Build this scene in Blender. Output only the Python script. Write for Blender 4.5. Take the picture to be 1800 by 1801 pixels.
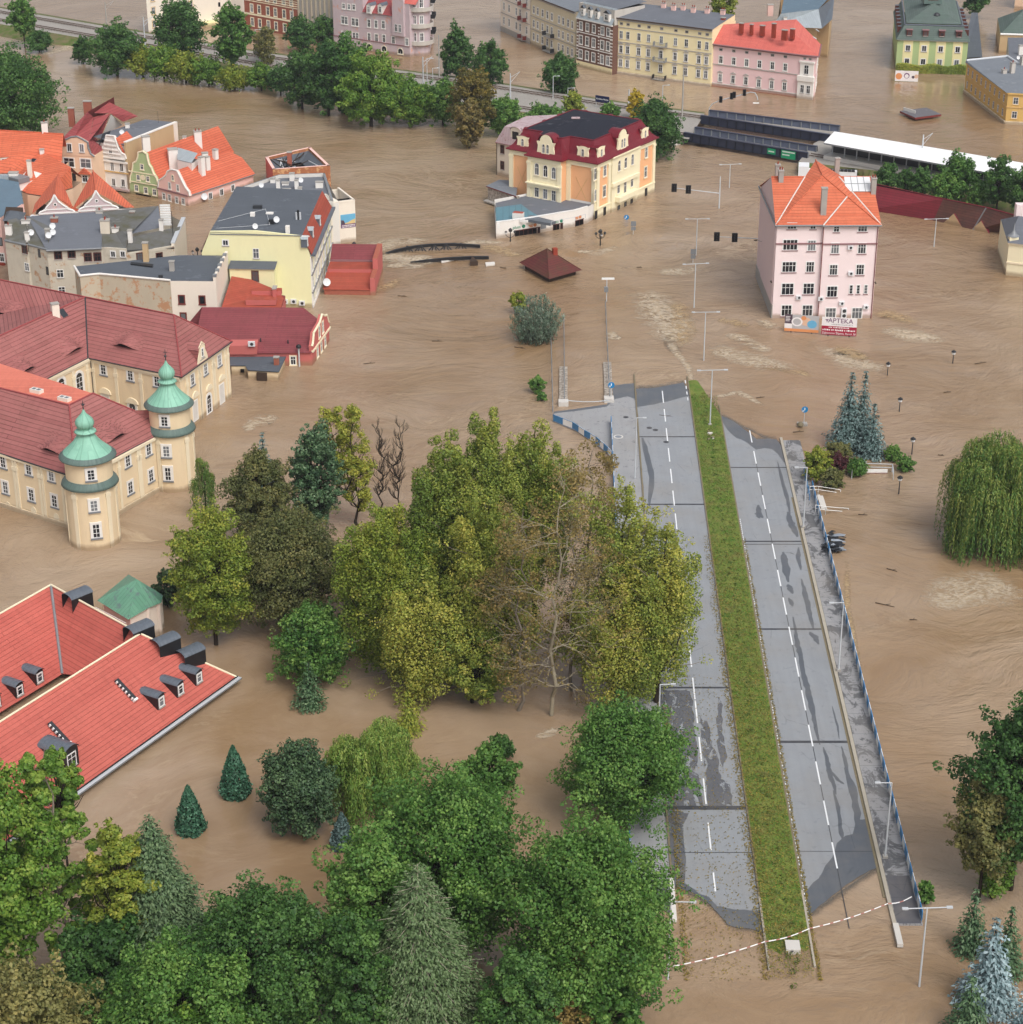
import bpy, bmesh, math, random
import numpy as np
from mathutils import Vector, Matrix
random.seed(7)
for _o in list(bpy.data.objects):
 bpy.data.objects.remove(_o, do_unlink=True)
SC = bpy.context.scene
COL = SC.collection
R = math.radians
# camera
CAM_H, PITCH, FPX = 120.0, R(25), 3650.0
cam = bpy.data.cameras.new("camera")
cam.sensor_fit = 'VERTICAL'
cam.sensor_height = 36.0
cam.lens = 36.0 * FPX / 1801.0
cam.clip_start = 1.0
cam.clip_end = 20000.0
cam_ob = bpy.data.objects.new("camera", cam)
cam_ob.location = (0, 0, CAM_H)
cam_ob.rotation_euler = (R(90) - PITCH, 0, 0)
COL.objects.link(cam_ob)
SC.camera = cam_ob
# sky, sun, exposure
SUN_EL, SUN_AZ = R(52), R(150)
world = bpy.data.worlds.new("World")
SC.world = world
world.use_nodes = True
wn, wl_ = world.node_tree.nodes, world.node_tree.links
wn.clear()
sky = wn.new('ShaderNodeTexSky')
sky.sky_type = 'NISHITA'
sky.sun_disc = False
sky.sun_elevation = SUN_EL
sky.sun_rotation = SUN_AZ
sky.air_density = 1.0
sky.dust_density = 6.0
sky.ozone_density = 1.0
hs = wn.new('ShaderNodeHueSaturation')
hs.inputs['Saturation'].default_value = 0.34
bg = wn.new('ShaderNodeBackground')
bg.inputs['Strength'].default_value = 0.15
wo = wn.new('ShaderNodeOutputWorld')
wl_.new(sky.outputs[0], hs.inputs['Color'])
wl_.new(hs.outputs[0], bg.inputs['Color'])
wl_.new(bg.outputs[0], wo.inputs['Surface'])
sun = bpy.data.lights.new("sun", 'SUN')
sun.energy = 0.7
sun.angle = R(24)
sun.color = (1.0, 0.965, 0.92)
sun_ob = bpy.data.objects.new("sun", sun)
sd = Vector((math.sin(SUN_AZ) * math.cos(SUN_EL), math.cos(SUN_AZ) * math.cos(SUN_EL), math.sin(SUN_EL)))
sun_ob.rotation_euler = sd.to_track_quat('Z', 'Y').to_euler()
sun_ob.location = sd * 400
COL.objects.link(sun_ob)
SC.view_settings.view_transform = 'Standard'
SC.view_settings.look = 'None'
SC.view_settings.exposure = 0.1
SC.view_settings.gamma = 1.0
SC.cycles.max_bounces = 6
SC.cycles.diffuse_bounces = 2
SC.cycles.glossy_bounces = 2
SC.cycles.transmission_bounces = 2
SC.cycles.transparent_max_bounces = 6
# survey helpers
_S, _C = math.sin(PITCH), math.cos(PITCH)
def P(x, y, z=0.0):
 """survey a ground point: sight line through photograph pixel (x, y) met at height z"""
 a = (x - 900.0) / FPX; b = -(y - 900.5) / FPX
 d = (a, b * _S + _C, b * _C - _S)
 t = (z - CAM_H) / d[2]
 return Vector((d[0] * t, d[1] * t, z))
def ZAT(X, Y, ypx):
 """height above the point X, Y at which the sight line of row ypx passes"""
 b = -(ypx - 900.5) / FPX
 return CAM_H + Y * (b * _C - _S) / (b * _S + _C)
def HT(x, y, ytop, z0=0.0):
 p = P(x, y, z0)
 return ZAT(p.x, p.y, ytop)
def MPP(x, y):
 """metres per photograph pixel (across) at water point x, y"""
 return (P(x + 1, y) - P(x, y)).length
# materials
MATS = {}
def lin(r, g, b):
 def f(c):
  c /= 255.0
  return c / 12.92 if c <= 0.04045 else ((c + 0.055) / 1.055) ** 2.4
 return (f(r), f(g), f(b), 1.0)
def sc(c, k):
 return (c[0] * k, c[1] * k, c[2] * k, 1.0)
class NT:
 def __init__(s, name):
  s.m = bpy.data.materials.new(name)
  s.m.use_nodes = True
  s.n, s.l = s.m.node_tree.nodes, s.m.node_tree.links
  s.b = s.n['Principled BSDF']
  MATS[name] = s.m
 def add(s, t, **kw):
  n = s.n.new(t)
  for k, v in kw.items():
   if k in n.inputs.keys(): n.inputs[k].default_value = v
   else: setattr(n, k, v)
  return n
 def link(s, a, b): s.l.new(a, b)
 def pos(s, scale=(1, 1, 1), uv=False):
  mp = s.add('ShaderNodeMapping')
  mp.inputs['Scale'].default_value = scale
  if uv:
   u = s.add('ShaderNodeUVMap'); s.link(u.outputs[0], mp.inputs[0])
  else:
   g = s.add('ShaderNodeNewGeometry'); s.link(g.outputs['Position'], mp.inputs[0])
  return mp.outputs[0]
 def noise(s, scale, detail=4, rough=0.6, vec=None, dist=0.0):
  n = s.add('ShaderNodeTexNoise', Scale=scale, Detail=detail, Roughness=rough, Distortion=dist)
  s.link(vec if vec is not None else s.pos(), n.inputs['Vector'])
  return n.outputs['Fac']
 def ramp(s, fac, a, b, ca=(0, 0, 0, 1), cb=(1, 1, 1, 1)):
  r = s.add('ShaderNodeValToRGB')
  r.color_ramp.elements[0].position = a; r.color_ramp.elements[1].position = b
  r.color_ramp.elements[0].color = ca; r.color_ramp.elements[1].color = cb
  s.link(fac, r.inputs[0])
  return r.outputs[0]
 def mix(s, fac, a, b, mode='MIX'):
  x = s.add('ShaderNodeMix', data_type='RGBA', blend_type=mode)
  for sock, v in ((x.inputs[0], fac), (x.inputs[6], a), (x.inputs[7], b)):
   if hasattr(v, 'is_output'): s.link(v, sock)
   else: sock.default_value = v
  return x.outputs[2]
 def math(s, op, a, b=0.0):
  x = s.add('ShaderNodeMath', operation=op)
  for sock, v in ((x.inputs[0], a), (x.inputs[1], b)):
   if hasattr(v, 'is_output'): s.link(v, sock)
   else: sock.default_value = v
  return x.outputs[0]
 def bump(s, h, strength=0.3, dist=0.1, normal=None):
  x = s.add('ShaderNodeBump', Strength=strength, Distance=dist)
  s.link(h, x.inputs['Height'])
  if normal is not None: s.link(normal, x.inputs['Normal'])
  s.link(x.outputs[0], s.b.inputs['Normal'])
  return x.outputs[0]
 def out(s, col, rough=0.8, spec=0.3, metal=0.0):
  if hasattr(col, 'is_output'): s.link(col, s.b.inputs['Base Color'])
  else: s.b.inputs['Base Color'].default_value = col
  if hasattr(rough, 'is_output'): s.link(rough, s.b.inputs['Roughness'])
  else: s.b.inputs['Roughness'].default_value = rough
  s.b.inputs['Specular IOR Level'].default_value = spec
  s.b.inputs['Metallic'].default_value = metal
  return s.m
def plain(name, rgb, rough=0.7, spec=0.3, var=0.12, metal=0.0, scale=1.5):
 t = NT(name); c = lin(*rgb)
 n = t.noise(scale, 4)
 return t.out(t.mix(n, sc(c, 1 - var), sc(c, 1 + var)), rough, spec, metal)
def plaster(name, rgb, stain=0.25, var=0.1, dirty=(120, 104, 82), patch=None, patch_amt=0.0):
 t = NT(name); c = lin(*rgb)
 big = t.noise(0.22, 5, 0.6)
 col = t.mix(big, sc(c, 1 - var), sc(c, 1 + var * 0.6))
 fine = t.noise(6.0, 3)
 col = t.mix(t.math('MULTIPLY', fine, 0.25), col, sc(c, 0.82))
 streak = t.noise(1.0, 6, 0.7, t.pos((0.9, 0.3, 1), uv=True))
 col = t.mix(t.math('MULTIPLY', t.math('MULTIPLY', t.ramp(streak, 0.46, 0.8), t.ramp(big, .35, .7)), stain), col, lin(*dirty))
 if patch:
  pn = t.noise(0.55, 6, 0.72)
  col = t.mix(t.ramp(pn, 0.60 - patch_amt, 0.66 - patch_amt), col, lin(*patch))
 # mud left just above the flood line
 g = t.add('ShaderNodeNewGeometry'); sep = t.add('ShaderNodeSeparateXYZ'); t.link(g.outputs['Position'], sep.inputs[0])
 wob = t.math('ADD', sep.outputs[2], t.math('MULTIPLY', t.noise(0.8, 4), -0.8))
 col = t.mix(t.math('MULTIPLY', t.ramp(wob, -0.1, 0.6, (1, 1, 1, 1), (0, 0, 0, 1)), 0.7), col, lin(146, 120, 92))
 t.bump(fine, 0.15, 0.05)
 return t.out(col, 0.9, 0.15)
def tiles(name, rgb, rgb2, w=0.34, h=0.55, mortar=0.045, moss=0.0, mossrgb=(70, 68, 50), line=0.45, rough=0.75):
 t = NT(name); c1, c2 = lin(*rgb), lin(*rgb2)
 br = t.add('ShaderNodeTexBrick', Scale=1.0)
 br.offset = 0.5
 br.inputs['Color1'].default_value = c1
 br.inputs['Color2'].default_value = c2
 br.inputs['Mortar'].default_value = sc(c1, line)
 br.inputs['Mortar Size'].default_value = mortar
 br.inputs['Mortar Smooth'].default_value = 0.6
 br.inputs['Brick Width'].default_value = 40.0
 br.inputs['Row Height'].default_value = h
 uv = t.add('ShaderNodeUVMap'); t.link(uv.outputs[0], br.inputs['Vector'])
 big = t.noise(0.16, 5, 0.65); pt = t.noise(2.2, 4, 0.7)
 col = t.mix(t.ramp(big, 0.3, 0.75), br.outputs[0], sc(c2, 1.1))
 col = t.mix(0.5, br.outputs[0], col)
 col = t.mix(t.math('MULTIPLY', t.ramp(pt, 0.5, 0.75), 0.4), col, sc(c1, 0.7))
 st = t.noise(1.0, 5, 0.6, t.pos((1.1, 0.22, 1), uv=True))
 col = t.mix(t.math('MULTIPLY', t.ramp(st, 0.5, 0.8), 0.35), col, sc(c1, 0.6))
 if moss:
  mn = t.noise(0.35, 7, 0.7)
  col = t.mix(t.math('MULTIPLY', t.ramp(mn, 0.42, 0.62), moss), col, lin(*mossrgb))
 t.bump(br.outputs['Fac'], 0.35, -0.06)
 return t.out(col, rough, 0.25)
def seams(name, rgb, rgb2, pitch=0.6, rough=0.45, metal=0.0, spec=0.4, patch=None):
 """sheet metal laid in strips with standing seams down the slope"""
 t = NT(name); c1, c2 = lin(*rgb), lin(*rgb2)
 uv = t.pos((1.0 / pitch, 1, 1), uv=True)
 sep = t.add('ShaderNodeSeparateXYZ'); t.link(uv, sep.inputs[0])
 fr = t.math('FRACT', sep.outputs[0])
 seam = t.ramp(fr, 0.0, 0.16, (1, 1, 1, 1), (0, 0, 0, 1))
 big = t.noise(0.5, 6, 0.65)
 col = t.mix(big, c1, c2)
 wn_ = t.add('ShaderNodeTexWhiteNoise', noise_dimensions='2D')
 fl = t.add('ShaderNodeVectorMath', operation='FLOOR')
 t.link(t.pos((1.0 / pitch, 0.5, 1), uv=True), fl.inputs[0]); t.link(fl.outputs[0], wn_.inputs['Vector'])
 col = t.mix(t.math('MULTIPLY', wn_.outputs['Value'], 0.25), col, sc(c1, 0.75))
 col = t.mix(t.math('MULTIPLY', seam, 0.6), col, sc(c1, 0.5))
 if patch:
  col = t.mix(t.ramp(t.noise(0.9, 6, 0.7), 0.55, 0.62), col, lin(*patch))
 t.bump(seam, 0.6, 0.05)
 return t.out(col, rough, spec, metal)
def felt(name, rgb, moss=0.0, mossrgb=(86, 84, 58)):
 t = NT(name); c = lin(*rgb)
 n = t.noise(0.25, 6, 0.65); f = t.noise(4.0, 4)
 col = t.mix(n, sc(c, 0.78), sc(c, 1.2))
 col = t.mix(t.math('MULTIPLY', f, 0.3), col, sc(c, 0.7))
 sh = t.add('ShaderNodeTexBrick', Scale=1.0); sh.offset = 0.37
 sh.inputs['Brick Width'].default_value = 6.0; sh.inputs['Row Height'].default_value = 1.0
 sh.inputs['Mortar Size'].default_value = 0.03
 uv = t.add('ShaderNodeUVMap'); t.link(uv.outputs[0], sh.inputs['Vector'])
 col = t.mix(t.math('MULTIPLY', sh.outputs['Fac'], 0.35), col, sc(c, 0.5))
 if moss:
  col = t.mix(t.math('MULTIPLY', t.ramp(t.noise(0.3, 7, 0.7), 0.45, 0.68), moss), col, lin(*mossrgb))
 puddle = t.ramp(t.noise(0.35, 3), 0.6, 0.7, (0.75, 0.75, 0.75, 1), (0.3, 0.3, 0.3, 1))
 return t.out(col, puddle, 0.3)
def brickwork(name, rgb, rgb2, mortar=(150, 130, 110), patch=None):
 t = NT(name)
 br = t.add('ShaderNodeTexBrick', Scale=1.0)
 br.inputs['Color1'].default_value = lin(*rgb); br.inputs['Color2'].default_value = lin(*rgb2)
 br.inputs['Mortar'].default_value = lin(*mortar)
 br.inputs['Mortar Size'].default_value = 0.02
 br.inputs['Brick Width'].default_value = 0.35; br.inputs['Row Height'].default_value = 0.14
 uv = t.add('ShaderNodeUVMap'); t.link(uv.outputs[0], br.inputs['Vector'])
 col = t.mix(t.math('MULTIPLY', t.noise(0.4, 5), 0.5), br.outputs[0], sc(lin(*rgb), 0.7))
 if patch:
  col = t.mix(t.ramp(t.noise(0.7, 6, 0.7), 0.52, 0.58), col, lin(*patch))
 return t.out(col, 0.9, 0.15)
# glass: dark, glossy, with a faint curtain behind some panes
g_ = NT('window_glass')
wn2 = g_.add('ShaderNodeObjectInfo')
g_.out(g_.mix(g_.ramp(wn2.outputs['Random'], 0.55, 0.95), lin(30, 34, 40), lin(120, 124, 128)), 0.08, 0.6)
plain('white_frame', (238, 238, 236), 0.5, 0.4, 0.04)
plain('cream_trim', (240, 228, 198), 0.8, 0.2, 0.07)
plain('white_trim', (236, 232, 226), 0.8, 0.2, 0.07)
plain('grey_trim', (176, 170, 164), 0.8, 0.2, 0.1)
plain('ochre_trim', (214, 178, 120), 0.8, 0.2, 0.1)
plain('brown_frame', (92, 52, 44), 0.6, 0.3, 0.1)
plain('red_frame', (122, 52, 46), 0.6, 0.3, 0.1)
plain('mauve_trim', (146, 110, 112), 0.8, 0.2, 0.1)
plain('gutter_grey', (128, 132, 136), 0.4, 0.5, 0.1)
plain('dark_metal', (48, 50, 54), 0.5, 0.5, 0.15)
plain('black_metal', (26, 27, 30), 0.5, 0.5, 0.2)
plain('lamp_grey', (196, 200, 204), 0.4, 0.5, 0.05)
plain('white_paint', (240, 240, 238), 0.55, 0.4, 0.04)
plain('white_dirty', (218, 214, 208), 0.8, 0.2, 0.1)
plain('concrete', (168, 164, 158), 0.9, 0.2, 0.15, scale=0.8)
plain('pale_concrete', (206, 202, 196), 0.9, 0.2, 0.1, scale=0.8)
plain('brick_red', (150, 66, 50), 0.9, 0.15, 0.2)
plain('blue_paint', (66, 128, 178), 0.5, 0.4, 0.1)
plain('sign_blue', (22, 128, 190), 0.4, 0.4, 0.03)
plain('sign_green', (20, 148, 104), 0.4, 0.4, 0.03)
plain('sign_navy', (28, 36, 74), 0.4, 0.4, 0.03)
plain('wood_dark', (70, 56, 46), 0.8, 0.2, 0.2)
plain('shade_black', (22, 20, 20), 0.9, 0.1, 0.2)
plain('dish_white', (222, 224, 226), 0.4, 0.4, 0.04)
M = MATS
# mesh builder
WL = {}
def wloc(o): return WL.get(o.name, VZ(0))
class MB:
 def __init__(s):
  s.v, s.f, s.fm, s.mats, s.sm = [], [], [], [], []
 def mi(s, m):
  if isinstance(m, str): m = MATS[m]
  if m not in s.mats: s.mats.append(m)
  return s.mats.index(m)
 def poly(s, pts, m, smooth=False):
  i = len(s.v)
  s.v.extend(Vector(p) for p in pts)
  s.f.append(tuple(range(i, i + len(pts)))); s.fm.append(s.mi(m)); s.sm.append(smooth)
 def quadmesh(s, rows, m, smooth=True, close=False):
  """rows: list of equally long point lists"""
  i = len(s.v); n = len(rows[0]); k = s.mi(m)
  for r_ in rows: s.v.extend(Vector(p) for p in r_)
  for a in range(len(rows) - 1):
   for b in range(n if close else n - 1):
    b2 = (b + 1) % n
    s.f.append((i + a * n + b, i + a * n + b2, i + (a + 1) * n + b2, i + (a + 1) * n + b))
    s.fm.append(k); s.sm.append(smooth)
 def box(s, o, ax, ay, az, m, top=None):
  o, ax, ay, az = Vector(o), Vector(ax), Vector(ay), Vector(az)
  if ax.cross(ay).dot(az) < 0: ax, ay = ay, ax
  p = [o, o + ax, o + ax + ay, o + ay]; q = [x + az for x in p]
  s.poly(p[::-1], m); s.poly(q, top or m)
  for i in range(4):
   j = (i + 1) % 4
   s.poly([p[i], p[j], q[j], q[i]], m)
 def cbox(s, c, sx, sy, sz, m, rot=0.0, top=None):
  """box centred in plan on c, standing on c.z"""
  a = Vector((math.cos(rot), math.sin(rot), 0)); b = Vector((-a.y, a.x, 0))
  s.box(Vector(c) - a * sx / 2 - b * sy / 2, a * sx, b * sy, (0, 0, sz), m, top)
 def prism(s, poly, z0, z1, m, top=None, bottom=False):
  poly = [Vector((p[0], p[1], 0)) for p in poly]
  ar = sum(poly[i].x * poly[(i + 1) % len(poly)].y - poly[(i + 1) % len(poly)].x * poly[i].y for i in range(len(poly)))
  if ar < 0: poly = poly[::-1]
  n = len(poly)
  for i in range(n):
   a, b = poly[i], poly[(i + 1) % n]
   s.poly([(a.x, a.y, z0), (b.x, b.y, z0), (b.x, b.y, z1), (a.x, a.y, z1)], m)
  if top is not False: s.poly([(p.x, p.y, z1) for p in poly], top or m)
  if bottom: s.poly([(p.x, p.y, z0) for p in poly[::-1]], m)
 def tube(s, p0, p1, r0, r1=None, m=None, n=6, caps=True):
  p0, p1 = Vector(p0), Vector(p1)
  r1 = r0 if r1 is None else r1
  d = (p1 - p0)
  if d.length < 1e-6: return
  d.normalize()
  a = d.orthogonal().normalized(); b = d.cross(a)
  ring = lambda p, r_: [p + (a * math.cos(2 * math.pi * i / n) + b * math.sin(2 * math.pi * i / n)) * r_ for i in range(n)]
  A, B = ring(p0, r0), ring(p1, r1)
  s.quadmesh([A, B], m, True, True)
  if caps:
   s.poly(A[::-1], m); s.poly(B, m)
 def path(s, pts, r_, m, n=5):
  for a, b in zip(pts[:-1], pts[1:]): s.tube(a, b, r_, r_, m, n)
 def lathe(s, c, prof, m, n=16, smooth=True):
  """prof: list of (radius, z) from the bottom up"""
  c = Vector(c)
  rows = [[c + Vector((r_ * math.cos(2 * math.pi * i / n), r_ * math.sin(2 * math.pi * i / n), z)) for i in range(n)] for r_, z in prof]
  s.quadmesh(rows, m, smooth, True)
  if prof[0][0] > 1e-3: s.poly(rows[0][::-1], m)
  if prof[-1][0] > 1e-3: s.poly(rows[-1], m)
 def build(s, name, parent=None, label=None, off=None):
  me = bpy.data.meshes.new(name)
  o = bpy.data.objects.new(name, me)
  base = wloc(parent) if parent is not None else (off or VZ(0))
  me.from_pydata([v - base for v in s.v], [], s.f)
  for m in s.mats: me.materials.append(m)
  nf = len(s.f)
  me.polygons.foreach_set('material_index', s.fm)
  me.polygons.foreach_set('use_smooth', s.sm)
  uvl = me.uv_layers.new(name='UVMap')
  uv = np.zeros((len(me.loops), 2), dtype=np.float32)
  Z = VZ(1)
  for p in me.polygons:
   nrm = p.normal
   h = Z.cross(nrm)
   if h.length < 0.05: h = Vector((1, 0, 0))
   h.normalize(); t = nrm.cross(h)
   for li, vi in zip(p.loop_indices, p.vertices):
    co = me.vertices[vi].co
    uv[li] = (co.dot(h), co.dot(t))
  uvl.data.foreach_set('uv', uv.ravel())
  COL.objects.link(o)
  WL[o.name] = Vector(base)
  if parent is not None: o.parent = parent
  else: o.location = base
  if label: o['label'] = label
  return o
def tag(o, label, cat, group=None):
 o['label'] = label; o['category'] = cat
 if group: o['group'] = group
 return o
def thing(name, label, cat, loc=(0, 0, 0), group=None):
 o = bpy.data.objects.new(name, None)
 o.empty_display_size = 0.5
 o.location = loc
 COL.objects.link(o)
 WL[o.name] = Vector(loc)
 return tag(o, label, cat, group)
def struct(o, kind='structure'):
 o['kind'] = kind
 return o
def copy_tree(o, parent=None):
 c = o.copy(); COL.objects.link(c)
 if parent is not None: c.parent = parent
 for ch in list(o.children): copy_tree(ch, c)
 return c
def VZ(z): return Vector((0, 0, z))
def V2(v): return Vector((v.x, v.y, 0))
# facades and windows
class Fac:
 """a vertical wall plane from A to B, A on the left seen from outside"""
 def __init__(s, A, B):
  s.A = Vector((A[0], A[1], 0)); s.B = Vector((B[0], B[1], 0))
  s.L = (s.B - s.A).length
  s.d = (s.B - s.A).normalized()
  s.n = Vector((s.d.y, -s.d.x, 0))
  s.ang = math.atan2(s.d.y, s.d.x)
 def hit(s, x, y):
  a = (x - 900.0) / FPX; b = -(y - 900.5) / FPX
  d = Vector((a, b * _S + _C, b * _C - _S)); c = VZ(CAM_H)
  t = (s.A - c).dot(s.n) / d.dot(s.n)
  p = c + d * t
  return (p - s.A).dot(s.d), p.z
 def pt(s, u, z, off=0.0):
  p = s.A + s.d * u + s.n * off
  return Vector((p.x, p.y, z))
 def slab(s, mb, u0, u1, z0, z1, off, m, base=-0.05):
  mb.box(s.pt(u0, z0, base), s.d * (u1 - u0), s.n * (off - base), (0, 0, z1 - z0), m)
 def shape(s, mb, uz, off, m, base=-0.05):
  """extrude an outline given in wall coordinates"""
  f = [s.pt(u, z, off) for u, z in uz]; b = [s.pt(u, z, base) for u, z in uz]
  ar = sum(uz[i][0] * uz[(i + 1) % len(uz)][1] - uz[(i + 1) % len(uz)][0] * uz[i][1] for i in range(len(uz)))
  if ar < 0: f, b = f[::-1], b[::-1]
  mb.poly(f, m); mb.poly(b[::-1], m)
  n = len(f)
  for i in range(n):
   j = (i + 1) % n
   mb.poly([b[i], b[j], f[j], f[i]], m)
STY = dict(
 white=(0.13, 'white_trim', 'white_frame', 2, 2, 'white_trim', 0, 0),
 bare=(0.0, None, 'white_frame', 2, 2, 'grey_trim', 0, 0),
 pink3=(0.06, 'white_frame', 'white_frame', 3, 2, 'mauve_trim', 0, 0),
 pink4=(0.06, 'white_frame', 'white_frame', 4, 2, 'mauve_trim', 0, 0),
 pink2=(0.06, 'white_frame', 'white_frame', 2, 2, 'mauve_trim', 0, 0),
 pink1=(0.06, 'white_frame', 'white_frame', 1, 3, 'mauve_trim', 0, 0),
 castle=(0.24, 'white_trim', 'white_frame', 2, 3, 'gutter_grey', 0, 0),
 castlearch=(0.34, 'white_trim', 'white_frame', 2, 4, None, 1, 0),
 cream=(0.16, 'cream_trim', 'white_frame', 2, 2, 'cream_trim', 0, 0),
 creamarch=(0.14, 'cream_trim', 'white_frame', 2, 2, 'cream_trim', 1, 0),
 ochre=(0.14, 'ochre_trim', 'white_frame', 2, 2, 'ochre_trim', 0, 0),
 hood=(0.14, 'white_trim', 'white_frame', 2, 2, 'grey_trim', 0, 1),
 plainw=(0.10, 'white_frame', 'white_frame', 2, 1, 'grey_trim', 0, 0),
 dark=(0.10, 'brown_frame', 'brown_frame', 2, 2, 'grey_trim', 0, 0),
 red=(0.14, 'red_frame', 'brown_frame', 1, 1, 'red_frame', 0, 0),
 black=(0.0, None, 'shade_black', 1, 1, None, 0, 0),
 attic=(0.06, 'grey_trim', 'grey_trim', 2, 1, None, 0, 0),
 slit=(0.08, 'white_frame', 'white_frame', 1, 2, 'grey_trim', 0, 0),
 blind=(0.2, 'white_trim', 'white_dirty', 1, 1, None, 0, 0),
 green=(0.12, 'cream_trim', 'white_frame', 2, 2, 'cream_trim', 0, 0),
)
WCACHE = {}
def _win_meshes(w, h, sty):
 key = (w, h, sty)
 if key in WCACHE: return WCACHE[key]
 tw, tm, fm, cols, rows, sill, arch, hood = STY[sty]
 F = MB(); G = MB()
 def bx(mb, x0, x1, z0, z1, y, m, y1=0.03): mb.box((x0, y1, z0), (x1 - x0, 0, 0), (0, -y - y1, 0), (0, 0, z1 - z0), m)
 hw = w / 2; zt = h / 2 - (hw if arch else 0)
 fw = min(0.10, 0.09 * w + 0.02)
 if tm:
  bx(F, -hw - tw, -hw, -h / 2 - tw * 0.5, zt, 0.07, tm); bx(F, hw, hw + tw, -h / 2 - tw * 0.5, zt, 0.07, tm)
  if not arch: bx(F, -hw - tw, hw + tw, zt, zt + tw, 0.072, tm)
  if not sill: bx(F, -hw, hw, -h / 2 - tw * 0.5, -h / 2, 0.07, tm)
 if arch:
  n = 10
  a = [(math.cos(math.pi * i / n), math.sin(math.pi * i / n)) for i in range(n + 1)]
  for r0, r1, y, m in ((hw, hw + max(tw, 0.08), 0.074, tm or fm), (hw - fw, hw, 0.05, fm)):
   for i in range(n):
    q = [(a[i][0] * r0, zt + a[i][1] * r0), (a[i][0] * r1, zt + a[i][1] * r1), (a[i + 1][0] * r1, zt + a[i + 1][1] * r1), (a[i + 1][0] * r0, zt + a[i + 1][1] * r0)]
    F.poly([(x, -y, z) for x, z in q][::-1], m)
    F.poly([(q[1][0], -y, q[1][1]), (q[1][0], 0.03, q[1][1]), (q[2][0], 0.03, q[2][1]), (q[2][0], -y, q[2][1])], m)
  G.poly([(-hw, -0.02, zt)] + [(-x * hw, -0.02, zt + z * hw) for x, z in a[1:-1]] + [(hw, -0.02, zt)], 'window_glass')
  G.f[-1] = G.f[-1][::-1]
 bx(F, -hw, -hw + fw, -h / 2, zt, 0.05, fm); bx(F, hw - fw, hw, -h / 2, zt, 0.05, fm)
 bx(F, -hw + fw, hw - fw, -h / 2, -h / 2 + fw, 0.05, fm)
 if not arch: bx(F, -hw + fw, hw - fw, zt - fw, zt, 0.05, fm)
 bw = fw * 0.62
 for c in range(1, cols):
  x = -hw + w * c / cols
  bx(F, x - bw / 2, x + bw / 2, -h / 2 + fw, zt - (0 if arch else fw), 0.045, fm)
 for r_ in range(1, rows):
  z = -h / 2 + h * ((0.62 if rows == 2 else r_ / rows))
  if z < zt: bx(F, -hw + fw, hw - fw, z - bw / 2, z + bw / 2, 0.042, fm)
 if sill: bx(F, -hw - tw - 0.06, hw + tw + 0.06, -h / 2 - tw * 0.5 - 0.11, -h / 2 - 0.002, 0.14, sill)
 if hood:
  z = zt + tw + 0.22
  bx(F, -hw - tw - 0.12, hw + tw + 0.12, z, z + 0.1, 0.2, 'grey_trim')
  F.poly([(-hw - 0.2, -0.16, z + 0.1), (hw + 0.2, -0.16, z + 0.1), (0, -0.16, z + 0.45)], 'grey_trim')
  F.poly([(-hw - 0.2, -0.16, z + 0.1), (0, -0.16, z + 0.45), (0, 0.03, z + 0.45), (-hw - 0.2, 0.03, z + 0.1)], 'grey_trim')
  F.poly([(hw + 0.2, -0.16, z + 0.1), (hw + 0.2, 0.03, z + 0.1), (0, 0.03, z + 0.45), (0, -0.16, z + 0.45)], 'grey_trim')
 G.box((-hw + 0.01, 0.02, -h / 2 + 0.01), (w - 0.02, 0, 0), (0, -0.04, 0), (0, 0, zt + h / 2 - 0.012), 'window_glass' if sty != 'blind' else 'white_dirty')
 fo = F.build('window'); go = G.build('pane')
 res = (fo.data, go.data)
 bpy.data.objects.remove(fo); bpy.data.objects.remove(go)
 WCACHE[key] = res
 return res
def q1(v): return max(0.3, round(v * 10) / 10)
def window(par, fac, u, z, w, h, sty, off=0.0, name='window'):
 fm, gm = _win_meshes(q1(w), q1(h), sty)
 o = bpy.data.objects.new(name, fm)
 o.location = fac.pt(u, z, off) - wloc(par)
 o.rotation_euler = (0, 0, fac.ang)
 o.parent = par
 COL.objects.link(o)
 g = bpy.data.objects.new('pane', gm)
 g.parent = o
 COL.objects.link(g)
 return o
def win(par, fac, x, y, w, h, sty, off=0.0):
 u, z = fac.hit(x, y)
 return window(par, fac, u, z, w, h, sty, off)
def wrow(par, fac, x0, y0, x1, y1, n, w, h, sty, off=0.0, skip=()):
 a, b = fac.hit(x0, y0), fac.hit(x1, y1)
 for i in range(n):
  if i in skip: continue
  t = i / (n - 1) if n > 1 else 0.5
  window(par, fac, a[0] + (b[0] - a[0]) * t, a[1] + (b[1] - a[1]) * t, w, h, sty, off)
def text(par, s, loc, size, ang, mat, tilt=R(90), name='lettering', align='CENTER'):
 """raised lettering lying on a vertical face"""
 cu = bpy.data.curves.new(name, 'FONT')
 cu.body = s; cu.size = size; cu.extrude = 0.012; cu.align_x = align; cu.align_y = 'CENTER'
 tmp = bpy.data.objects.new('tmp', cu); COL.objects.link(tmp)
 dg = bpy.context.evaluated_depsgraph_get()
 me = bpy.data.meshes.new_from_object(tmp.evaluated_get(dg))
 bpy.data.objects.remove(tmp)
 me.name = name; me.materials.clear(); me.materials.append(MATS[mat])
 o = bpy.data.objects.new(name, me)
 o.rotation_euler = (tilt, 0, ang)
 o.location = Vector(loc) - wloc(par)
 o.parent = par
 COL.objects.link(o)
 return o
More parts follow.
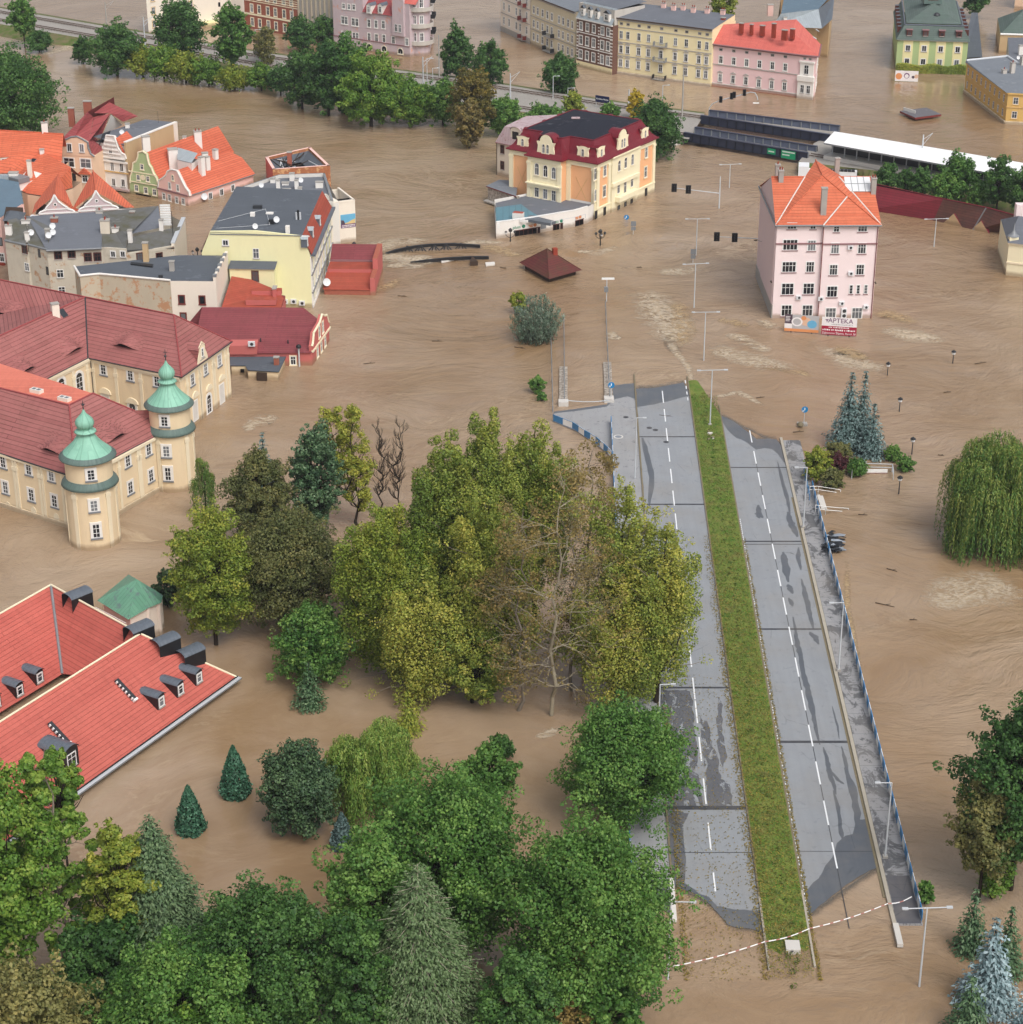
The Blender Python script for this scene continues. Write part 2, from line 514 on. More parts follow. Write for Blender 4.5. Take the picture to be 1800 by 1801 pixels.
# WATER
t = NT('flood_water')
def warp(scale, amt, base):
 nz = t.add('ShaderNodeTexNoise', Scale=scale, Detail=2.0); t.link(t.pos(), nz.inputs['Vector'])
 sb = t.add('ShaderNodeVectorMath', operation='SUBTRACT'); t.link(nz.outputs['Color'], sb.inputs[0]); sb.inputs[1].default_value = (.5, .5, .5)
 sl = t.add('ShaderNodeVectorMath', operation='SCALE'); t.link(sb.outputs[0], sl.inputs[0]); sl.inputs['Scale'].default_value = amt
 ad = t.add('ShaderNodeVectorMath', operation='ADD'); t.link(base, ad.inputs[0]); t.link(sl.outputs[0], ad.inputs[1])
 return ad.outputs[0]
vec = t.pos((1, 1, 1))
w1 = warp(0.022, 46.0, vec)
def squash(v, sx, sy):
 m_ = t.add('ShaderNodeMapping'); m_.inputs['Scale'].default_value = (sx, sy, 1); t.link(v, m_.inputs[0]); return m_.outputs[0]
flow = squash(w1, 0.42, 1.0); flow2 = squash(warp(0.06, 14.0, w1), 0.5, 1.0)
n1 = t.noise(0.016, 5, 0.6, vec, 0.8)
n2 = t.noise(0.075, 6, 0.65, flow, 0.8)
base = t.mix(t.ramp(n1, 0.36, 0.64), lin(147, 120, 90), lin(175, 154, 131))
base = t.mix(t.math('MULTIPLY', t.ramp(n2, 0.42, 0.72), 0.6), base, lin(134, 106, 74))
n3 = t.noise(0.42, 6, 0.7, flow2, 0.6)
base = t.mix(t.math('MULTIPLY', t.ramp(n3, 0.5, 0.75), 0.22), base, lin(186, 162, 130))
ridge = t.math('SUBTRACT', 1.0, t.math('MULTIPLY', t.math('ABSOLUTE', t.math('SUBTRACT', t.noise(0.22, 6, 0.62, flow2, 0.4), 0.5)), 9.0))
foamy = t.math('MULTIPLY', t.ramp(ridge, 0.55, 1.0), t.math('MULTIPLY', t.ramp(n2, 0.5, 0.66), t.ramp(n1, 0.42, 0.58)))
base = t.mix(t.math('MULTIPLY', foamy, 0.4), base, lin(214, 194, 164))
big = t.noise(0.13, 4, 0.55, flow, 0.6)
mid = t.noise(0.55, 5, 0.62, flow2, 0.5)
fin = t.noise(1.9, 4, 0.65, flow2, 0.4)
calm = t.ramp(n1, 0.35, 0.6, (0.4, 0.4, 0.4, 1), (1, 1, 1, 1))
sp_ = t.add('ShaderNodeSeparateXYZ'); t.link(vec, sp_.inputs[0])
def lim(src, a, b, lo, hi):
 m_ = t.add('ShaderNodeMapRange'); t.link(src, m_.inputs[0])
 for k_, v_ in zip((1, 2, 3, 4), (a, b, lo, hi)): m_.inputs[k_].default_value = v_
 return m_.outputs[0]
# sheltered water: the streets beyond the railway and the pond behind the hall lie calmer
street = lim(sp_.outputs[1], 430, 500, 1, .22)
pond = t.math('MAXIMUM', lim(sp_.outputs[1], 205, 245, .3, 1), lim(sp_.outputs[0], 0, 30, .3, 1))
shelter = t.math('MULTIPLY', street, pond)
h = t.math('ADD', t.math('MULTIPLY', big, 1.6), t.math('MULTIPLY', t.math('MULTIPLY', mid, 1.0), calm))
h = t.math('MULTIPLY', t.math('ADD', h, t.math('MULTIPLY', t.math('MULTIPLY', fin, 0.42), calm)), shelter)
t.bump(h, 0.7, 0.6)
t.out(base, 0.08, 0.85)
t.b.inputs['IOR'].default_value = 1.33
mb = MB()
xs = [-6000, -900, -300, -150, -60, 0, 60, 150, 300, 900, 6000]
ys = [-400, 100, 150, 250, 400, 600, 900, 2000, 9000]
mb.quadmesh([[(x, y, 0) for x in xs] for y in ys], 'flood_water', False)
struct(mb.build('water'))
# foam on the rapids: real froth lying on the surface, thinning out by noise
def foam_mat(name, rgb, rgb2, scale):
 t = NT(name)
 at = t.add('ShaderNodeAttribute', attribute_name='den')
 wv = t.pos((0.55, 1.0, 1))
 n = t.noise(scale, 5, 0.6, wv, 3.0)
 rg = t.math('SUBTRACT', 1.0, t.math('MULTIPLY', t.math('ABSOLUTE', t.math('SUBTRACT', n, 0.5)), 5.5))
 n4 = t.noise(scale * .45, 3, 0.6, wv, 2.0)
 v_ = t.math('ADD', t.math('MULTIPLY', rg, 0.6), t.math('MULTIPLY', n4, 0.7))
 a = t.math('MULTIPLY', t.ramp(t.math('ADD', v_, t.math('MULTIPLY', t.math('SUBTRACT', at.outputs['Fac'], 1.0), 0.85)), 0.3, 1.0), 0.85)
 t.link(a, t.b.inputs['Alpha'])
 n2 = t.noise(1.6, 5, 0.7)
 t.bump(n2, 0.8, 0.3)
 return t.out(t.mix(t.ramp(n2, 0.35, 0.65), lin(*rgb), lin(*rgb2)), 0.6, 0.3)
foam_mat('froth', (188, 164, 130), (224, 212, 192), 0.32)
foam_mat('froth_tan', (176, 146, 104), (204, 180, 142), 0.4)
def wobble(i, k): return math.sin(i * 1.7 + k) * 0.6 + math.sin(i * 0.61 + k * 2.3) * 0.4
def foam(px, widths, mat='froth', z=0.012, lift=0.0, seed=0):
 """a streak of foam along surveyed points, widths in metres"""
 pts = [P(x, y) for x, y in px]
 rnd = random.Random(seed)
 ss = []
 for i in range(len(pts) - 1):
  for k in range(8):
   f = k / 8
   ss.append((pts[i].lerp(pts[i + 1], f), widths[i] * (1 - f) + widths[i + 1] * f, (i + f) / (len(pts) - 1)))
 ss.append((pts[-1], widths[-1], 1.0))
 rows, den = [], []
 for i, (p, w, s_) in enumerate(ss):
  q = ss[min(i + 1, len(ss) - 1)][0]; o = ss[max(i - 1, 0)][0]
  d = (q - o).normalized(); nrm = Vector((-d.y, d.x, 0))
  row = []
  for k in range(13):
   a = k / 6 - 1
   v = p + nrm * a * w * 0.5
   e = (1 - abs(a) ** 2.0) * min(1, s_ * 5, (1 - s_) * 5)
   v.z = z + lift * e * (0.35 + 0.65 * rnd.random())
   row.append(v); den.append(e)
  rows.append(row)
 mb = MB(); mb.quadmesh(rows, mat, True)
 o = mb.build('foam')
 at = o.data.attributes.new('den', 'FLOAT', 'POINT')
 at.data.foreach_set('value', den)
 struct(o, 'stuff')
 return o
foam([(1128, 500), (1150, 530), (1168, 560), (1185, 590), (1198, 620)], [5, 11, 13, 10, 5], lift=0.35, seed=1)
foam([(1185, 520), (1198, 555), (1200, 585), (1192, 620)], [3, 6, 7, 4], 'froth_tan', 0.03, 0.3, 2)
foam([(1170, 590), (1190, 620), (1212, 648), (1221, 690)], [2.5, 2.2, 1.8, 1.2], seed=3)
foam([(1072, 580), (1080, 595), (1095, 598)], [2, 4, 2], lift=0.2, seed=4)
foam([(1255, 560), (1290, 568), (1325, 578)], [2, 5, 2], 'froth_tan', lift=0.2, seed=5)
foam([(1270, 585), (1300, 595), (1335, 612), (1362, 620)], [2, 5, 5, 2], lift=0.25, seed=6)
foam([(1330, 562), (1352, 572), (1368, 582)], [2, 5, 3], lift=0.25, seed=7)
foam([(1458, 620), (1485, 615), (1510, 628), (1535, 625)], [2, 6, 5, 2], 'froth_tan', lift=0.2, seed=8)
foam([(1535, 560), (1560, 552), (1585, 560), (1625, 575)], [2, 6, 6, 3], 'froth_tan', lift=0.25, seed=9)
foam([(1325, 645), (1370, 650), (1410, 655), (1428, 665)], [1.5, 3, 3, 1], 'froth_tan', seed=11)
foam([(655, 450), (690, 455), (740, 458), (770, 470)], [5, 11, 9, 3], lift=0.3, seed=12)
foam([(672, 470), (705, 468), (760, 470)], [3, 6, 2], lift=0.25, seed=13)
foam([(655, 505), (672, 508), (690, 500), (705, 485)], [2, 4, 4, 2], 'froth_tan', lift=0.25, seed=14)
foam([(840, 430), (880, 440), (920, 455)], [4, 7, 3], 'froth_tan', lift=0.2, seed=15)
foam([(780, 435), (840, 425), (900, 428)], [2, 5, 2], seed=16)
foam([(1000, 440), (1050, 445), (1100, 430)], [2, 5, 2], seed=17)
foam([(435, 765), (440, 748), (465, 738), (500, 735)], [2, 4, 6, 3], lift=0.1, seed=18)
foam([(650, 208), (700, 216), (780, 214)], [2, 5, 2], seed=19)
foam([(620, 480), (640, 440), (700, 425), (790, 420)], [4, 9, 9, 3], seed=21)
foam([(1240, 600), (1290, 625), (1350, 640), (1420, 650)], [4, 9, 9, 4], seed=41)
foam([(1430, 600), (1500, 640), (1580, 650)], [4, 9, 4], seed=42)
foam([(1540, 575), (1600, 590), (1680, 600)], [4, 10, 4], seed=43)
foam([(1490, 960), (1490, 1060), (1515, 1200), (1530, 1260)], [1.0, 1.4, 1.1, 0.6], 'froth_tan', seed=25)
foam([(1620, 1075), (1700, 1040), (1800, 1020)], [4, 14, 12], seed=26)
foam([(940, 1300), (965, 1290), (985, 1275)], [1, 2.5, 1], seed=27)
foam([(160, 60), (115, 86), (60, 100)], [3, 8, 3], seed=28)
foam([(1250, 700), (1300, 690), (1355, 720)], [1.5, 2.5, 1], seed=29)
foam([(1150, 480), (1190, 478), (1240, 470)], [3, 7, 3], seed=30)
# ROAD
RS = 0.0266
def rd(c, Y, z): return Vector((c + RS * Y, Y, z))
Z0 = 0.06
def asphalt(name, rgb, rough, spots=(96, 100, 108), amt=0.25, leaf=0.0, coarse=False):
 t = NT(name); c = lin(*rgb)
 n = t.noise(0.35, 6, 0.65); f = t.noise(9.0, 3)
 col = t.mix(n, sc(c, 0.86), sc(c, 1.1))
 if coarse: col = t.mix(t.ramp(t.noise(0.42, 7, 0.72, t.pos((1, .55, 1)), 1.0), 0.5, 0.54), col, lin(*spots))
 mud = t.noise(0.12, 5, 0.65)
 col = t.mix(t.math('MULTIPLY', t.ramp(mud, 0.45, 0.7), 0.4), col, lin(146, 138, 126))
 vo = t.add('ShaderNodeTexVoronoi', Scale=0.22, feature='DISTANCE_TO_EDGE'); t.link(t.pos((1, .4, 1)), vo.inputs['Vector'])
 ck = t.math('MULTIPLY', t.ramp(vo.outputs['Distance'], 0.0, 0.012, (1, 1, 1, 1), (0, 0, 0, 1)), t.ramp(t.noise(.3, 3), .5, .62))
 col = t.mix(t.math('MULTIPLY', ck, 0.6), col, sc(c, .5))
 lanes = t.noise(1.0, 4, 0.6, t.pos((1.3, 0.035, 1)))
 col = t.mix(t.math('MULTIPLY', t.ramp(lanes, 0.4, 0.75), 0.4), col, sc(c, 0.76))
 col = t.mix(t.math('MULTIPLY', t.ramp(t.noise(0.9, 5, 0.7), 0.58, 0.66), amt), col, lin(*spots))
 col = t.mix(t.math('MULTIPLY', f, 0.22), col, sc(c, 0.7))
 if leaf:
  t.link(t.ramp(t.noise(0.55, 7, 0.72, t.pos((1, .5, 1)), 0.8), 0.42, 0.5), t.b.inputs['Alpha'])
  ln = t.noise(5.5, 2, 0.5)
  col = t.mix(t.math('MULTIPLY', t.ramp(ln, 0.66, 0.70), leaf), col, lin(168, 140, 60))
 t.bump(f, 0.1, 0.02)
 return t.out(col, rough, 0.35)
asphalt('asphalt_dry', (150, 154, 159), 0.85)
asphalt('asphalt_wet', (96, 101, 108), 0.32, amt=0.1)
asphalt('asphalt_damp', (100, 102, 108), 0.5, leaf=0.6)
asphalt('asphalt_patch', (138, 144, 152), 0.8)
asphalt('pavement_dry', (160, 161, 163), 0.85, (110, 108, 112), 0.8)
asphalt('pavement_wet', (90, 90, 96), 0.35)
asphalt('pavement_mottled', (160, 160, 162), 0.7, (86, 87, 90), 1.0, coarse=True)
asphalt('tar', (66, 68, 74), 0.5)
plain('kerbstone', (176, 168, 154), 0.85, 0.2, 0.12)
plain('kerb_mossy', (128, 118, 96), 0.9, 0.15, 0.25, scale=3)
plain('lane_paint', (236, 238, 240), 0.6, 0.3, 0.05, scale=6)
def sheet(mb, px, z, m):
 mb.poly([P(x, y, z) for x, y in px][::1], m)
def fixup(o):
 """face the sheets upward"""
 bm = bmesh.new(); bm.from_mesh(o.data)
 for f in bm.faces:
  if f.normal.z < -0.2: f.normal_flip()
 bm.to_mesh(o.data); bm.free()
 return o
def jag(px, amp=1.3, seed=0, step=9):
 """roughen an outline given in survey points"""
 rnd = random.Random(seed); out = []
 n = len(px)
 for i in range(n):
  a, b = px[i], px[(i + 1) % n]
  L = math.hypot(b[0] - a[0], b[1] - a[1]); k = max(1, int(L / step))
  for j in range(k):
   f = j / k; s_ = 0 if j == 0 else 1
   out.append((a[0] + (b[0] - a[0]) * f + rnd.uniform(-amp, amp) * s_, a[1] + (b[1] - a[1]) * f + rnd.uniform(-amp, amp) * s_))
 return out
def strip(mb, c0, c1, Ya, Yb, z, m, n=1):
 for i in range(n):
  y0 = Ya + (Yb - Ya) * i / n; y1 = Ya + (Yb - Ya) * (i + 1) / n
  mb.poly([rd(c0, y0, z), rd(c1, y0, z), rd(c1, y1, z), rd(c0, y1, z)], m)
def tri_sheet(mb, px, z, m):
 """a concave sheet, cut into triangles"""
 from mathutils.geometry import tessellate_polygon
 pts = [P(x, y, z) for x, y in px]
 for tr in tessellate_polygon([pts]): mb.poly([pts[i] for i in tr], m)
def cx(c, y):
 Y = P(900, y, Z0).y
 X = c + RS * Y
 zc = Y * _C + (CAM_H - Z0) * _S
 return 900 + FPX * X / zc
LK, ML, MR, RK, RR, LR = 11.42, 19.72, 24.06, 32.16, 35.0, 7.27
wet_L = [(cx(LK, 685), 684), (1142, 683), (1165, 680), (1185, 676), (1202, 673), (cx(ML, 688), 688)]
wet_Lb = [(cx(ML, 1640), 1640), (1325, 1634), (1300, 1632), (1280, 1626), (1265, 1608), (1250, 1591), (1225, 1573), (1205, 1565), (cx(LK, 1556), 1556)]
dry_L = [(cx(LK, 716), 716), (1145, 712), (1175, 706), (1196, 700), (cx(ML, 696), 696)]
dry_Lb = [(cx(ML, 1601), 1601), (1300, 1600), (1280, 1597), (1262, 1594), (1247, 1577), (1230, 1572), (1204, 1552), (1207, 1515), (1203, 1475), (1200, 1440), (1203, 1428), (cx(LK, 1424), 1424)]
wet_R = [(cx(MR, 731), 731), (1278, 735), (1290, 741), (1312, 757), (1332, 773), (1350, 771), (1366, 773), (cx(RK, 784), 784)]
wet_Rb = [(cx(RK, 1524), 1524), (1513, 1540), (1483, 1560), (1450, 1587), (cx(MR, 1612), 1612)]
dry_R = [(cx(MR, 741), 741), (1280, 756), (1295, 770), (1312, 777), (1330, 791), (1345, 788), (1358, 790), (1368, 798), (1378, 812), (cx(RK, 815), 815)]
dry_Rb = [(cx(RK, 1440), 1440), (1506, 1442), (1500, 1467), (1487, 1470), (1472, 1483), (1464, 1508), (1452, 1522), (1440, 1545), (1424, 1560), (cx(MR, 1575), 1575)]
mb = MB()
tri_sheet(mb, jag(wet_L + wet_Lb, 1.0, 1), Z0, 'asphalt_wet')
tri_sheet(mb, jag(wet_R + wet_Rb, 1.0, 2), Z0, 'asphalt_wet')
tri_sheet(mb, jag(dry_L + dry_Lb, 1.0, 3), Z0 + .004, 'asphalt_dry')
tri_sheet(mb, jag(dry_R + dry_Rb, 1.0, 4), Z0 + .004, 'asphalt_dry')
# asphalt showing through the thin edge of the water, fading as it deepens
t = NT('asphalt_shallow'); at = t.add('ShaderNodeAttribute', attribute_name='den'); n_ = t.noise(0.9, 5, 0.6)
t.link(t.math('MULTIPLY', t.math('MULTIPLY', at.outputs['Fac'], at.outputs['Fac']), t.ramp(n_, 0.2, 0.55)), t.b.inputs['Alpha']); t.out(lin(112, 104, 94), 0.12, 0.6)
def fringe(px, d, off):
 px = jag(px + px[-1:], .5, 41, 6); A_ = [P(x, y, .04) for x, y in px]; m2 = MB()
 m2.quadmesh([[p + Vector((0, d * off * k / 3 - d * .25, -.006 * k)) for p in A_] for k in range(4)], 'asphalt_shallow', False)
 o = fixup(m2.build('shallow_edge')); a_ = o.data.attributes.new('den', 'FLOAT', 'POINT'); a_.data.foreach_set('value', [1 - k / 3 for k in range(4) for _ in A_]); struct(o)
fringe(wet_L, 1, 2.6); fringe(wet_Lb, -1, 1.3); fringe(wet_R, 1, 2.2); fringe(wet_Rb, -1, 1.6)
# apron beside the left carriageway, up to the curved railing
apr = [(975, 724), (1020, 718), (1068, 711), (1076, 690), (1080, 678), (1100, 675), (cx(LK - .2, 674), 674), (cx(LK - .2, 1000), 1000), (cx(LR, 1000), 1000), (cx(LR, 806), 806), (1061, 792), (1040, 776), (1015, 759), (974, 742)]
tri_sheet(mb, apr, Z0 + .001, 'asphalt_wet')
tri_sheet(mb, [(975, 727), (1020, 722), (1068, 715), (1082, 702), (1104, 697), (cx(LK - .2, 702), 702), (cx(LK - .2, 1000), 1000), (cx(LR, 1000), 1000), (cx(LR, 806), 806), (1061, 791), (1040, 775), (1015, 758), (975, 741)], Z0 + .005, 'pavement_dry')
tri_sheet(mb, jag([(cx(LR, 990), 990), (cx(LK - .2, 990), 990), (cx(LK - .2, 1612), 1612), (1168, 1600), (1155, 1578), (1146, 1566), (cx(LR, 1560), 1560)], .8, 31), Z0 + .002, 'pavement_wet')
tri_sheet(mb, jag([(cx(LR, 985), 985), (cx(LK - .2, 985), 985), (cx(LK - .2, 1580), 1580), (1160, 1550), (cx(LR, 1535), 1535)], .8, 32), Z0 + .006, 'pavement_dry')
# wet stains left by the water
def stroke(px, w, z, m, seed=0):
 rnd = random.Random(seed); L, Rr_ = [], []
 pp = []
 for i in range(len(px) - 1):
  for k in range(4): pp.append((px[i][0] + (px[i + 1][0] - px[i][0]) * k / 4, px[i][1] + (px[i + 1][1] - px[i][1]) * k / 4))
 pp.append(px[-1])
 n = len(pp); z += seed * .0003
 for i, (x, y) in enumerate(pp):
  e = min(1, 0.25 + 3 * min(i, n - 1 - i) / n)
  L.append((x - w / 2 * e * rnd.uniform(0.6, 1.15), y)); Rr_.append((x + w / 2 * e * rnd.uniform(0.6, 1.15), y))
 tri_sheet(mb, L + Rr_[::-1], z, m)
def C5(*p): return [(1100 + x / 3.6, 900 + y / 3.6) for x, y in p]
Zs = Z0 + .008
stroke(C5((1062, 665), (1080, 760), (1088, 830), (1108, 900), (1122, 1000), (1150, 1100), (1168, 1180), (1192, 1290), (1212, 1400), (1232, 1475)), 11, Zs, 'asphalt_wet', 1)
stroke(C5((1000, 255), (1008, 300), (1022, 380), (1032, 445)), 14, Zs, 'asphalt_wet', 2)
stroke(C5((990, 262), (1040, 258), (1070, 270)), 6, Zs + .001, 'asphalt_wet', 12)
stroke(C5((1115, 425), (1135, 500), (1152, 570), (1172, 660), (1192, 745)), 10, Zs, 'asphalt_wet', 3)
stroke(C5((1098, 225), (1096, 290), (1112, 368)), 9, Zs, 'asphalt_wet', 4)
stroke(C5((1030, 460), (1045, 485), (1060, 520)), 11, Zs, 'asphalt_wet', 5)
stroke(C5((1035, 545), (1048, 570), (1060, 600)), 9, Zs, 'asphalt_wet', 6)
stroke(C5((1255, 1490), (1275, 1560), (1290, 1640), (1318, 1720), (1335, 1790)), 10, Zs, 'asphalt_wet', 7)
stroke(C5((1300, 1640), (1350, 1700), (1385, 1725)), 9, Zs + .001, 'asphalt_wet', 13)
stroke(C5((1368, 1485), (1390, 1560), (1405, 1650), (1422, 1760), (1440, 1830)), 8, Zs, 'asphalt_wet', 8)
stroke(C5((835, 0), (840, 15), (850, 42)), 11, Zs, 'asphalt_wet', 9)
stroke(C5((1030, 0), (1045, 60), (1070, 110), (1090, 160)), 13, Zs, 'asphalt_wet', 10)
stroke([(1466, 1390), (1474, 1420), (1480, 1465), (1484, 1482)], 8, Zs, 'asphalt_wet', 11)
stroke([(1486, 1350), (1500, 1385), (1508, 1430), (1510, 1470)], 14, Zs, 'asphalt_wet', 14)
stroke(C5((1170, 760), (1200, 790), (1225, 840)), 12, Zs, 'asphalt_wet', 15)
stroke(C5((1310, 1230), (1325, 1290), (1345, 1360), (1355, 1440)), 4, Zs, 'asphalt_wet', 16)
stroke([(1334, 888), (1336, 903), (1341, 911)], 11, Zs, 'asphalt_wet', 17)
stroke([(1368, 812), (1376, 845), (1386, 880), (1390, 905)], 7, Zs, 'asphalt_wet', 18)
stroke([(1130, 770), (1138, 800), (1147, 840), (1142, 890)], 13, Zs, 'asphalt_wet', 19)
tri_sheet(mb, jag([(cx(LK, 1212) + 1, 1212), (1214, 1216), (1219, 1240), (1224, 1300), (1229, 1360), (1238, 1421), (cx(LK, 1421) + 1, 1421)], 2.2, 21, 7), Zs, 'asphalt_damp')
tri_sheet(mb, jag([(1232, 1260), (1244, 1268), (1250, 1300), (1262, 1330), (1268, 1370), (1284, 1380), (1290, 1421), (1246, 1421), (1238, 1340)], 2.4, 22, 6), Zs, 'asphalt_damp')
tri_sheet(mb, jag([(1262, 1225), (1272, 1240), (1270, 1290), (1280, 1330), (1272, 1350), (1262, 1310)], 2.4, 23, 6), Zs, 'asphalt_damp')
tri_sheet(mb, jag([(cx(LK, 1428) + 1, 1428), (1212, 1430), (1202, 1450), (1206, 1520), (1204, 1552), (cx(LK, 1552) + 1, 1552)], 1.2, 24, 7), Zs, 'asphalt_damp')
# older resurfaced bay and the expansion joints
for Y, w, zz in ((283.6, .35, 0), (259.7, .4, 0), (209.1, .4, 0), (183.9, .75, 0), (175.7, .12, 0)): strip(mb, LK, ML - .1, Y - w / 2, Y + w / 2, Zs + .006, 'tar')
for Y, w, zz in ((272.3, .3, 0), (247.97, .4, 0), (247.1, .2, 0), (223.4, .4, 0), (197.1, .5, 0), (175.9, .1, 0)): strip(mb, MR + .1, RK, Y - w / 2, Y + w / 2, Zs + .006, 'tar')
strip(mb, 27.92, 28.0, 278, 163, Zs + .005, 'tar')
for k, (c, Y) in enumerate(((13.0, 287.0), (13.9, 286.2), (15.3, 281.6), (9.6, 291.2))):
 mb.lathe(rd(c, Y, Zs + .012), [(0.42, 0), (0.42, 0.004)], 'tar', 12, False)
mb.lathe(rd(8.3, 283.6, Zs + .012), [(0.75, 0), (0.75, 0.003)], 'pale_concrete', 14, False); mb.lathe(rd(8.3, 283.6, Zs + .018), [(0.5, 0), (0.5, 0.003)], 'asphalt_patch', 14, False)
struct(fixup(mb.build('road')))
mb = MB()
starsL = [302 - 7.55 * k for k in range(13)] + [206.1, 198.1, 189.6, 181.1, 172.2]
for Y in starsL: strip(mb, 15.45, 15.61, Y, Y - (5.0 if Y > 173 else 3.2), Zs + .014, 'lane_paint')
for k in range(15): strip(mb, 27.87, 28.03, 286 - 7.75 * k, 286 - 7.75 * k - 4.6, Zs + .014, 'lane_paint')
for k in range(4): strip(mb, ML - .45, ML - .3, 306.5 - 2.4 * k, 305.2 - 2.4 * k, Zs + .014, 'lane_paint')
for Y in np.arange(255, 163, -0.62): strip(mb, MR + .12, MR + .24, Y, Y - .34, Zs + .014, 'lane_paint')
struct(fixup(mb.build('lane_marking')))
# kerbs, pavement, bridge deck edge
mb = MB()
def curb(c0, c1, Ya, Yb, z0, z1, m): mb.box(rd(c0, Ya, z0), (c1 - c0, 0, 0), rd(0, Yb, 0) - rd(0, Ya, 0), (0, 0, z1 - z0), m)
curb(ML - .06, ML + .12, 308, 167, 0, .2, 'kerb_mossy'); curb(MR - .12, MR + .06, 296, 167, 0, .2, 'kerb_mossy')
curb(ML - .07, ML + .13, 168, 156.6, 0.02, .24, 'kerbstone'); curb(MR - .13, MR + .07, 169, 157, 0.02, .24, 'kerbstone')
curb(LK - .2, LK, 309, 170, 0, .2, 'kerb_mossy'); curb(LK - .34, LK + .1, 171, 164, .05, .36, 'white_dirty')
curb(RK, RK + .38, 283, 160.6, 0, .24, 'kerbstone')
curb(RK - .3, RK - .01, 262, 168, 0.0, Z0 + .02, 'kerb_mossy')
curb(RK - .05, RK + .5, 163.3, 160, .1, .5, 'pale_concrete')
struct(mb.build('kerb'))
mb = MB()
mb.box(rd(RK + .42, 282, -1.2), (RR - RK - .36, 0, 0), rd(0, 163.5, 0) - rd(0, 282, 0), (0, 0, 1.4), 'pavement_mottled')
strip(mb, RK + .45, RR - .07, 171.5, 163.6, .2065, 'pavement_wet')
for Y in np.arange(280, 164, -2.2): strip(mb, RK + .45, RR - .07, Y, Y - .04, .2075, 'tar')
struct(fixup(mb.build('pavement')))
# median strip
t = NT('turf')
n = t.noise(0.7, 6, 0.7); f = t.noise(5, 4)
col = t.mix(t.ramp(n, 0.35, 0.68), lin(88, 120, 48), lin(140, 142, 76))
col = t.mix(t.math('MULTIPLY', t.ramp(t.noise(0.33, 6, 0.75), 0.52, 0.64), .75), col, lin(128, 112, 72))
col = t.mix(t.math('MULTIPLY', f, 0.5), col, lin(58, 92, 30))
lf = t.noise(7.0, 2)
g_ = t.add('ShaderNodeNewGeometry'); sp_ = t.add('ShaderNodeSeparateXYZ'); t.link(g_.outputs['Position'], sp_.inputs[0])
near = t.math('MULTIPLY', t.math('SUBTRACT', 262.0, sp_.outputs[1]), 1 / 80.0)
col = t.mix(t.math('MULTIPLY', t.ramp(lf, 0.62, 0.68), t.math('MINIMUM', t.math('MAXIMUM', near, 0.0), 0.9)), col, lin(190, 160, 66))
t.bump(f, 0.6, 0.1)
t.out(col, 0.9, 0.1)
mb = MB()
rows = []
rnd = random.Random(3)
for i in range(90):
 Y = 306 - (306 - 153) * i / 89
 taper = min(1, (306 - Y) / 14)
 row = []
 for k in range(9):
  c = ML + .12 + (MR - .12 - ML - .12) * k / 8
  if Y > 292: c = ML + .12 + (c - ML - .12) * (0.35 + 0.65 * taper)
  row.append(rd(c, Y, 0.17 + 0.12 * math.sin(math.pi * k / 8) + rnd.uniform(0, .05) - max(0, 162.5 - Y + rnd.uniform(-1.2, 1.2)) * .11))
 rows.append(row)
mb.quadmesh(rows, 'turf', True)
struct(mb.build('median_strip'))
# RAILWAY
t = NT('ballast')
v = t.noise(3.0, 5, 0.75); n = t.noise(0.25, 4)
t.bump(v, 0.6, 0.1)
t.out(t.mix(n, t.mix(v, lin(112, 106, 100), lin(176, 172, 166)), t.mix(v, lin(132, 126, 118), lin(196, 192, 186))), 0.95, 0.1)
t = NT('bank_earth')
v = t.noise(0.5, 6, 0.7); n = t.noise(4, 3)
t.out(t.mix(t.ramp(v, 0.4, 0.6), t.mix(n, lin(96, 88, 62), lin(138, 126, 98)), t.mix(n, lin(62, 88, 38), lin(104, 120, 60))), 0.95, 0.1)
plain('rail_steel', (104, 84, 72), 0.5, 0.5, 0.2)
plain('sleeper', (150, 144, 138), 0.9, 0.2, 0.15)
def loft(lines, mats):
 mb = MB()
 n = 40
 def samp(pts):
  L = [0]
  for a, b in zip(pts[:-1], pts[1:]): L.append(L[-1] + (b - a).length)
  out = []
  for i in range(n + 1):
   s_ = L[-1] * i / n; k = 0
   while k < len(pts) - 2 and L[k + 1] < s_: k += 1
   out.append(pts[k].lerp(pts[k + 1], (s_ - L[k]) / max(1e-6, L[k + 1] - L[k])))
  return out
 S_ = [samp(l) for l in lines]
 for a, b, m in zip(S_[:-1], S_[1:], mats): mb.quadmesh([a, b], m, False)
 return mb
nearL = [(-60, 52), (0, 68), (60, 80), (130, 84), (240, 124), (330, 136), (400, 146), (480, 158), (600, 194), (690, 212), (800, 214), (880, 214), (960, 228), (1100, 236), (1204, 243)]
trk_n = [(-60, 26), (0, 35), (262, 80), (450, 112), (750, 162), (935, 192), (1080, 216), (1212, 238)]
trk_f = [(-60, 11), (0, 21), (250, 64), (450, 98), (697, 130), (850, 150), (1105, 190), (1240, 207)]
ln = [P(x, y, -.3) for x, y in nearL]
l2 = [P(x, y + 7, 1.7) for x, y in trk_n]
l3 = [P(x, y - 7, 1.75) for x, y in trk_f]
l4 = [P(x, y - 10, -.3) for x, y in trk_f]
o = loft([ln, l2, l3, l4], ['bank_earth', 'ballast', 'bank_earth']).build('embankment'); struct(fixup(o))
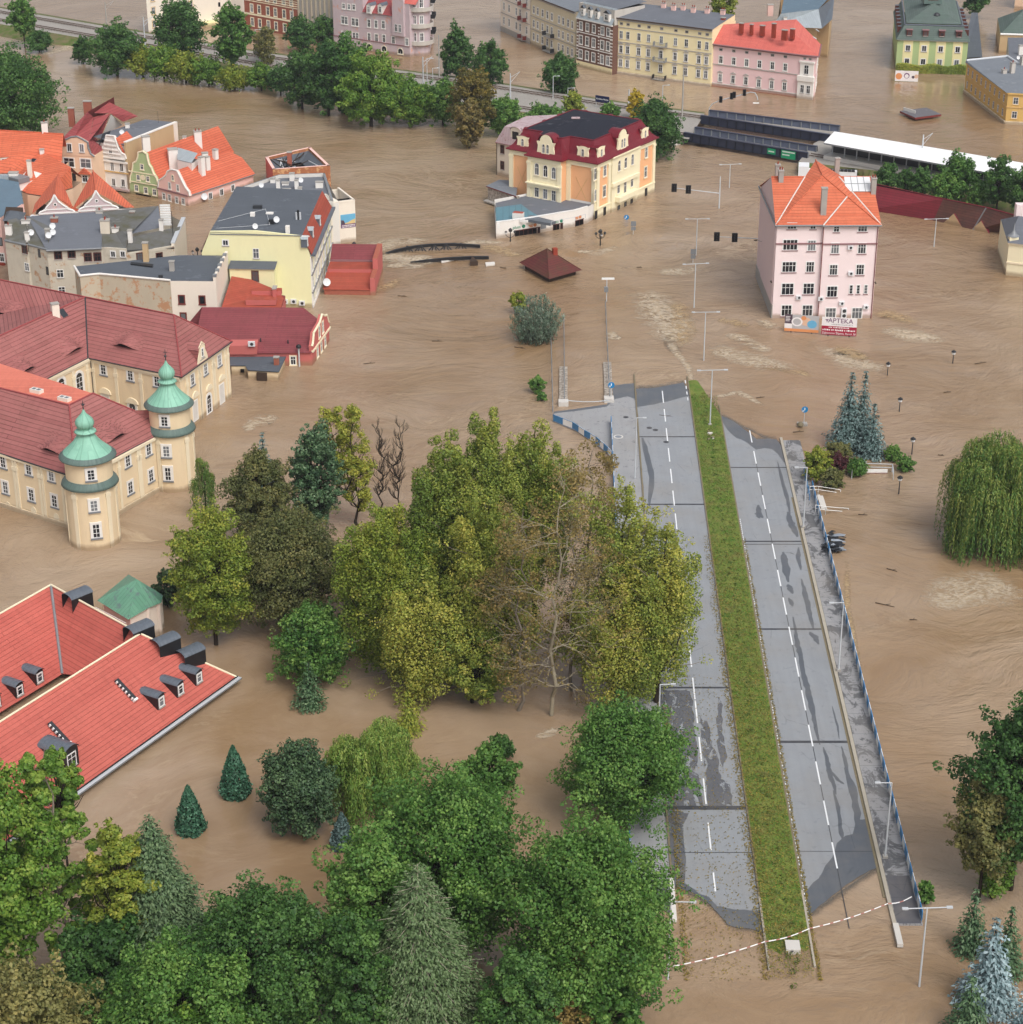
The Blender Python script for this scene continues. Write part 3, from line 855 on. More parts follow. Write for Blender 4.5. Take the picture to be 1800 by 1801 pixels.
def track(px, z, name='railway_track'):
 mb = MB(); pts = [P(x, y, z) for x, y in px]
 for a, b in zip(pts[:-1], pts[1:]):
  d = (b - a).normalized(); nrm = Vector((-d.y, d.x, 0))
  for s_ in (-.75, .75):
   mb.box(a + nrm * (s_ - .06) , b - a, nrm * .12, (0, 0, .2), 'rail_steel')
  L = (b - a).length
  for k in range(int(L / 1.1)):
   c = a + d * (k * 1.1 + .3)
   mb.box(c - nrm * 1.25 - VZ(.05), nrm * 2.5, d * .4, (0, 0, .1), 'sleeper')
 return struct(mb.build(name))
track(trk_n, 1.82); track(trk_f, 1.86)
# right-hand embankment and platform
ln = [P(x, y, -.3) for x, y in [(1402, 308), (1505, 309), (1540, 322), (1650, 350), (1850, 400)]]
l2 = [P(x, y, 1.5) for x, y in [(1405, 284), (1505, 296), (1560, 302), (1660, 322), (1850, 362)]]
l3 = [P(x, y, 1.5) for x, y in [(1432, 252), (1520, 262), (1660, 290), (1850, 322)]]
l4 = [P(x, y, -.3) for x, y in [(1462, 236), (1560, 246), (1700, 264), (1850, 292)]]
o = loft([ln, l2, l3, l4], ['bank_earth', 'ballast', 'ballast']).build('embankment'); struct(fixup(o))
track([(1424, 272), (1500, 284), (1611, 303), (1720, 326), (1850, 352)], 1.56)
# STREET FURNITURE
def rail_frame(mb, pts, h, m, posts=True, r=.04, mid=1, step=2.0):
 for k in range(mid + 1):
  z = h * (1 - k * .45)
  mb.path([p + VZ(z) for p in pts], r, m, 5)
 if posts:
  for a, b in zip(pts[:-1], pts[1:]):
   n = max(1, int((b - a).length / step))
   for i in range(n):
    p = a.lerp(b, i / n); mb.tube(p, p + VZ(h), r, r, m, 5)
  mb.tube(pts[-1], pts[-1] + VZ(h), r, r, m, 5)
def panel_railing(label, pts, group=None, plen=1.65):
 """railing of blue posts with alternating white and blue panels"""
 t_ = thing('railing', label, 'railing', pts[0], group)
 mb = MB(); rail_frame(mb, pts, 1.08, 'blue_paint', True, .035, 0, plen * 2)
 mb.build('rail', t_)
 i = 0
 for a, b in zip(pts[:-1], pts[1:]):
  n = max(1, round((b - a).length / plen)); d = (b - a) / n
  nr = Vector((-d.y, d.x, 0)).normalized()
  for k in range(n):
   p = a + d * k
   q = MB(); q.box(p + d * .03 + VZ(.1), d * .94, nr * .09, (0, 0, .98), 'white_paint' if i % 2 else 'blue_paint')
   q.build('panel', t_); i += 1
 return t_
panel_railing('long railing of alternating blue and white panels along the right edge of the bridge', [rd(RR, 265, .2), rd(RR, 164, .2)])
panel_railing('blue and white panel railing following the left pavement under the poplars', [rd(LR, 289, .1), rd(LR, 152, .1)], plen=2.2)
panel_railing('short curved blue and white railing at the end of the flooded side road', [P(x, y, .1) for x, y in [(973, 741), (1007, 754), (1028, 768), (1048, 780), (1062, 792), (1076, 806)]])
def plain_rail(label, pts, m='lamp_grey', h=1.1, mid=1, step=2.0, r=.045, name='handrail'):
 o = thing(name, label, 'handrail', pts[0])
 mb = MB(); rail_frame(mb, pts, h, m, False, r, mid); mb.build('rail', o)
 mb = MB()
 for a, b in zip(pts[:-1], pts[1:]):
  n = max(1, int((b - a).length / step))
  for i in range(n + 1):
   p = a.lerp(b, i / n); mb.tube(p - VZ(.3), p + VZ(h), r * 1.1, r * 1.1, m, 5)
 mb.build('post', o)
 return o
plain_rail('blue and white handrail curving beside the shrubs at the top of the bridge pavement', [P(1414, 835, .2), P(1421, 868, .2), P(1424, 880, .2)], 'blue_paint')
plain_rail('upper green-white stair rail running down into the water beside the shrubs', [P(1424, 868, .2), P(1439, 868, .2), P(1478, 874, -.8)], 'white_paint')
plain_rail('lower green-white stair rail running down into the water by the white steps', [P(1434, 901, .2), P(1452, 904, .1), P(1492, 907, -.9)], 'white_paint')
o = thing('steps', 'pale concrete steps between two stair rails at the bridge edge', 'steps', P(1445, 885))
mb = MB()
a, b = P(1437, 872), P(1437, 896)
for i in range(6):
 mb.box(Vector((a.x + i * .42, b.y, -1.2)), (.42, 0, 0), (0, a.y - b.y, 0), (0, 0, 1.38 - i * .14), 'pale_concrete')
mb.build('flight', o)
o = thing('viewing_frame', 'pale metal rail frame round a half drowned white board below the spruces', 'railing', P(1534, 830))
mb = MB(); rail_frame(mb, [P(1498, 842), P(1500, 828), P(1569, 830), P(1571, 844)], 1.2, 'lamp_grey', True, .06, 1, 3); mb.build('rail', o)
mb = MB(); A, B = P(1522, 833), P(1561, 833)
mb.box(A + VZ(.02), B - A, (0, .12, 0), (0, 0, .62), 'white_paint'); mb.box(A + Vector((0, -.004, .04)), B - A, (0, .1, 0), (0, 0, .1), 'red_frame'); mb.build('board', o)
# stone walls with steel handrails standing in the flood at the head of the bridge
t = NT('rubble'); v = t.add('ShaderNodeTexVoronoi', Scale=2.2); t.link(t.pos(), v.inputs['Vector'])
t.out(t.mix(v.outputs['Distance'], lin(112, 104, 96), lin(196, 186, 174)), 0.95, 0.1)
for lab, (a, b), wall in (('long thin steel handrail standing in the water left of the stone wall', ((969, 592), (973, 742)), None),
                          ('steel handrail on a narrow stone wall below the silvery willow', ((992, 563), (993, 708)), (993, 648, 993, 712)),
                          ('steel handrail on a low wall with a blue sign at its near end', ((1065, 540), (1072.5, 704)), (1070, 640, 1073, 706))):
 o = plain_rail(lab, [P(*a), P(*b)], 'gutter_grey', 1.0, 0, 4, .07)
 if wall:
  mb = MB(); A, B = P(wall[0], wall[1]), P(wall[2], wall[3])
  mb.box(A + Vector((-.8, 0, -.5)), (1.3, 0, 0), B - A, (0, 0, .85), 'rubble', 'rubble'); mb.build('wall', o)
  mb = MB(); mb.cbox(B + Vector((-.15, 0, -.4)), 1.5, 1.4, 1.1, 'pale_concrete'); mb.build('end_block', o)
o = thing('barrier_chain', 'slack pale rope strung across the flooded side road between the walls', 'rope', P(997, 706))
mb = MB(); A, B = P(996, 704, .7), P(1072, 704, .9)
mb.path([A.lerp(B, i / 8) - VZ(.25 * math.sin(math.pi * i / 8)) for i in range(9)], .07, 'lamp_grey'); mb.build('rope', o)
def street_lamp(base, top_y, label, arms, group='grey street lamps', z0=0.0, armlen=1.9, h=None):
 b = P(base[0], base[1], z0)
 h = h or (ZAT(b.x, b.y, top_y) - z0)
 o = thing('street_lamp', label, 'street lamp', b, group)
 mb = MB(); mb.tube(b - VZ(1), b + VZ(h), .11, .07, 'lamp_grey', 8)
 if z0 > .1: mb.cbox(b, .5, .5, .25, 'concrete')
 mb.build('pole', o)
 d = Vector((1, .1 * random.uniform(-1, 1), .04)).normalized()
 top = b + VZ(h)
 mb = MB()
 mb.tube(top + d * (-armlen if 'L' in arms else 0), top + d * (armlen if 'R' in arms else 0), .06, .06, 'lamp_grey', 6); mb.build('arm', o)
 for s_, k in ((-1, 'L'), (1, 'R')):
  if k in arms:
   c = top + d * s_ * armlen
   mb = MB(); mb.box(c + Vector((-.35 if s_ < 0 else -.15, -.14, -.06)), (.55, 0, 0), (0, .28, 0), (0, 0, .14), 'lamp_grey'); mb.build('lamp_head', o)
 return o
street_lamp((1249, 748), 651, 'double-armed street lamp standing on the grass tip of the median', 'LR', z0=.2)
street_lamp((1238, 634), 549, 'double-armed street lamp standing in water just beyond the grass median', 'LR')
street_lamp((1221, 541), 464, 'double-armed street lamp beside the foaming rapid', 'LR')
street_lamp((1224.5, 449), 385, 'double-armed street lamp midway between the rapid and the traffic light mast', 'LR')
street_lamp((1283, 330), 289, 'short half drowned double-armed lamp near the railway bridge', 'LR')
street_lamp((1643, 434), 385, 'double-armed lamp in water before the long red roof', 'LR')
street_lamp((1175, 1722), 1586, 'double-armed street lamp at the near left end of the bridge', 'LR')
street_lamp((1617, 1735), 1597, 'double-armed street lamp in water at the near right end of the bridge', 'LR')
for (b, ty, lb) in (((1413, 928), 822, 'single-armed lamp on the bridge pavement nearest the stairs'), ((1475, 1180), 1060, 'single-armed lamp midway along the right bridge pavement'), ((1557, 1508), 1377, 'single-armed lamp at the near end of the right bridge pavement')):
 street_lamp(b, ty, lb, 'L', 'single-armed lamps on the bridge', .2, 1.3)
street_lamp((1117, 842), 735, 'single-armed lamp on the left kerb beside the poplar tips', 'R', 'single-armed lamps on the bridge', .1, 1.0)
street_lamp((1157, 1330), 1204, 'single-armed lamp rising between the poplar and the round maple', 'R', 'single-armed lamps on the bridge', .1, 1.3)
for b, ty, lb in (((973, 174), 134, 'curved white platform lamp left of the station sign'), ((999, 175), 155, 'small curved platform lamp next to the station sign'), ((1165, 192), 150, 'curved white platform lamp right of the yellow bush'), ((752, 162), 103, 'curved white platform lamp beside the lilac house'), ((762, 165), 120, 'shorter curved platform lamp beside the lilac house'), ((452, 112), 52, 'curved white platform lamp by the birches')):
 street_lamp(b, ty, lb, 'R', 'platform lamps', 1.7, 1.2)
def signal_mast(label, base, top_y, arm_y, heads, z0=0):
 b = P(*base); o = thing('traffic_light', label, 'traffic light', b, 'traffic light masts')
 h = ZAT(b.x, b.y, top_y); ha = ZAT(b.x, b.y, arm_y)
 mb = MB(); mb.tube(b - VZ(1), b + VZ(h), .16, .1, 'lamp_grey', 8); mb.build('mast', o)
 f = Fac((b.x - 60, b.y), (b.x, b.y))
 us = [f.hit(*q) for q in heads]
 mb = MB(); mb.tube((b.x, b.y, ha), f.pt(us[0][0] - .4, us[0][1]), .1, .06, 'lamp_grey', 6); mb.build('arm', o)
 for u, z in us:
  p = f.pt(u, z); mb = MB()
  mb.cbox(p + Vector((0, -.1, -.85)), 1.05, .12, 1.7, 'black_metal'); mb.cbox(p + Vector((0, -.2, -.6)), .45, .25, 1.2, 'shade_black')
  for k in range(3): mb.tube(p + Vector((0, -.33, .4 - .4 * k)), p + Vector((0, -.5, .36 - .4 * k)), .14, .14, 'dark_metal', 8)
  mb.build('signal_head', o)
 return o
signal_mast('white cantilever mast with two black traffic lights in open water', (1265, 366), 310, 340, [(1186, 330), (1211, 333)])
signal_mast('traffic light arm with two black heads reaching out from behind the pink house', (1338, 470), 410, 420, [(1261, 416), (1292.5, 417.5)])
o = thing('traffic_light', 'white curved gantry with black traffic lights above the far railway girder', 'traffic light', P(1247, 197), 'traffic light masts')
b = P(1247, 199); f = Fac((b.x, b.y), (b.x + 40, b.y - 14))
arc = [(1247, 197), (1248, 190), (1253, 183), (1265, 177), (1300, 168), (1320, 162), (1328, 163), (1332, 170), (1333, 176)]
mb = MB(); mb.path([f.pt(*f.hit(*q)) for q in arc], .12, 'lamp_grey', 6); mb.build('gantry', o)
mb = MB(); p = f.pt(*f.hit(1330, 182)); mb.box(p - Vector((.7, .2, 0)), (1.4, 0, 0), (0, .4, 0), (0, 0, .2), 'white_paint'); mb.build('lamp_head', o)
for q in ((1268, 175), (1287, 169), (1291.5, 167), (1309.5, 163)):
 p = f.pt(*f.hit(*q)); mb = MB(); mb.cbox(p + Vector((0, -.15, -.7)), .75, .25, 1.5, 'black_metal'); mb.cbox(p + Vector((0, -.3, -.5)), .3, .1, 1.1, 'shade_black'); mb.build('signal_head', o)
def park_lantern(base, top_y, label):
 b = P(*base); h = ZAT(b.x, b.y, top_y)
 o = thing('park_lantern', label, 'lantern', b, 'black park lanterns')
 mb = MB(); mb.tube(b - VZ(.5), b + VZ(h - .75), .1, .07, 'dark_metal', 6); mb.build('post', o)
 c = b + VZ(h - .75)
 mb = MB(); mb.lathe(c, [(.08, 0), (.3, .1), (.34, .45)], 'dish_white', 8, False); mb.build('glass', o)
 mb = MB(); mb.lathe(c + VZ(.45), [(.42, 0), (.36, .14), (.1, .32), (.02, .4)], 'black_metal', 8, False)
 for k in range(4):
  a = k * math.pi / 2; mb.tube(c + Vector((.1 * math.cos(a), .1 * math.sin(a), 0)), c + Vector((.38 * math.cos(a), .38 * math.sin(a), .46)), .03, .03, 'black_metal', 4)
 mb.build('cap', o)
park_lantern((1676, 639), 616, 'black park lantern farthest right in the open water')
park_lantern((1561, 660), 637, 'black park lantern just right of the spruce tips')
park_lantern((1582, 724), 699, 'black park lantern level with the middle of the spruces')
park_lantern((1604, 799), 769, 'black park lantern beside the low green bush')
park_lantern((1581, 869), 837, 'black park lantern nearest the rail frame')
def old_lantern(base, top_y, label, arms):
 b = P(*base); h = ZAT(b.x, b.y, top_y)
 o = thing('old_lantern', label, 'lantern', b, 'old-style iron lanterns')
 mb = MB(); mb.tube(b - VZ(.5), b + VZ(h - .5), .13, .08, 'black_metal', 6); mb.build('post', o)
 for k in range(arms):
  a = 2 * math.pi * k / max(arms, 1) + .2
  e = b + Vector((math.cos(a) * .85, math.sin(a) * .85, h - 1.0)); c = b + VZ(h - 1.8)
  mb = MB(); mb.path([c, c.lerp(e, .6) - VZ(.25), e - VZ(.25), e], .06, 'black_metal', 5)
  mb.lathe(e, [(.06, 0), (.2, .08), (.24, .36)], 'dish_white' if k % 2 else 'dark_metal', 6, False); mb.lathe(e + VZ(.36), [(.3, 0), (.06, .25)], 'black_metal', 6, False); mb.build('arm', o)
 mb = MB(); mb.lathe(b + VZ(h - .6), [(.3, 0), (.38, .4), (.1, .7)], 'black_metal', 6, False); mb.build('cap', o)
old_lantern((1056, 432), 404, 'tall black iron lantern with several arms before the orange mansion', 4)
old_lantern((898, 425), 402, 'black two-armed lantern before the white pharmacy pavilion', 2)
old_lantern((624, 456), 426, 'black two-armed lantern above the small brick-red terrace', 2)
old_lantern((348, 452), 436, 'black two-armed lantern in the alley left of the yellow house', 2)
def round_sign(c, label, base=None, h=None):
 b = P(*base); f = Fac((b.x - 5, b.y), (b.x + 5, b.y)); z = f.hit(*c)[1]
 o = thing('road_sign', label, 'road sign', b, 'round blue road signs')
 mb = MB(); mb.tube(b - VZ(.5), b + VZ(z), .05, .05, 'lamp_grey', 6); mb.build('post', o)
 mb = MB(); p = b + Vector((0, -.08, z)); n = 16
 ring = [p + Vector((.5 * math.cos(2 * math.pi * i / n), 0, .5 * math.sin(2 * math.pi * i / n))) for i in range(n)]
 mb.poly(ring, 'sign_blue'); mb.poly([q + Vector((0, .04, 0)) for q in ring[::-1]], 'lamp_grey')
 mb.build('disc', o)
 mb = MB(); q = p + Vector((0, -.02, 0))
 def pl(*uv): mb.poly([q + Vector((u, 0, v)) for u, v in uv], 'white_paint')
 pl((-.07, .3), (.07, .3), (.07, -.05), (-.07, -.05)); pl((-.07, -.05), (.07, -.05), (-.2, -.28), (-.3, -.16)); pl((-.32, -.02), (-.36, -.34), (-.06, -.3))
 mb.build('arrow', o)
 return o
round_sign((1414, 720), 'round blue arrow sign above a half drowned planter', (1414, 748))
round_sign((1074, 677), 'round blue arrow sign at the end of the low wall', (1075, 706))
round_sign((1102, 382), 'half drowned blue sign near the mansion steps', (1102, 386))
o = thing('concrete_planter', 'half drowned concrete planter with a pale rounded lump under the blue sign', 'planter', P(1411, 750))
mb = MB(); mb.cbox(P(1411, 751, -.3), 1.5, 1.0, .65, 'concrete'); mb.lathe(P(1408, 748, .3), [(.5, 0), (.48, .25), (.25, .5), (.03, .58)], 'kerb_mossy', 10); mb.build('body', o)
for bx, y, lb in ((1114, 412, 'grey back of a tall road sign in the open water'), (1219, 462, 'grey back of a road sign behind the lamps')):
 o = thing('road_sign', lb, 'road sign', P(bx, y)); b = P(bx, y); mb = MB(); mb.tube(b - VZ(.5), b + VZ(2.3), .05, .05, 'lamp_grey', 6); mb.build('post', o)
 mb = MB()
 for z, w, hh in ((1.6, .5, 1.0), (.8, .45, .7)): mb.cbox(b + Vector((0, -.06, z)), w * 2, .05, hh, 'gutter_grey')
 mb.build('plate', o)
o = thing('camera_mast', 'slim mast with a white camera bar beyond the low walls', 'mast', P(1067, 530))
b = P(1067, 530); mb = MB(); mb.tube(b, b + VZ(4.2), .1, .08, 'lamp_grey', 6); mb.build('post', o)
mb = MB(); mb.cbox(b + Vector((.2, 0, 4.0)), 2.2, .3, .3, 'white_paint'); mb.cbox(b + Vector((-.1, -.1, 1.8)), .7, .5, .9, 'gutter_grey'); mb.build('camera', o)
# barrier tape strung from lamp to lamp across the near end of the bridge
plain('tape_white', (238, 238, 238), 0.5, 0.3, 0.03); plain('tape_red', (178, 120, 112), 0.5, 0.3, 0.05)
o = thing('barrier_tape', 'striped barrier tape stretched across both carriageways at the near end', 'barrier tape', P(1346, 1656))
mb = MB(); pts = [P(1176, 1702, .9), P(1346, 1657, .8), P(1424, 1634, .8), P(1562, 1590, .9), P(1604, 1578, 1.1)]
for a, b in zip(pts[:-1], pts[1:]):
 n = int((b - a).length / .38)
 for i in range(n):
  p, q = a.lerp(b, i / n), a.lerp(b, (i + 1) / n)
  for w, s_ in ((p, i / n), (q, (i + 1) / n)): w.z -= .25 * math.sin(math.pi * s_)
  m = 'tape_white' if i % 3 else 'tape_red'
  mb.poly([p, q, q + Vector((0, .04, .1)), p + Vector((0, .04, .1))], m)
mb.build('tape', o)
o = thing('manhole_block', 'square concrete manhole block at the near end of the grass median', 'manhole', P(1393, 1672))
mb = MB(); mb.cbox(P(1394, 1673, -.2), 1.35, 1.5, .75, 'pale_concrete', -.03); mb.build('block', o)
mb = MB(); mb.lathe(P(1394, 1673, .552), [(.13, 0), (.13, .01)], 'tar', 10); mb.build('lifting_hole', o)
o = thing('manhole_block', 'small rubble heap with a stone in the grass median near the lamp', 'rubble heap', P(1249, 764, .2))
rnd = random.Random(2)
for i in range(9): mb = MB(); mb.cbox(P(1249 + rnd.uniform(-6, 6), 764 + rnd.uniform(-6, 10), .2), rnd.uniform(.2, .5), rnd.uniform(.2, .5), rnd.uniform(.1, .3), 'pale_concrete' if i < 3 else 'kerb_mossy', rnd.random()); mb.build('stone', o)
# black tarpaulin heap against the railing
o = thing('tarpaulin_heap', 'heap of crumpled black plastic caught against the outside of the bridge railing', 'debris', P(1466, 955))
plain('black_plastic', (30, 32, 36), 0.25, 0.6, 0.3, scale=3); plain('grey_plastic', (150, 158, 168), 0.3, 0.5, 0.2)
mb = MB(); rnd = random.Random(8)
for i in range(46):
 c = P(1465 + rnd.uniform(-12, 14), 952 + rnd.uniform(-18, 16), rnd.uniform(0, .7)); a = rnd.uniform(-.6, .3)
 L, w = rnd.uniform(.6, 2.0), rnd.uniform(.15, .45)
 d = Vector((math.cos(a), math.sin(a), rnd.uniform(-.25, .25))); e = Vector((-d.y, d.x, rnd.uniform(-.4, .4))).normalized()
 mb.quadmesh([[c - d * L / 2 + e * w * s_ + VZ(rnd.uniform(-.1, .1) - abs(s_) * .15) for s_ in (-1, 0, 1)], [c + VZ(.25) + e * w * s_ * 1.2 - VZ(abs(s_) * .2) for s_ in (-1, 0, 1)], [c + d * L / 2 + e * w * s_ * .7 for s_ in (-1, 0, 1)]], 'grey_plastic' if rnd.random() < .2 else 'black_plastic')
mb.build('sheet', o)
rnd = random.Random(21)
for x, y in ((905, 610), (760, 600), (1160, 730), (1395, 760), (1510, 905), (1560, 1000), (1600, 1090), (1660, 690), (1650, 800), (1715, 640), (640, 640), (880, 470), (1120, 470), (1330, 700), (1575, 560), (1540, 1060), (1480, 745), (700, 520)):
 o = thing('drifting_stick', 'thin dark stick drifting on the open brown flood water', 'debris', P(x, y), 'sticks drifting on the flood'); mb = MB(); a = rnd.uniform(-.6, .4); L = rnd.uniform(.8, 2.6); d = Vector((math.cos(a), math.sin(a), 0)); p = P(x, y, .04)
 mb.tube(p, p + d * L, .09, .04, 'wood_dark', 5); mb.tube(p + d * L * .5, p + d * L * .75 + Vector((-d.y, d.x, .1)) * .5, .05, .02, 'wood_dark', 4); mb.build('stick', o)
# hoardings
def hoarding(label, bl, br, h, z0=.15):
 A, B = P(*bl), P(*br); f = Fac(A, B)
 o = thing('billboard', label, 'billboard', A.lerp(B, .5))
 mb = MB()
 for s_ in (.2, .8): mb.tube(f.pt(f.L * s_, -1, -.12), f.pt(f.L * s_, z0 + h, -.12), .1, .1, 'dark_metal', 6)
 mb.build('leg', o)
 return o, f
def panel(o, f, u0, u1, z0, z1, off, m, name='panel', base=0.0):
 mb = MB(); f.slab(mb, u0, u1, z0, z1, off, m, base); return mb.build(name, o)
plain('poster_red', (166, 34, 62), 0.5, 0.3, 0.05); plain('poster_white', (240, 236, 236), 0.5, 0.3, 0.03)
plain('poster_orange', (226, 150, 96), 0.5, 0.3, 0.05); plain('poster_grey', (186, 184, 186), 0.5, 0.3, 0.12, scale=.8); plain('poster_skin', (224, 186, 160), 0.5, 0.3, 0.08)
plain('poster_dark', (88, 72, 84), 0.5, 0.3, 0.1); plain('poster_purple', (112, 70, 110), 0.5, 0.3, 0.05); plain('poster_blue', (110, 178, 214), 0.6, 0.2, 0.1); plain('poster_yellow', (222, 196, 138), 0.6, 0.2, 0.1)
o, f = hoarding('white and red pharmacy billboard lettered APTEKA standing before the pink house', (1444.5, 590), (1506, 594), 3.0)
L = f.L
H_ = 3.1
panel(o, f, 0, L, .25, .25 + H_ * .5, .05, 'poster_red'); panel(o, f, 0, L, .25 + H_ * .5, .25 + H_, .05, 'poster_white')
text(o, 'APTEKA', f.pt(L * .53, .25 + H_ * .81, .07), 1.15, f.ang, 'poster_purple')
mb = MB(); f.shape(mb, [(.5, 2.95), (1.15, 2.95), (.9, 2.7), (.83, 2.3), (.75, 2.7)], .065, 'poster_purple', .0); mb.build('emblem', o)
def scrawl(o, f, u0, u1, z, h, m, off=.07):
 """a line of print too small to read: short strokes"""
 mb = MB(); u = u0; rnd = random.Random(int(z * 100))
 while u < u1:
  w = rnd.uniform(.1, .26); f.slab(mb, u, min(u + w, u1), z, z + h * rnd.uniform(.7, 1.0), off, m, off - .02); u += w + (.08 if rnd.random() < .8 else .22)
 return mb.build('lettering', o)
scrawl(o, f, L * .28, L * .88, .25 + H_ * .57, .22, 'poster_grey'); scrawl(o, f, L * .2, L * .78, .25 + H_ * .4, .22, 'poster_white'); scrawl(o, f, L * .03, L * .96, .25 + H_ * .24, .3, 'poster_white')
text(o, 'Ząbkowice Śląskie, Rynek 38', f.pt(L * .5, .25 + H_ * .1, .07), .46, f.ang, 'poster_white')
o, f = hoarding('photographic billboard with an orange bottom strip standing before the pink house', (1379.5, 584), (1439.5, 588), 3.0)
L = f.L
panel(o, f, 0, L, .25, .75, .05, 'poster_orange'); panel(o, f, 0, L * .22, .754, 1.6, .05, 'poster_white'); panel(o, f, 0, L * .22, 1.604, 3.2, .05, 'poster_dark'); panel(o, f, L * .222, L, .754, 3.2, .05, 'poster_grey')
for uu, zz, rr, m in ((.36, 2.0, .85, 'poster_white'), (.36, 2.0, .6, 'poster_grey'), (.62, 2.1, .8, 'poster_skin'), (.8, 1.7, .75, 'poster_blue'), (.55, 2.7, .4, 'poster_orange')):
 mb = MB(); f.shape(mb, [(uu * L + rr * math.cos(i * .4488) * 1.1, zz + rr * .95 * math.sin(i * .4488)) for i in range(14)], .06 + .004 * random.random(), m, .04); mb.build('picture', o)
mb = MB()
for k in range(4): f.slab(mb, .15, .9 - .1 * (k % 2), 2.75 - k * .25, 2.85 - k * .25, .056, 'poster_white', .04)
mb.build('lettering', o)
o, f = hoarding('white hoarding with pinkish pictures standing in water before the green house', (1574, 143), (1614.5, 144.5), 2.8, 0)
L = f.L
panel(o, f, 0, L, .1, 2.7, .05, 'poster_white')
for uu, zz, rr, m in ((.16, 1.3, .8, 'poster_orange'), (.5, 1.5, .7, 'poster_purple'), (.5, 1.4, .5, 'poster_white'), (.78, 1.2, .35, 'poster_dark'), (.92, 1.4, .5, 'poster_skin')):
 mb = MB(); f.shape(mb, [(uu * L + rr * math.cos(i * .5236), zz + rr * math.sin(i * .5236)) for i in range(12)], .06 + .004 * random.random(), m, .04); mb.build('picture', o)
# half drowned roofs and bridge arcs
t = tiles('kiosk_tiles', (92, 44, 46), (108, 56, 52), .5, .5, .05, 0.75, (84, 66, 48))
o = thing('drowned_kiosk', 'dark red hipped kiosk roof with a small brick chimney rising from the flood', 'kiosk', P(968, 470))
ap = P(955, 437, 4.0); c = [P(914, 462, 1.0), P(966, 491, 1.0), P(1023, 475, 1.0)]; c.append(c[0] + c[2] - c[1])
ctr = (c[0] + c[2]) / 2; ap2 = P(976, 452, 3.6)
mb = MB()
ap = Vector((ctr.x - .6, ctr.y, ZAT(ctr.x, ctr.y, 437.5)))
for i in range(4): mb.poly([c[i], c[(i + 1) % 4], ap], 'kiosk_tiles')
mb.poly(c[::-1], 'wood_dark'); o2 = mb.build('roof', o)
mb = MB(); mb.prism([ctr + (q - ctr) * .82 for q in c], -1, .98, 'wood_dark', False); mb.build('wall', o)
mb = MB(); mb.cbox(ap + Vector((1.4, -.5, -1.2)), .8, .8, 1.5, 'brick_red', .3); mb.build('chimney', o)
mb = MB();
for i in range(4): mb.tube(c[i] + VZ(.03), ap + VZ(.03), .07, .07, 'kiosk_tiles', 5)
mb.build('ridge', o)
def arc(label, pts, struts, w=.5):
 o = thing('footbridge_rail', label, 'bridge railing', P(*pts[0]), 'drowned footbridge railings')
 mb = MB(); q = [P(x, y, z) for x, y, z in pts]
 for a, b in zip(q[:-1], q[1:]):
  d = (b - a); n = Vector((-d.y, d.x, 0)).normalized() * w
  mb.box(a - n / 2 - VZ(.25), d, n, (0, 0, .5), 'black_metal')
 mb.build('girder', o)
 for x, y in struts:
  p = P(x, y, .1); s_ = MB()
  for dx in (-1.2, -.5, .5, 1.2): s_.tube(p + Vector((0, .2, .9)), p + Vector((dx, -.2, -.3)), .12, .1, 'black_metal', 5)
  s_.build('strut', o)
arc('longer black iron footbridge arc breaking the surface, with strut clusters', [(679, 447, 0), (700, 440, .5), (730, 434, .7), (760, 431, .8), (800, 430, .8), (845, 433, .4)], [(717, 441), (740, 440), (764, 439), (785, 438), (811, 436)])
arc('shorter black iron footbridge arc with white wreckage on it', [(722, 463, 0), (750, 459, .4), (790, 455, .5), (830, 453, .4), (860, 453, .3)], [])
for px, lb in ((((775, 459), (805, 454), (806, 457), (777, 463)), 'long white plank lying on the shorter footbridge arc'), (((854, 464), (870, 463), (871, 467), (855, 469)), 'white wreckage board drifting beside the drowned kiosk'), (((831, 457), (841, 467), (827, 468), (828, 465)), 'dark tilted board drifting below the shorter footbridge arc')):
 o = thing('drifting_board', lb, 'debris', P(*px[0])); mb = MB(); q = [P(x, y, 0) for x, y in px]
 mb.prism(q, .02, .3 if 'white' in lb else .8, 'white_dirty' if 'white' in lb else 'wood_dark'); mb.build('board', o)
o = thing('drowned_roof', 'flat dark canopy roof with a pale edge board just clear of the flood', 'canopy', P(1620, 200))
mb = MB(); c = [P(1583, 195, .9), P(1610, 207, .9), P(1656, 201, .9), P(1630, 189, .9)]
felt('canopy_felt', (110, 108, 112)); mb.prism(c, .45, .9, 'red_frame', 'canopy_felt', True); mb.build('roof', o)
mb = MB(); a, b = P(1589, 194, .9), P(1610, 200, .9); mb.box(a, b - a, (.1, .15, 0), (0, 0, .7), 'white_dirty'); mb.build('edge_board', o)
mb = MB(); mb.prism([c[0].lerp(c[2], .2), c[1].lerp(c[3], .2), c[2].lerp(c[0], .2), c[3].lerp(c[1], .2)], -1, .44, 'wood_dark', False); mb.build('post', o)
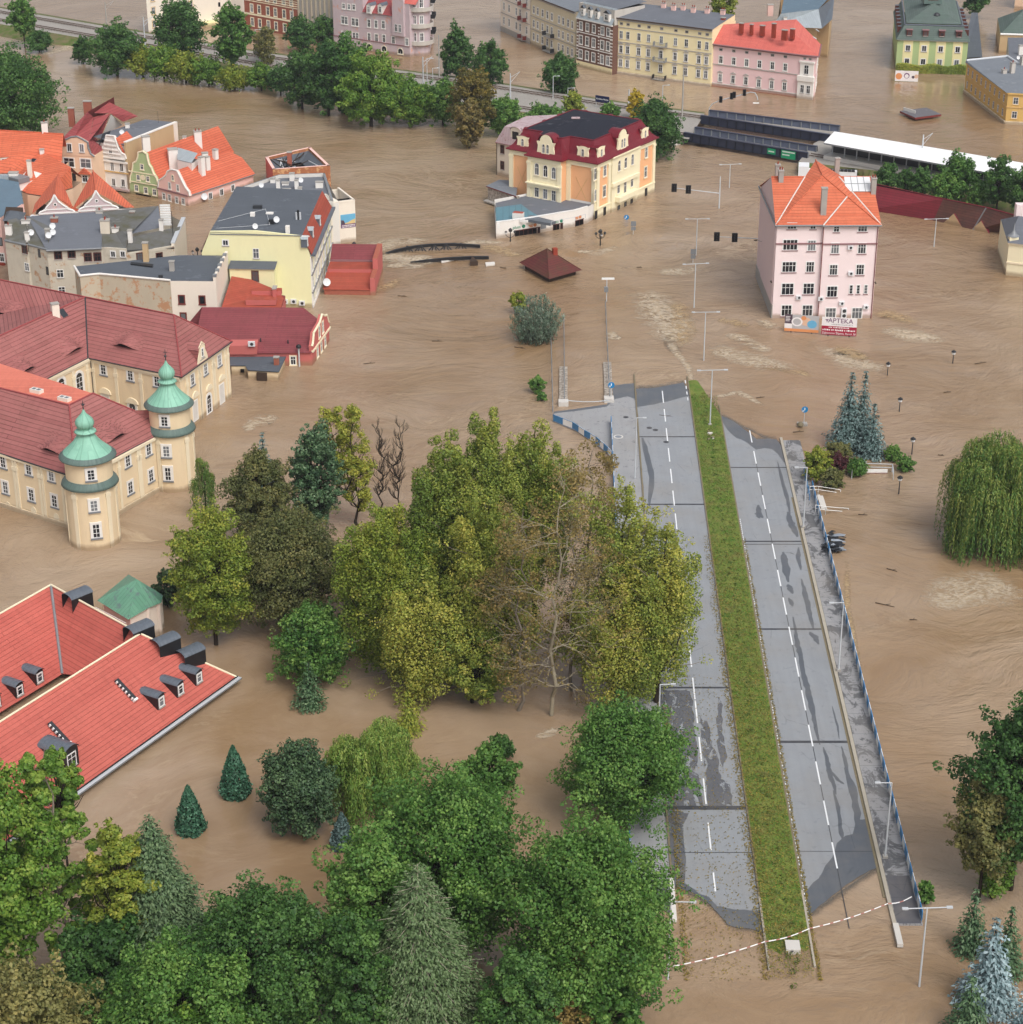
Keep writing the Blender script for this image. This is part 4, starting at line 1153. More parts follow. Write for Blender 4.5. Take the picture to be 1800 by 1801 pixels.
# railway bridge and platform roof
t = plain('girder_paint', (42, 50, 72), 0.45, 0.5, 0.2); plain('girder_dark', (28, 32, 44), 0.5, 0.4, 0.2); plain('girder_inner', (96, 104, 124), 0.5, 0.4, 0.12)
def girder(label, near, far):
 A, B = [P(x, y, 2.6) for x, y in near]; C_, D = [P(x, y, 2.6) for x, y in far]
 o = thing('railway_bridge', label, 'railway bridge', V2((A + B) / 2), 'railway girder spans')
 for (a, b, s_) in ((A, B, 1), (C_, D, -1)):
  d = (b - a); n = Vector((d.y, -d.x, 0)).normalized() * s_
  mb = MB(); mb.box(a - VZ(1.75), d, n * .18, (0, 0, 1.75), 'girder_paint');
  mb.box(a - VZ(1.3) - n * .02, d, -n * .05, (0, 0, 1.28), 'girder_inner')
  mb.box(a - n * .3, d, n * .75, (0, 0, .14), 'girder_paint'); mb.box(a - n * .1 - VZ(1.88), d, n * .5, (0, 0, .14), 'girder_dark'); mb.build('girder', o)
  k = 14
  for i in range(k + 1):
   p = a + d * (i / k); mb = MB()
   mb.box(p - VZ(1.3) - d.normalized() * .08 - n * .08, d.normalized() * .16, -n * .3, (0, 0, 1.28), 'gutter_grey')
   mb.box(p - VZ(1.75) - d.normalized() * .05 + n * .19, d.normalized() * .1, n * .2, (0, 0, 1.7), 'girder_dark'); mb.build('stiffener', o)
 mb = MB(); mb.poly([A - VZ(1.31), B - VZ(1.31), D - VZ(1.31), C_ - VZ(1.31)], 'ballast')
 mb.prism([A, B, D, C_], .9, 1.25, 'girder_dark', False, True); mb.build('deck', o)
 return o, A, B
o, A, B = girder('near navy railway girder span carrying two green signs', [(1204, 233), (1421, 269)], [(1223, 224), (1437, 258)])
f = Fac(A, B)
for u0, u1, z0, z1, lab in ((1352, 1366, 268, 260.5, 1), (1376, 1401, 276, 266.5, 2)):
 a, _z = f.hit(u0, (z0 + z1) / 2); b, _z2 = f.hit(u1, (z0 + z1) / 2 + (1 if lab == 1 else 2))
 zt, zb = (2.35, 1.15) if lab == 1 else (2.5, .75)
 mb = MB(); f.slab(mb, a, b, zb, zt, .5, 'sign_green', .42); s_ = mb.build('direction_sign', o)
 mb = MB()
 for k, (w0, w1) in enumerate(((.08, .92), (.08, .6)) if lab == 2 else ((.15, .85),)):
  zz = zt - .42 - k * .65 if lab == 2 else .5 * (zb + zt) - .12
  x = a + (b - a) * w0
  while x < a + (b - a) * w1: f.slab(mb, x, x + .13, zz - .03, zz + .25, .515, 'white_paint', .5); x += .2
 mb.build('lettering', s_)
girder('far navy railway girder span in front of the pink tenement', [(1234, 203), (1460, 237)], [(1248, 194), (1477, 222)])
plain('bridge_white', (232, 234, 236), 0.6, 0.3, 0.05)
o = thing('bridge_abutment', 'white painted abutment wall with ledges under the railway behind the pink house', 'abutment', P(1440, 302))
A, B = P(1404, 308), P(1507, 312); f = Fac(A, B)
mb = MB(); f.slab(mb, 0, f.L, -1, 1.2, .3, 'bridge_white', -1.5); f.slab(mb, 0, 2.2, -1, 2.0, .5, 'bridge_white', -3)
for k in range(12): f.slab(mb, 2.6 + k * (f.L - 3) / 12, 3.3 + k * (f.L - 3) / 12, 1.2, 1.55, .35, 'dark_metal', -.6)
mb.build('wall', o)
o = thing('bridge_abutment', 'pale slab abutment at the left end of the near railway span', 'abutment', P(1195, 245))
mb = MB(); mb.prism([P(1182, 258), P(1205, 252), P(1222, 230), P(1195, 232)], -1, 1.1, 'pale_concrete'); mb.build('wall', o)
plain('roof_white', (250, 250, 250), 0.5, 0.3, 0.02)
o = thing('platform_roof', 'long flat white platform roof on posts beside the railway', 'platform roof', P(1640, 290))
def PR(a, b, c, d, z=5.6): return [P(*a, z), P(*b, z), P(*c, z), P(*d, z)]
for q in (PR((1449, 251), (1664, 290), (1681, 266), (1468, 231)), PR((1666, 290), (1870, 328), (1880, 300), (1683, 266.5))):
 mb = MB(); mb.prism(q, 5.25, 5.6, 'gutter_grey', 'roof_white', True); mb.build('roof', o)
a, b = P(1452, 249, 5.2), P(1860, 322, 5.2); mb = MB()
for i in range(18):
 p = a.lerp(b, (i + .4) / 18) + Vector((.8, 1.2, 0)); mb.tube((p.x, p.y, 1.4), p, .13, .13, 'lamp_grey', 6)
mb.build('post', o)
mb = MB(); d = b - a; n = Vector((d.y, -d.x, 0)).normalized()
mb.box(Vector((a.x, a.y, 1.3)) - n * 4.0, Vector((d.x, d.y, 0)), n * 4.4, (0, 0, 1.0), 'pale_concrete'); mb.box(Vector((a.x, a.y, 1.3)) - n * 3.2, Vector((d.x, d.y, 0)), n * .2, (0, 0, 3.3), 'dark_metal'); mb.build('platform', o)
def mast(label, base, ytop, z0=1.6, arm=True, m='lamp_grey'):
 b = P(*base, z0); h = ZAT(b.x, b.y, ytop) - z0
 o = thing('catenary_mast', label, 'mast', b, 'railway masts'); mb = MB(); mb.tube(b, b + VZ(h), .2, .13, m, 6); mb.build('pole', o)
 if arm:
  mb = MB(); c = b + VZ(h * .85); mb.tube(c, c + Vector((2.2, 1.5, 1.0)), .05, .05, m, 4); mb.tube(c - VZ(1.2), c + Vector((2.2, 1.5, 1.0)), .05, .05, m, 4); mb.build('arm', o)
mast('tall white railway mast rising through the white platform roof', (1620, 293), 237)
mast('white railway mast by the bushes on the left bank', (256, 84), 30)
mast('white railway mast beside the grey track bed', (898, 178), 129)
mast('white railway mast left of the yellow bush', (1106, 192), 157, arm=False)
mast('grey railway mast before the yellow tenement', (1200, 206), 119, arm=False, m='concrete')
mast('white railway mast between the lilac house and the track', (745, 160), 100)
mast('grey railway mast left of the pointed tree', (773, 140), 62, arm=False, m='concrete')
mast('slim pole with loudspeakers in front of the brick tenement', (518, 80), 14, arm=False, m='concrete')
mast('grey railway mast far left beyond the track', (188, 42), 4, m='concrete')
o = thing('station_sign', 'navy station name sign on two posts beside the track', 'station sign', P(1059, 190, 1.7))
A, B = P(1047.5, 189, 1.7), P(1071.5, 192.5, 1.7); f = Fac(A, B); mb = MB(); z0, z1 = 3.1, 4.6
f.slab(mb, 0, f.L, z0, z1, .06, 'sign_navy', -.06); pl = mb.build('board', o)
text(pl, 'Kłodzko Miasto', f.pt(f.L / 2, (z0 + z1) / 2, .075), .5, f.ang, 'white_paint')
mb = MB()
for s_ in (.05, .95): mb.tube(f.pt(f.L * s_, 1.6), f.pt(f.L * s_, z0), .06, .06, 'lamp_grey', 6)
mb.build('post', o)
# BUILDINGS
plaster('p_pink_pale', (246, 228, 228), 0.10, .05); plaster('p_pink_shaded', (226, 204, 204), 0.15, .06)  # second one: same pink plaster darkened, side-wall shade put into the colour
plaster('p_castle', (238, 216, 180), 0.22, .07); plaster('p_castle_trim', (243, 229, 200), 0.22, .05)
plaster('p_cream', (248, 238, 204), 0.12, .05); plaster('p_orange', (248, 190, 142), 0.08, .05)
plaster('p_white', (240, 236, 230), 0.15, .05); plaster('p_ivory', (243, 233, 218), 0.15, .05)
plaster('p_yellow', (242, 238, 190), 0.14, .05); plaster('p_weathered', (208, 200, 184), 0.5, .16, (138, 128, 112), (184, 146, 114), 0.03)
plaster('p_ruined', (206, 194, 172), 0.55, .18, (146, 134, 114), (196, 150, 116), 0.08)
plaster('p_rosy', (246, 204, 194), 0.12, .05); plaster('p_rose_red', (200, 112, 106), 0.15, .08)
plaster('p_peach', (240, 206, 176), 0.15, .06); plaster('p_green', (182, 200, 150), 0.2, .07)
plaster('p_lilac', (206, 188, 192), 0.35, .1, (140, 116, 120), (216, 166, 150), 0.02)
plaster('p_butter', (246, 232, 188), 0.15, .05); plaster('p_beige', (226, 214, 184), 0.3, .1)
plaster('p_tenpink', (240, 206, 206), 0.12, .05); plaster('p_ochre', (222, 184, 112), 0.3, .08); plaster('p_limegreen', (178, 198, 142), 0.12, .06)
plaster('p_lemon', (240, 230, 176), 0.12, .05); plaster('p_grey', (200, 194, 186), 0.3, .1); plaster('p_tan', (206, 178, 138), 0.4, .12); plaster('p_tanwhite', (226, 214, 196), .3, .08)
plaster('p_stone', (196, 184, 164), 0.3, .1)
tiles('t_castle', (152, 92, 90), (168, 108, 104), .34, .62, .07, 0.12)
tiles('t_castle_new', (212, 118, 98), (222, 130, 110), .34, .5, .03, 0.0)
tiles('t_school', (182, 92, 82), (198, 106, 94), .36, .5, .05, 0.06, line=.55)
tiles('t_orange', (200, 98, 68), (216, 116, 84), .34, .6, .06, 0.05, line=.55)
tiles('t_orange2', (196, 98, 72), (214, 116, 86), .3, .5, .06, 0.0, line=.55)
tiles('t_pinkhouse', (198, 102, 72), (214, 120, 88), .36, .62, .06, 0.06, line=.55)
tiles('t_maroon', (128, 62, 68), (142, 74, 78), .34, .5, .04, 0.25, (104, 62, 56))
tiles('t_darkred', (150, 70, 72), (166, 84, 84), .34, .6, .06, 0.05)
tiles('t_wine', (122, 40, 52), (134, 48, 60), .34, .5, .05, 0.1)
tiles('t_oldwine', (96, 64, 60), (112, 74, 66), .34, .5, .05, 0.5, (70, 62, 54))
tiles('t_brickroof', (162, 74, 58), (176, 86, 68), .4, .6, .03, 0.3, (130, 74, 58)); tiles('t_tenred', (204, 102, 92), (214, 116, 104), .3, .4, .02)
tiles('t_greengrey', (92, 104, 100), (104, 118, 112), .4, .5, .04, 0.3, (70, 98, 82)); tiles('t_slate', (86, 92, 98), (104, 110, 116), .4, .35, .05)
felt('f_grey', (112, 116, 124)); felt('f_dark', (92, 98, 106)); felt('f_mossy', (108, 108, 106), 0.9); felt('f_blue', (104, 126, 142)); felt('f_mid', (126, 132, 140), .1)
felt('f_black', (32, 34, 46))
seams('copper', (120, 176, 152), (164, 214, 192), .9, .55, 0, .3, None); seams('copper_dark', (88, 106, 102), (112, 134, 126), .5, .5, 0, .3)
seams('copper_porch', (86, 140, 116), (128, 176, 148), .55, .5, 0, .3, (104, 124, 122)); seams('crimson_metal', (106, 18, 32), (128, 30, 44), .55, .35, 0, .45); seams('zinc', (150, 160, 166), (188, 196, 200), .5, .4, 0, .45); seams('slate_metal', (86, 94, 104), (112, 120, 130), .5, .4, 0, .45)
seams('pink_metal', (184, 160, 164), (208, 190, 192), .7, .5, 0, .3, (160, 120, 122)); seams('blue_felt', (86, 128, 142), (104, 144, 158), 1.2, .6)
brickwork('b_ruin', (176, 98, 58), (196, 120, 74), patch=(206, 160, 116)); brickwork('b_red', (160, 76, 60), (178, 92, 72)); brickwork('b_brown', (98, 58, 52), (112, 70, 62)); brickwork('b_terrace', (178, 84, 66), (194, 98, 78))
class Pl:
 def __init__(s, a, b, c):
  s.a = Vector(a); s.n = (Vector(b) - s.a).cross(Vector(c) - s.a).normalized()
  if s.n.z < 0: s.n = -s.n
  s.h = VZ(1).cross(s.n).normalized()
  s.o = Vector((s.n.x, s.n.y, 0)).normalized()
  s.dn = (s.o - s.n * s.o.dot(s.n)).normalized()
 def hit(s, x, y):
  d = (P(x, y, 0) - VZ(CAM_H))
  c = VZ(CAM_H)
  return c + d * ((s.a - c).dot(s.n) / d.dot(s.n))
 def zat(s, x, y): return s.a.z - (s.n.x * (x - s.a.x) + s.n.y * (y - s.a.y)) / s.n.z
def fs(mb, f, px, off, m, base=-.05): f.shape(mb, [f.hit(*q) for q in px], off, m, base)
def building(name, label, loc, cat='building', group=None): return thing(name, label, cat, V2(loc), group)
def walls(o, poly, h, m, top=None, name='wall'):
 mb = MB(); mb.prism(poly, -1.2, h, m, top if top else False); return mb.build(name, o)
def roof(o, polys, name='roof'):
 mb = MB()
 for pts, m in polys: mb.poly(pts, m)
 r_ = mb.build(name, o); fixup(r_); return r_
def chimney(o, p, w, d, h, m, rot=0.0, pots=0, cap=True):
 mb = MB(); p = Vector(p); mb.cbox(p - VZ(.8), w, d, h + .8, m, rot)
 if cap: mb.cbox(p + VZ(h), w + .16, d + .16, .14, 'concrete', rot)
 for i in range(pots):
  c = p + Vector(((i - (pots - 1) / 2) * w / max(1, pots) * math.cos(rot), (i - (pots - 1) / 2) * w / max(1, pots) * math.sin(rot), h + .14)); mb.tube(c, c + VZ(.45), .13, .12, 'brick_red', 6)
 return mb.build('chimney', o)
def dish(o, p, r_=.45, name='satellite_dish'):
 p = Vector(p); mb = MB(); n = 12
 f = Vector((.35, -.85, .4)).normalized(); a = f.orthogonal().normalized(); b = f.cross(a)
 rows = [[p + VZ(.9) + (a * math.cos(2 * math.pi * i / n) + b * math.sin(2 * math.pi * i / n)) * r_ * k + f * .18 * k * k for i in range(n)] for k in (.02, .5, 1)]
 mb.quadmesh(rows, 'dish_white', True, True); mb.tube(p, p + VZ(.9), .04, .04, 'gutter_grey', 5); return mb.build(name, o)
def aircon(o, f, x, y, w=.9, h=.65):
 u, z = f.hit(x, y); mb = MB(); f.slab(mb, u - w / 2, u + w / 2, z - h / 2, z + h / 2, .38, 'dish_white', .02)
 for zz in ([z] if h < 1 else [z - h / 4, z + h / 4]):
  p = f.pt(u + .04, zz, .385); mb.tube(p, p + f.n * .02, min(w, h) * .34, min(w, h) * .34, 'dark_metal', 10)
 return mb.build('air_conditioner', o)
def skylight(o, pl, x, y, w=.7, h=1.1, m='window_glass'):
 p = pl.hit(x, y); mb = MB(); mb.box(p - pl.h * w / 2 - pl.dn * h / 2, pl.h * w, pl.dn * h, pl.n * .1, 'gutter_grey', m); return mb.build('skylight', o)
def dormer(o, pl, x, y, w, h, kind='gable', wall='white_trim', rf='t_orange', front=None, frame='white_frame', d=None, wn=1):
 """dormer whose front foot stands at survey point x, y of roof plane pl"""
 p = pl.hit(x, y); hx, ou = pl.h, pl.o
 slope = math.hypot(pl.n.x, pl.n.y) / pl.n.z
 dep = d or h / slope + .3
 L, R_ = p - hx * w / 2, p + hx * w / 2
 mb = MB(); Z = VZ(1); bk = -ou * dep
 pk = .35 * w
 fp = [L, R_, R_ + Z * h, L + Z * h]
 if kind == 'gable': fp = [L, R_, R_ + Z * h, p + Z * (h + pk), L + Z * h]
 if kind == 'barrel': fp = [L, R_] + [p + hx * (w / 2 * math.cos(a)) + Z * (h + .28 * w * math.sin(a)) for a in np.linspace(0, math.pi, 7)]
 mb.poly(fp, wall)
 mb.poly([L, L + bk, L + bk + Z * h, L + Z * h], wall); mb.poly([R_ + bk, R_, R_ + Z * h, R_ + bk + Z * h], wall)
 do = mb.build('dormer', o)
 rb = MB(); ov = ou * .18; sd_ = hx * .14
 if kind == 'gable':
  T = p + Z * (h + pk + .06); bk2 = -ou * (dep + pk / slope)
  rb.poly([L + Z * (h - .02) - sd_ + ov, T + ov, T + bk2, L + Z * (h - .02) - sd_ + bk], rf); rb.poly([R_ + Z * (h - .02) + sd_ + ov, R_ + Z * (h - .02) + sd_ + bk, T + bk2, T + ov], rf)
 elif kind == 'barrel':
  top = [p + hx * (w / 2 + .1) * math.cos(a) + Z * (h + .03 + .30 * w * math.sin(a)) for a in np.linspace(0, math.pi, 9)]
  rb.quadmesh([[q + ov for q in top], [q - ou * (dep + .6) for q in top]], rf, True)
 else:
  rb.poly([L + Z * (h + .03) - sd_ + ov, R_ + Z * (h + .03) + sd_ + ov, R_ + Z * (h + .35) + sd_ - ou * (dep + .4), L + Z * (h + .35) - sd_ - ou * (dep + .4)], rf)
 rb.build('dormer_roof', do)
 f = Fac(L, R_) if Fac(L, R_).n.dot(ou) > 0 else Fac(R_, L)
 for k in range(wn):
  window(do, f, f.L * (k + .5) / wn, p.z + h * .52, w * .62 / wn, h * .72, front or 'bare', .01)
 return do
def gutters(o, lines, m='gutter_grey', r_=.12):
 mb = MB()
 for l in lines: mb.path(l, r_, m, 6)
 return mb.build('gutter', o)
def pipe(o, f, u, z0, z1, m='gutter_grey'):
 mb = MB(); mb.tube(f.pt(u, z0, .12), f.pt(u, z1, .12), .07, .07, m, 6); return mb.build('drainpipe', o)
def xp(*a): return [P(*q) for q in a]
# pink house with the orange tiled roof
A, B, D = P(1358, 560), P(1530, 558), P(1330, 487); C_ = B + D - A
o = building('apartment_house', 'tall pale pink apartment house with orange tiled roof standing in rapids', A.lerp(C_, .5))
fF, fL, fR = Fac(A, B), Fac(D, A), Fac(B, C_)
H_ = 16.6; z = H_ + .1
mb = MB(); fF.slab(mb, 0, fF.L, -1.2, H_, .0, 'p_pink_pale', -1.5); mb.prism([A + fF.n * -.01, B + fF.n * -.01, C_, D], -1.2, H_, 'p_pink_shaded', False)
um = fF.hit(1443, 470)[0]; fF.slab(mb, um, fF.L + .25, -1.2, H_, .45, 'p_pink_pale', -.02); mb.build('wall', o)
mb = MB(); fF.slab(mb, -.05, um - .01, 13.15, 13.4, .15, 'mauve_trim'); fF.slab(mb, um, fF.L + .3, 13.15, 13.4, .6, 'mauve_trim'); fL.slab(mb, 0, fL.L, -1, 2.4, .12, 'concrete'); mb.build('cornice', o)
mb = MB()
for v0, v1 in ((.28, .9),): fL.slab(mb, fL.L * .3, fL.L * .98, 2.4, H_ - .3, .2, 'p_pink_shaded')
mb.build('buttress', o)
uF = 46
FL, FR = fF.pt(-.35, z - .15, .5), fF.pt(fF.L + .6, z - .15, 1.0)
BLk, BRk = Vector((D.x - .3, D.y + .4, z)), Vector((C_.x + .4, C_.y + .4, z))
RL, RRg = Vector((A.x - .1, 346, 21.9)), Vector((B.x + .3, 346, 21.9))
def onY(x, Y, zz): # a point of depth Y, height zz in photo column x
 zc = Y * _C + (CAM_H - zz) * _S; return Vector(((x - 900) * zc / FPX, Y, zz))
F_, Bk = onY(1447, 344, 22.7), onY(1435, 352, 23.2)
Vl, Vr = onY(1416, 346, 21.9), onY(1476, 346, 21.9); bm_ = Vector((54.2, 357, 17))
G_ = onY(1489, 341.3, 20.1); gl = fF.pt(um - .2, z - .1, 1.0); frontpl = Pl(FL, FR, F_)
Gb = Vector((G_.x, 0, G_.z)); Gb.y = frontpl.a.y - (frontpl.n.x * (Gb.x - frontpl.a.x) + frontpl.n.z * (Gb.z - frontpl.a.z)) / frontpl.n.y
T_ = 't_pinkhouse'
roof(o, [([FL, FR, F_], T_), ([FL, F_, Bk, Vl], T_), ([FL, Vl, RL], T_), ([FR, Vr, Bk, F_], T_), ([FR, RRg, Vr], T_), ([RL, Vl, Bk, bm_, BLk], T_), ([RRg, BRk, bm_, Bk, Vr], T_),
         ([gl, FR + Vector((0, -.15, .03)), G_], T_), ([gl, G_, Gb], T_), ([FR + Vector((0, -.15, .03)), Gb, G_], T_), ([BLk, bm_, BRk], T_)])
mb = MB()
for a, b in ((FL, F_), (F_, FR), (F_, Bk), (gl, G_), (G_, FR), (G_, Gb), (RL, Vl), (Vr, RRg)): mb.tube(a + VZ(.05), b + VZ(.05), .12, .12, 't_pinkhouse', 6)
mb.build('ridge', o)
mb = MB()
for a, b in ((FL, Vl), (FR, Vr), (gl, Gb)): mb.tube(a + VZ(.04), b + VZ(.04), .13, .13, 'white_dirty', 5)
mb.build('valley_flashing', o)
gutters(o, [[FL, fF.pt(um, z - .15, .55), gl, FR], [FL, BLk]], 'gutter_grey', .16)
mb = MB(); mb.poly([A + Vector((-.02, 0, H_)), RL, D + Vector((-.02, 0, H_))], 'p_pink_shaded'); mb.poly([B + VZ(H_), C_ + VZ(H_), RRg], 'p_pink_shaded'); mb.build('gable', o)
chimney(o, frontpl.hit(1448, 374), .95, .95, 4.2, 'concrete'); chimney(o, (46.0, 345.5, 20.2), .8, 1.6, 3.0, 'concrete', 0, 2); chimney(o, (46.0, 350, 19.5), .8, 1.0, 3.4, 'concrete', 0, 1)
chimney(o, RRg + Vector((-.2, -3.2, -1.9)), .8, 1.4, 2.6, 'concrete', 0, 2); chimney(o, (57.2, 356, 19.2), .8, .8, 3.2, 'concrete')
rp = Pl(FR, RRg, Vr); mb = MB(); p = rp.hit(1509, 324)
mb.box(p - rp.h * 2.2 - rp.dn * 1.9, rp.h * 4.4, rp.dn * 3.8, rp.n * .12, 'gutter_grey', 'dish_white')
for k in range(1, 4): mb.box(p - rp.h * 2.2 + rp.h * (1.1 * k - .04) - rp.dn * 1.9 + rp.n * .121, rp.h * .08, rp.dn * 3.8, rp.n * .05, 'gutter_grey')
mb.box(p - rp.h * 2.2 - rp.dn * .04 + rp.n * .121, rp.h * 4.4, rp.dn * .08, rp.n * .051, 'gutter_grey'); mb.build('skylight', o)
def c8(x, y): return (1100 + x / 3.6, 250 + y / 3.6)
E_ = .45
for x, y, w, h, s_, of in ((1056, 531, 1.65, 1.1, 'pink3', 0), (1190, 531, 1.0, 1.1, 'pink2', 0), (1335, 545, 1.05, 1.1, 'pink2', E_), (1500, 543, 1.55, 1.1, 'pink3', E_),
 (1045, 650, 2.5, 1.9, 'pink4', 0), (1181, 655, 1.4, 1.9, 'pink3', 0), (1326, 667, 1.4, 1.9, 'pink3', E_), (1496, 667, 1.4, 1.9, 'pink3', E_),
 (1037, 790, 2.45, 1.9, 'pink4', 0), (1171, 790, 1.4, 1.9, 'pink3', 0), (1316, 803, 1.4, 1.9, 'pink3', E_), (1484, 802, 1.4, 1.9, 'pink3', E_),
 (1028, 930, 2.1, 2.1, 'pink3', 0), (1161, 928, 1.9, 2.0, 'pink3', 0), (1307, 941, 1.85, 2.0, 'pink3', E_), (1427, 927, .55, 1.6, 'pink1', E_), (1472, 927, .55, 1.6, 'pink1', E_), (1520, 926, .55, 1.6, 'pink1', E_),
 (1021, 1066, 1.8, 2.0, 'pink3', 0), (1153, 1066, 1.8, 2.0, 'pink3', 0), (1298, 1078, 1.85, 2.0, 'pink3', E_), (1464, 1077, 1.85, 2.0, 'pink3', E_)):
 win(o, fF, *c8(x, y), w, h, s_, of)
fF2 = Fac(fF.pt(0, 0, E_), fF.pt(fF.L, 0, E_))
for x, y in ((1425, 665), (1427, 829), (1237, 990), (1370, 1018), (1523, 1042)): aircon(o, fF2, *c8(x, y))
aircon(o, fF, *c8(1098, 981)); aircon(o, fF2, *c8(1383, 1080), .95, 1.7)
pipe(o, fF2, um + .05, -.5, H_, 'red_frame'); pipe(o, fF2, fF.L + .1, -.5, H_, 'red_frame')
for f, x, y in ((fL, 1340, 425), (fF, 1355, 495), (fF2, 1538, 497)):
 mb = MB(); u, zz = f.hit(x, y); p = f.pt(u, zz); q = p + f.n * .8 + VZ(.3); mb.tube(p, q, .04, .04, 'gutter_grey', 5); mb.tube(q, q + f.n * .6 - VZ(.05), .16, .1, 'wood_dark', 6); mb.build('wall_lamp', o)
# long wine-red roof behind it
o = building('terrace', 'long low building with wine red and weathered brown tiled roof awash to the eaves', P(1650, 390), 'building')
rid = [(1532, 322, 4.6), (1660, 350, 4.6), (1735, 365, 4.6), (1797, 382, 4.6)]
ev = [(1545, 368, .0), (1643, 388, .0), (1712, 404, 0), (1795, 412, 0)]
r3, e3 = [P(*q) for q in rid], [P(*q) for q in ev]
roof(o, [([e3[0] - Vector((3, 0, .2)), e3[1] - VZ(.2), r3[1], r3[0] - Vector((3, -1, 0))], 't_wine'), ([e3[1] - VZ(.2), e3[2] - VZ(.2), r3[2], r3[1]], 't_oldwine'), ([e3[2] - VZ(.2), e3[3] - VZ(.2), r3[3], r3[2]], 't_oldwine')])
bk = [p + Vector((1.5, 7.5, -5)) for p in r3]
roof(o, [([r3[i], r3[i + 1], bk[i + 1], bk[i]], 't_oldwine') for i in range(3)], 'back_roof')
pw = Pl(e3[0], e3[1], r3[1]); po = Pl(e3[1], e3[2], r3[2])
for pl, q, w, m in ((pw, (1568, 367), 4.4, 't_wine'), (pw, (1616, 378), 4.2, 't_wine'), (po, (1676, 395), 4.2, 't_wine'), (po, (1724, 408), 4.2, 't_wine')):
 p = pl.hit(*q); hx = pl.h; mb = MB(); up = p + VZ(2.2); bk_ = p - pl.o * 3.2 + VZ(2.2); l, r_ = p - hx * w / 2, p + hx * w / 2
 l.z = r_.z = pl.zat(l.x, l.y) - .1
 mb.poly([l, up, bk_], m); mb.poly([r_, bk_, up], m); mb.poly([l, r_, up], 'p_tan'); fixup(mb.build('dormer', o))
skylight(o, pw, 1604, 349, 1.2, 1.6, 'dish_white')
mb = MB(); mb.path([p + VZ(.05) for p in r3], .12, 't_wine'); mb.tube(r3[1], e3[1], .12, .12, 't_oldwine'); mb.tube(r3[2], e3[2], .14, .14, 'gutter_grey'); mb.build('ridge', o)
# cream building cut by the right edge
A, B = P(1769, 484), P(1850, 494); o = building('cream_house', 'pale cream corner house with a small grey turret cut by the right edge', B); f = Fac(A, B); D = A + Vector((1.5, 14, 0)); h = 6.2
walls(o, [A, B, B + Vector((1.5, 14, 0)), D], h, 'p_cream'); roof(o, [([A + Vector((-.3, -.3, h)), B + Vector((0, -.3, h)), B + Vector((.5, 7, 9)), A + Vector((3, 7, 9))], 'f_grey'), ([A + Vector((-.3, -.3, h)), A + Vector((3, 7, 9)), D + VZ(h)], 'f_grey')])
mb = MB(); f.slab(mb, -.1, f.L, 2.3, 2.6, .15, 'p_castle_trim'); f.slab(mb, -.1, f.L, h - .3, h, .25, 'p_castle_trim'); mb.build('cornice', o)
mb = MB(); mb.cbox(A + Vector((.9, .9, h)), 1.6, 1.6, .9, 'p_cream'); mb.lathe(A + Vector((.9, .9, h + .9)), [(1.1, 0), (.5, .5), (.15, 1.2), (.03, 2.4)], 'gutter_grey', 8); mb.build('turret', o)
mb = MB(); mb.cbox(P(1795, 400, 6), 2.5, 1.6, 4.5, 'p_pink_pale'); mb.build('chimney', o)
# castle-like monastery with two copper onion towers
NA, NB = P(349, 741), P(409, 696)
o = building('monastery', 'cream baroque monastery with dark red roofs and two green onion-domed towers', P(200, 800), 'monastery')
ze, zr = 9.0, 15.3
e1, e2, e3_, e4 = P(320, 664, ze), P(409, 601, ze), P(155, 630, ze), P(82, 667, ze)
apx, inn = P(306, 554, zr), P(150, 522.5, zr); far_ = inn + (inn - apx) * 1.8
wr = P(0, 591, zr); wr2 = inn + (wr - inn) * 1.5; e42 = e3_ + (e4 - e3_) * 2.4
back = (e2 - e1)
bk2 = e2; bk3 = far_ + (e2 - apx) - (apx - far_) * 0
pN = Pl(e1, e3_, inn); TC = 't_castle'
b0 = apx + (apx - e1) * .9; b0.z = ze
def ex(p, z_): return Vector((p.x, p.y, z_))
roof(o, [([e1, apx, inn, e3_], TC), ([e1, e2, apx], TC), ([inn, wr2, e42, e3_], TC), ([inn, far_, far_ + (e3_ - inn) * 1.0, wr2], TC),
         ([e2, e2 + (far_ - apx), far_, apx], TC)])
pW = Pl(inn, wr2, e3_); pFar = Pl(inn, far_, far_ + (e3_ - inn)); pE = Pl(e1, e2, apx)
def inset(p, q, d_):
 v = (q - p); return Vector((v.y, -v.x, 0)).normalized() * d_
cA, cB = ex(e3_, 0) + Vector((.25, .45, 0)), ex(e1, 0) + Vector((-.35, .45, 0)); cC = ex(e2, 0) + Vector((-.6, .1, 0)); cD = ex(e42, 0) + Vector((-.5, .3, 0))
fC, fE, fW = Fac(cA, cB), Fac(cB, cC), Fac(cD, cA)
mb = MB()
for f in (fC, fE, fW): f.slab(mb, 0, f.L, -1.2, ze, 0, 'p_castle', -.6)
mb.build('wall', o)
mb = MB()
for f in (fC, fE, fW): f.slab(mb, 0, f.L, ze - .45, ze - .02, .3, 'p_castle_trim'); f.slab(mb, 0, f.L, ze - .8, ze - .45, .15, 'p_castle_trim')
mb.build('cornice', o)
gutters(o, [[e42, e3_, e1, e2]], 'dark_metal', .1)
def pilasters(o, f, us, z1, w=.55, off=.12):
 for u in us:
  mb = MB(); f.slab(mb, u - w / 2, u + w / 2, -1, z1, off, 'p_castle_trim'); f.slab(mb, u - w / 2 - .1, u + w / 2 + .1, z1 - 1.5, z1 - .9, off + .06, 'p_castle_trim'); mb.build('pilaster', o)
def cc(x, y): return (x / 4, 350 + y / 4)
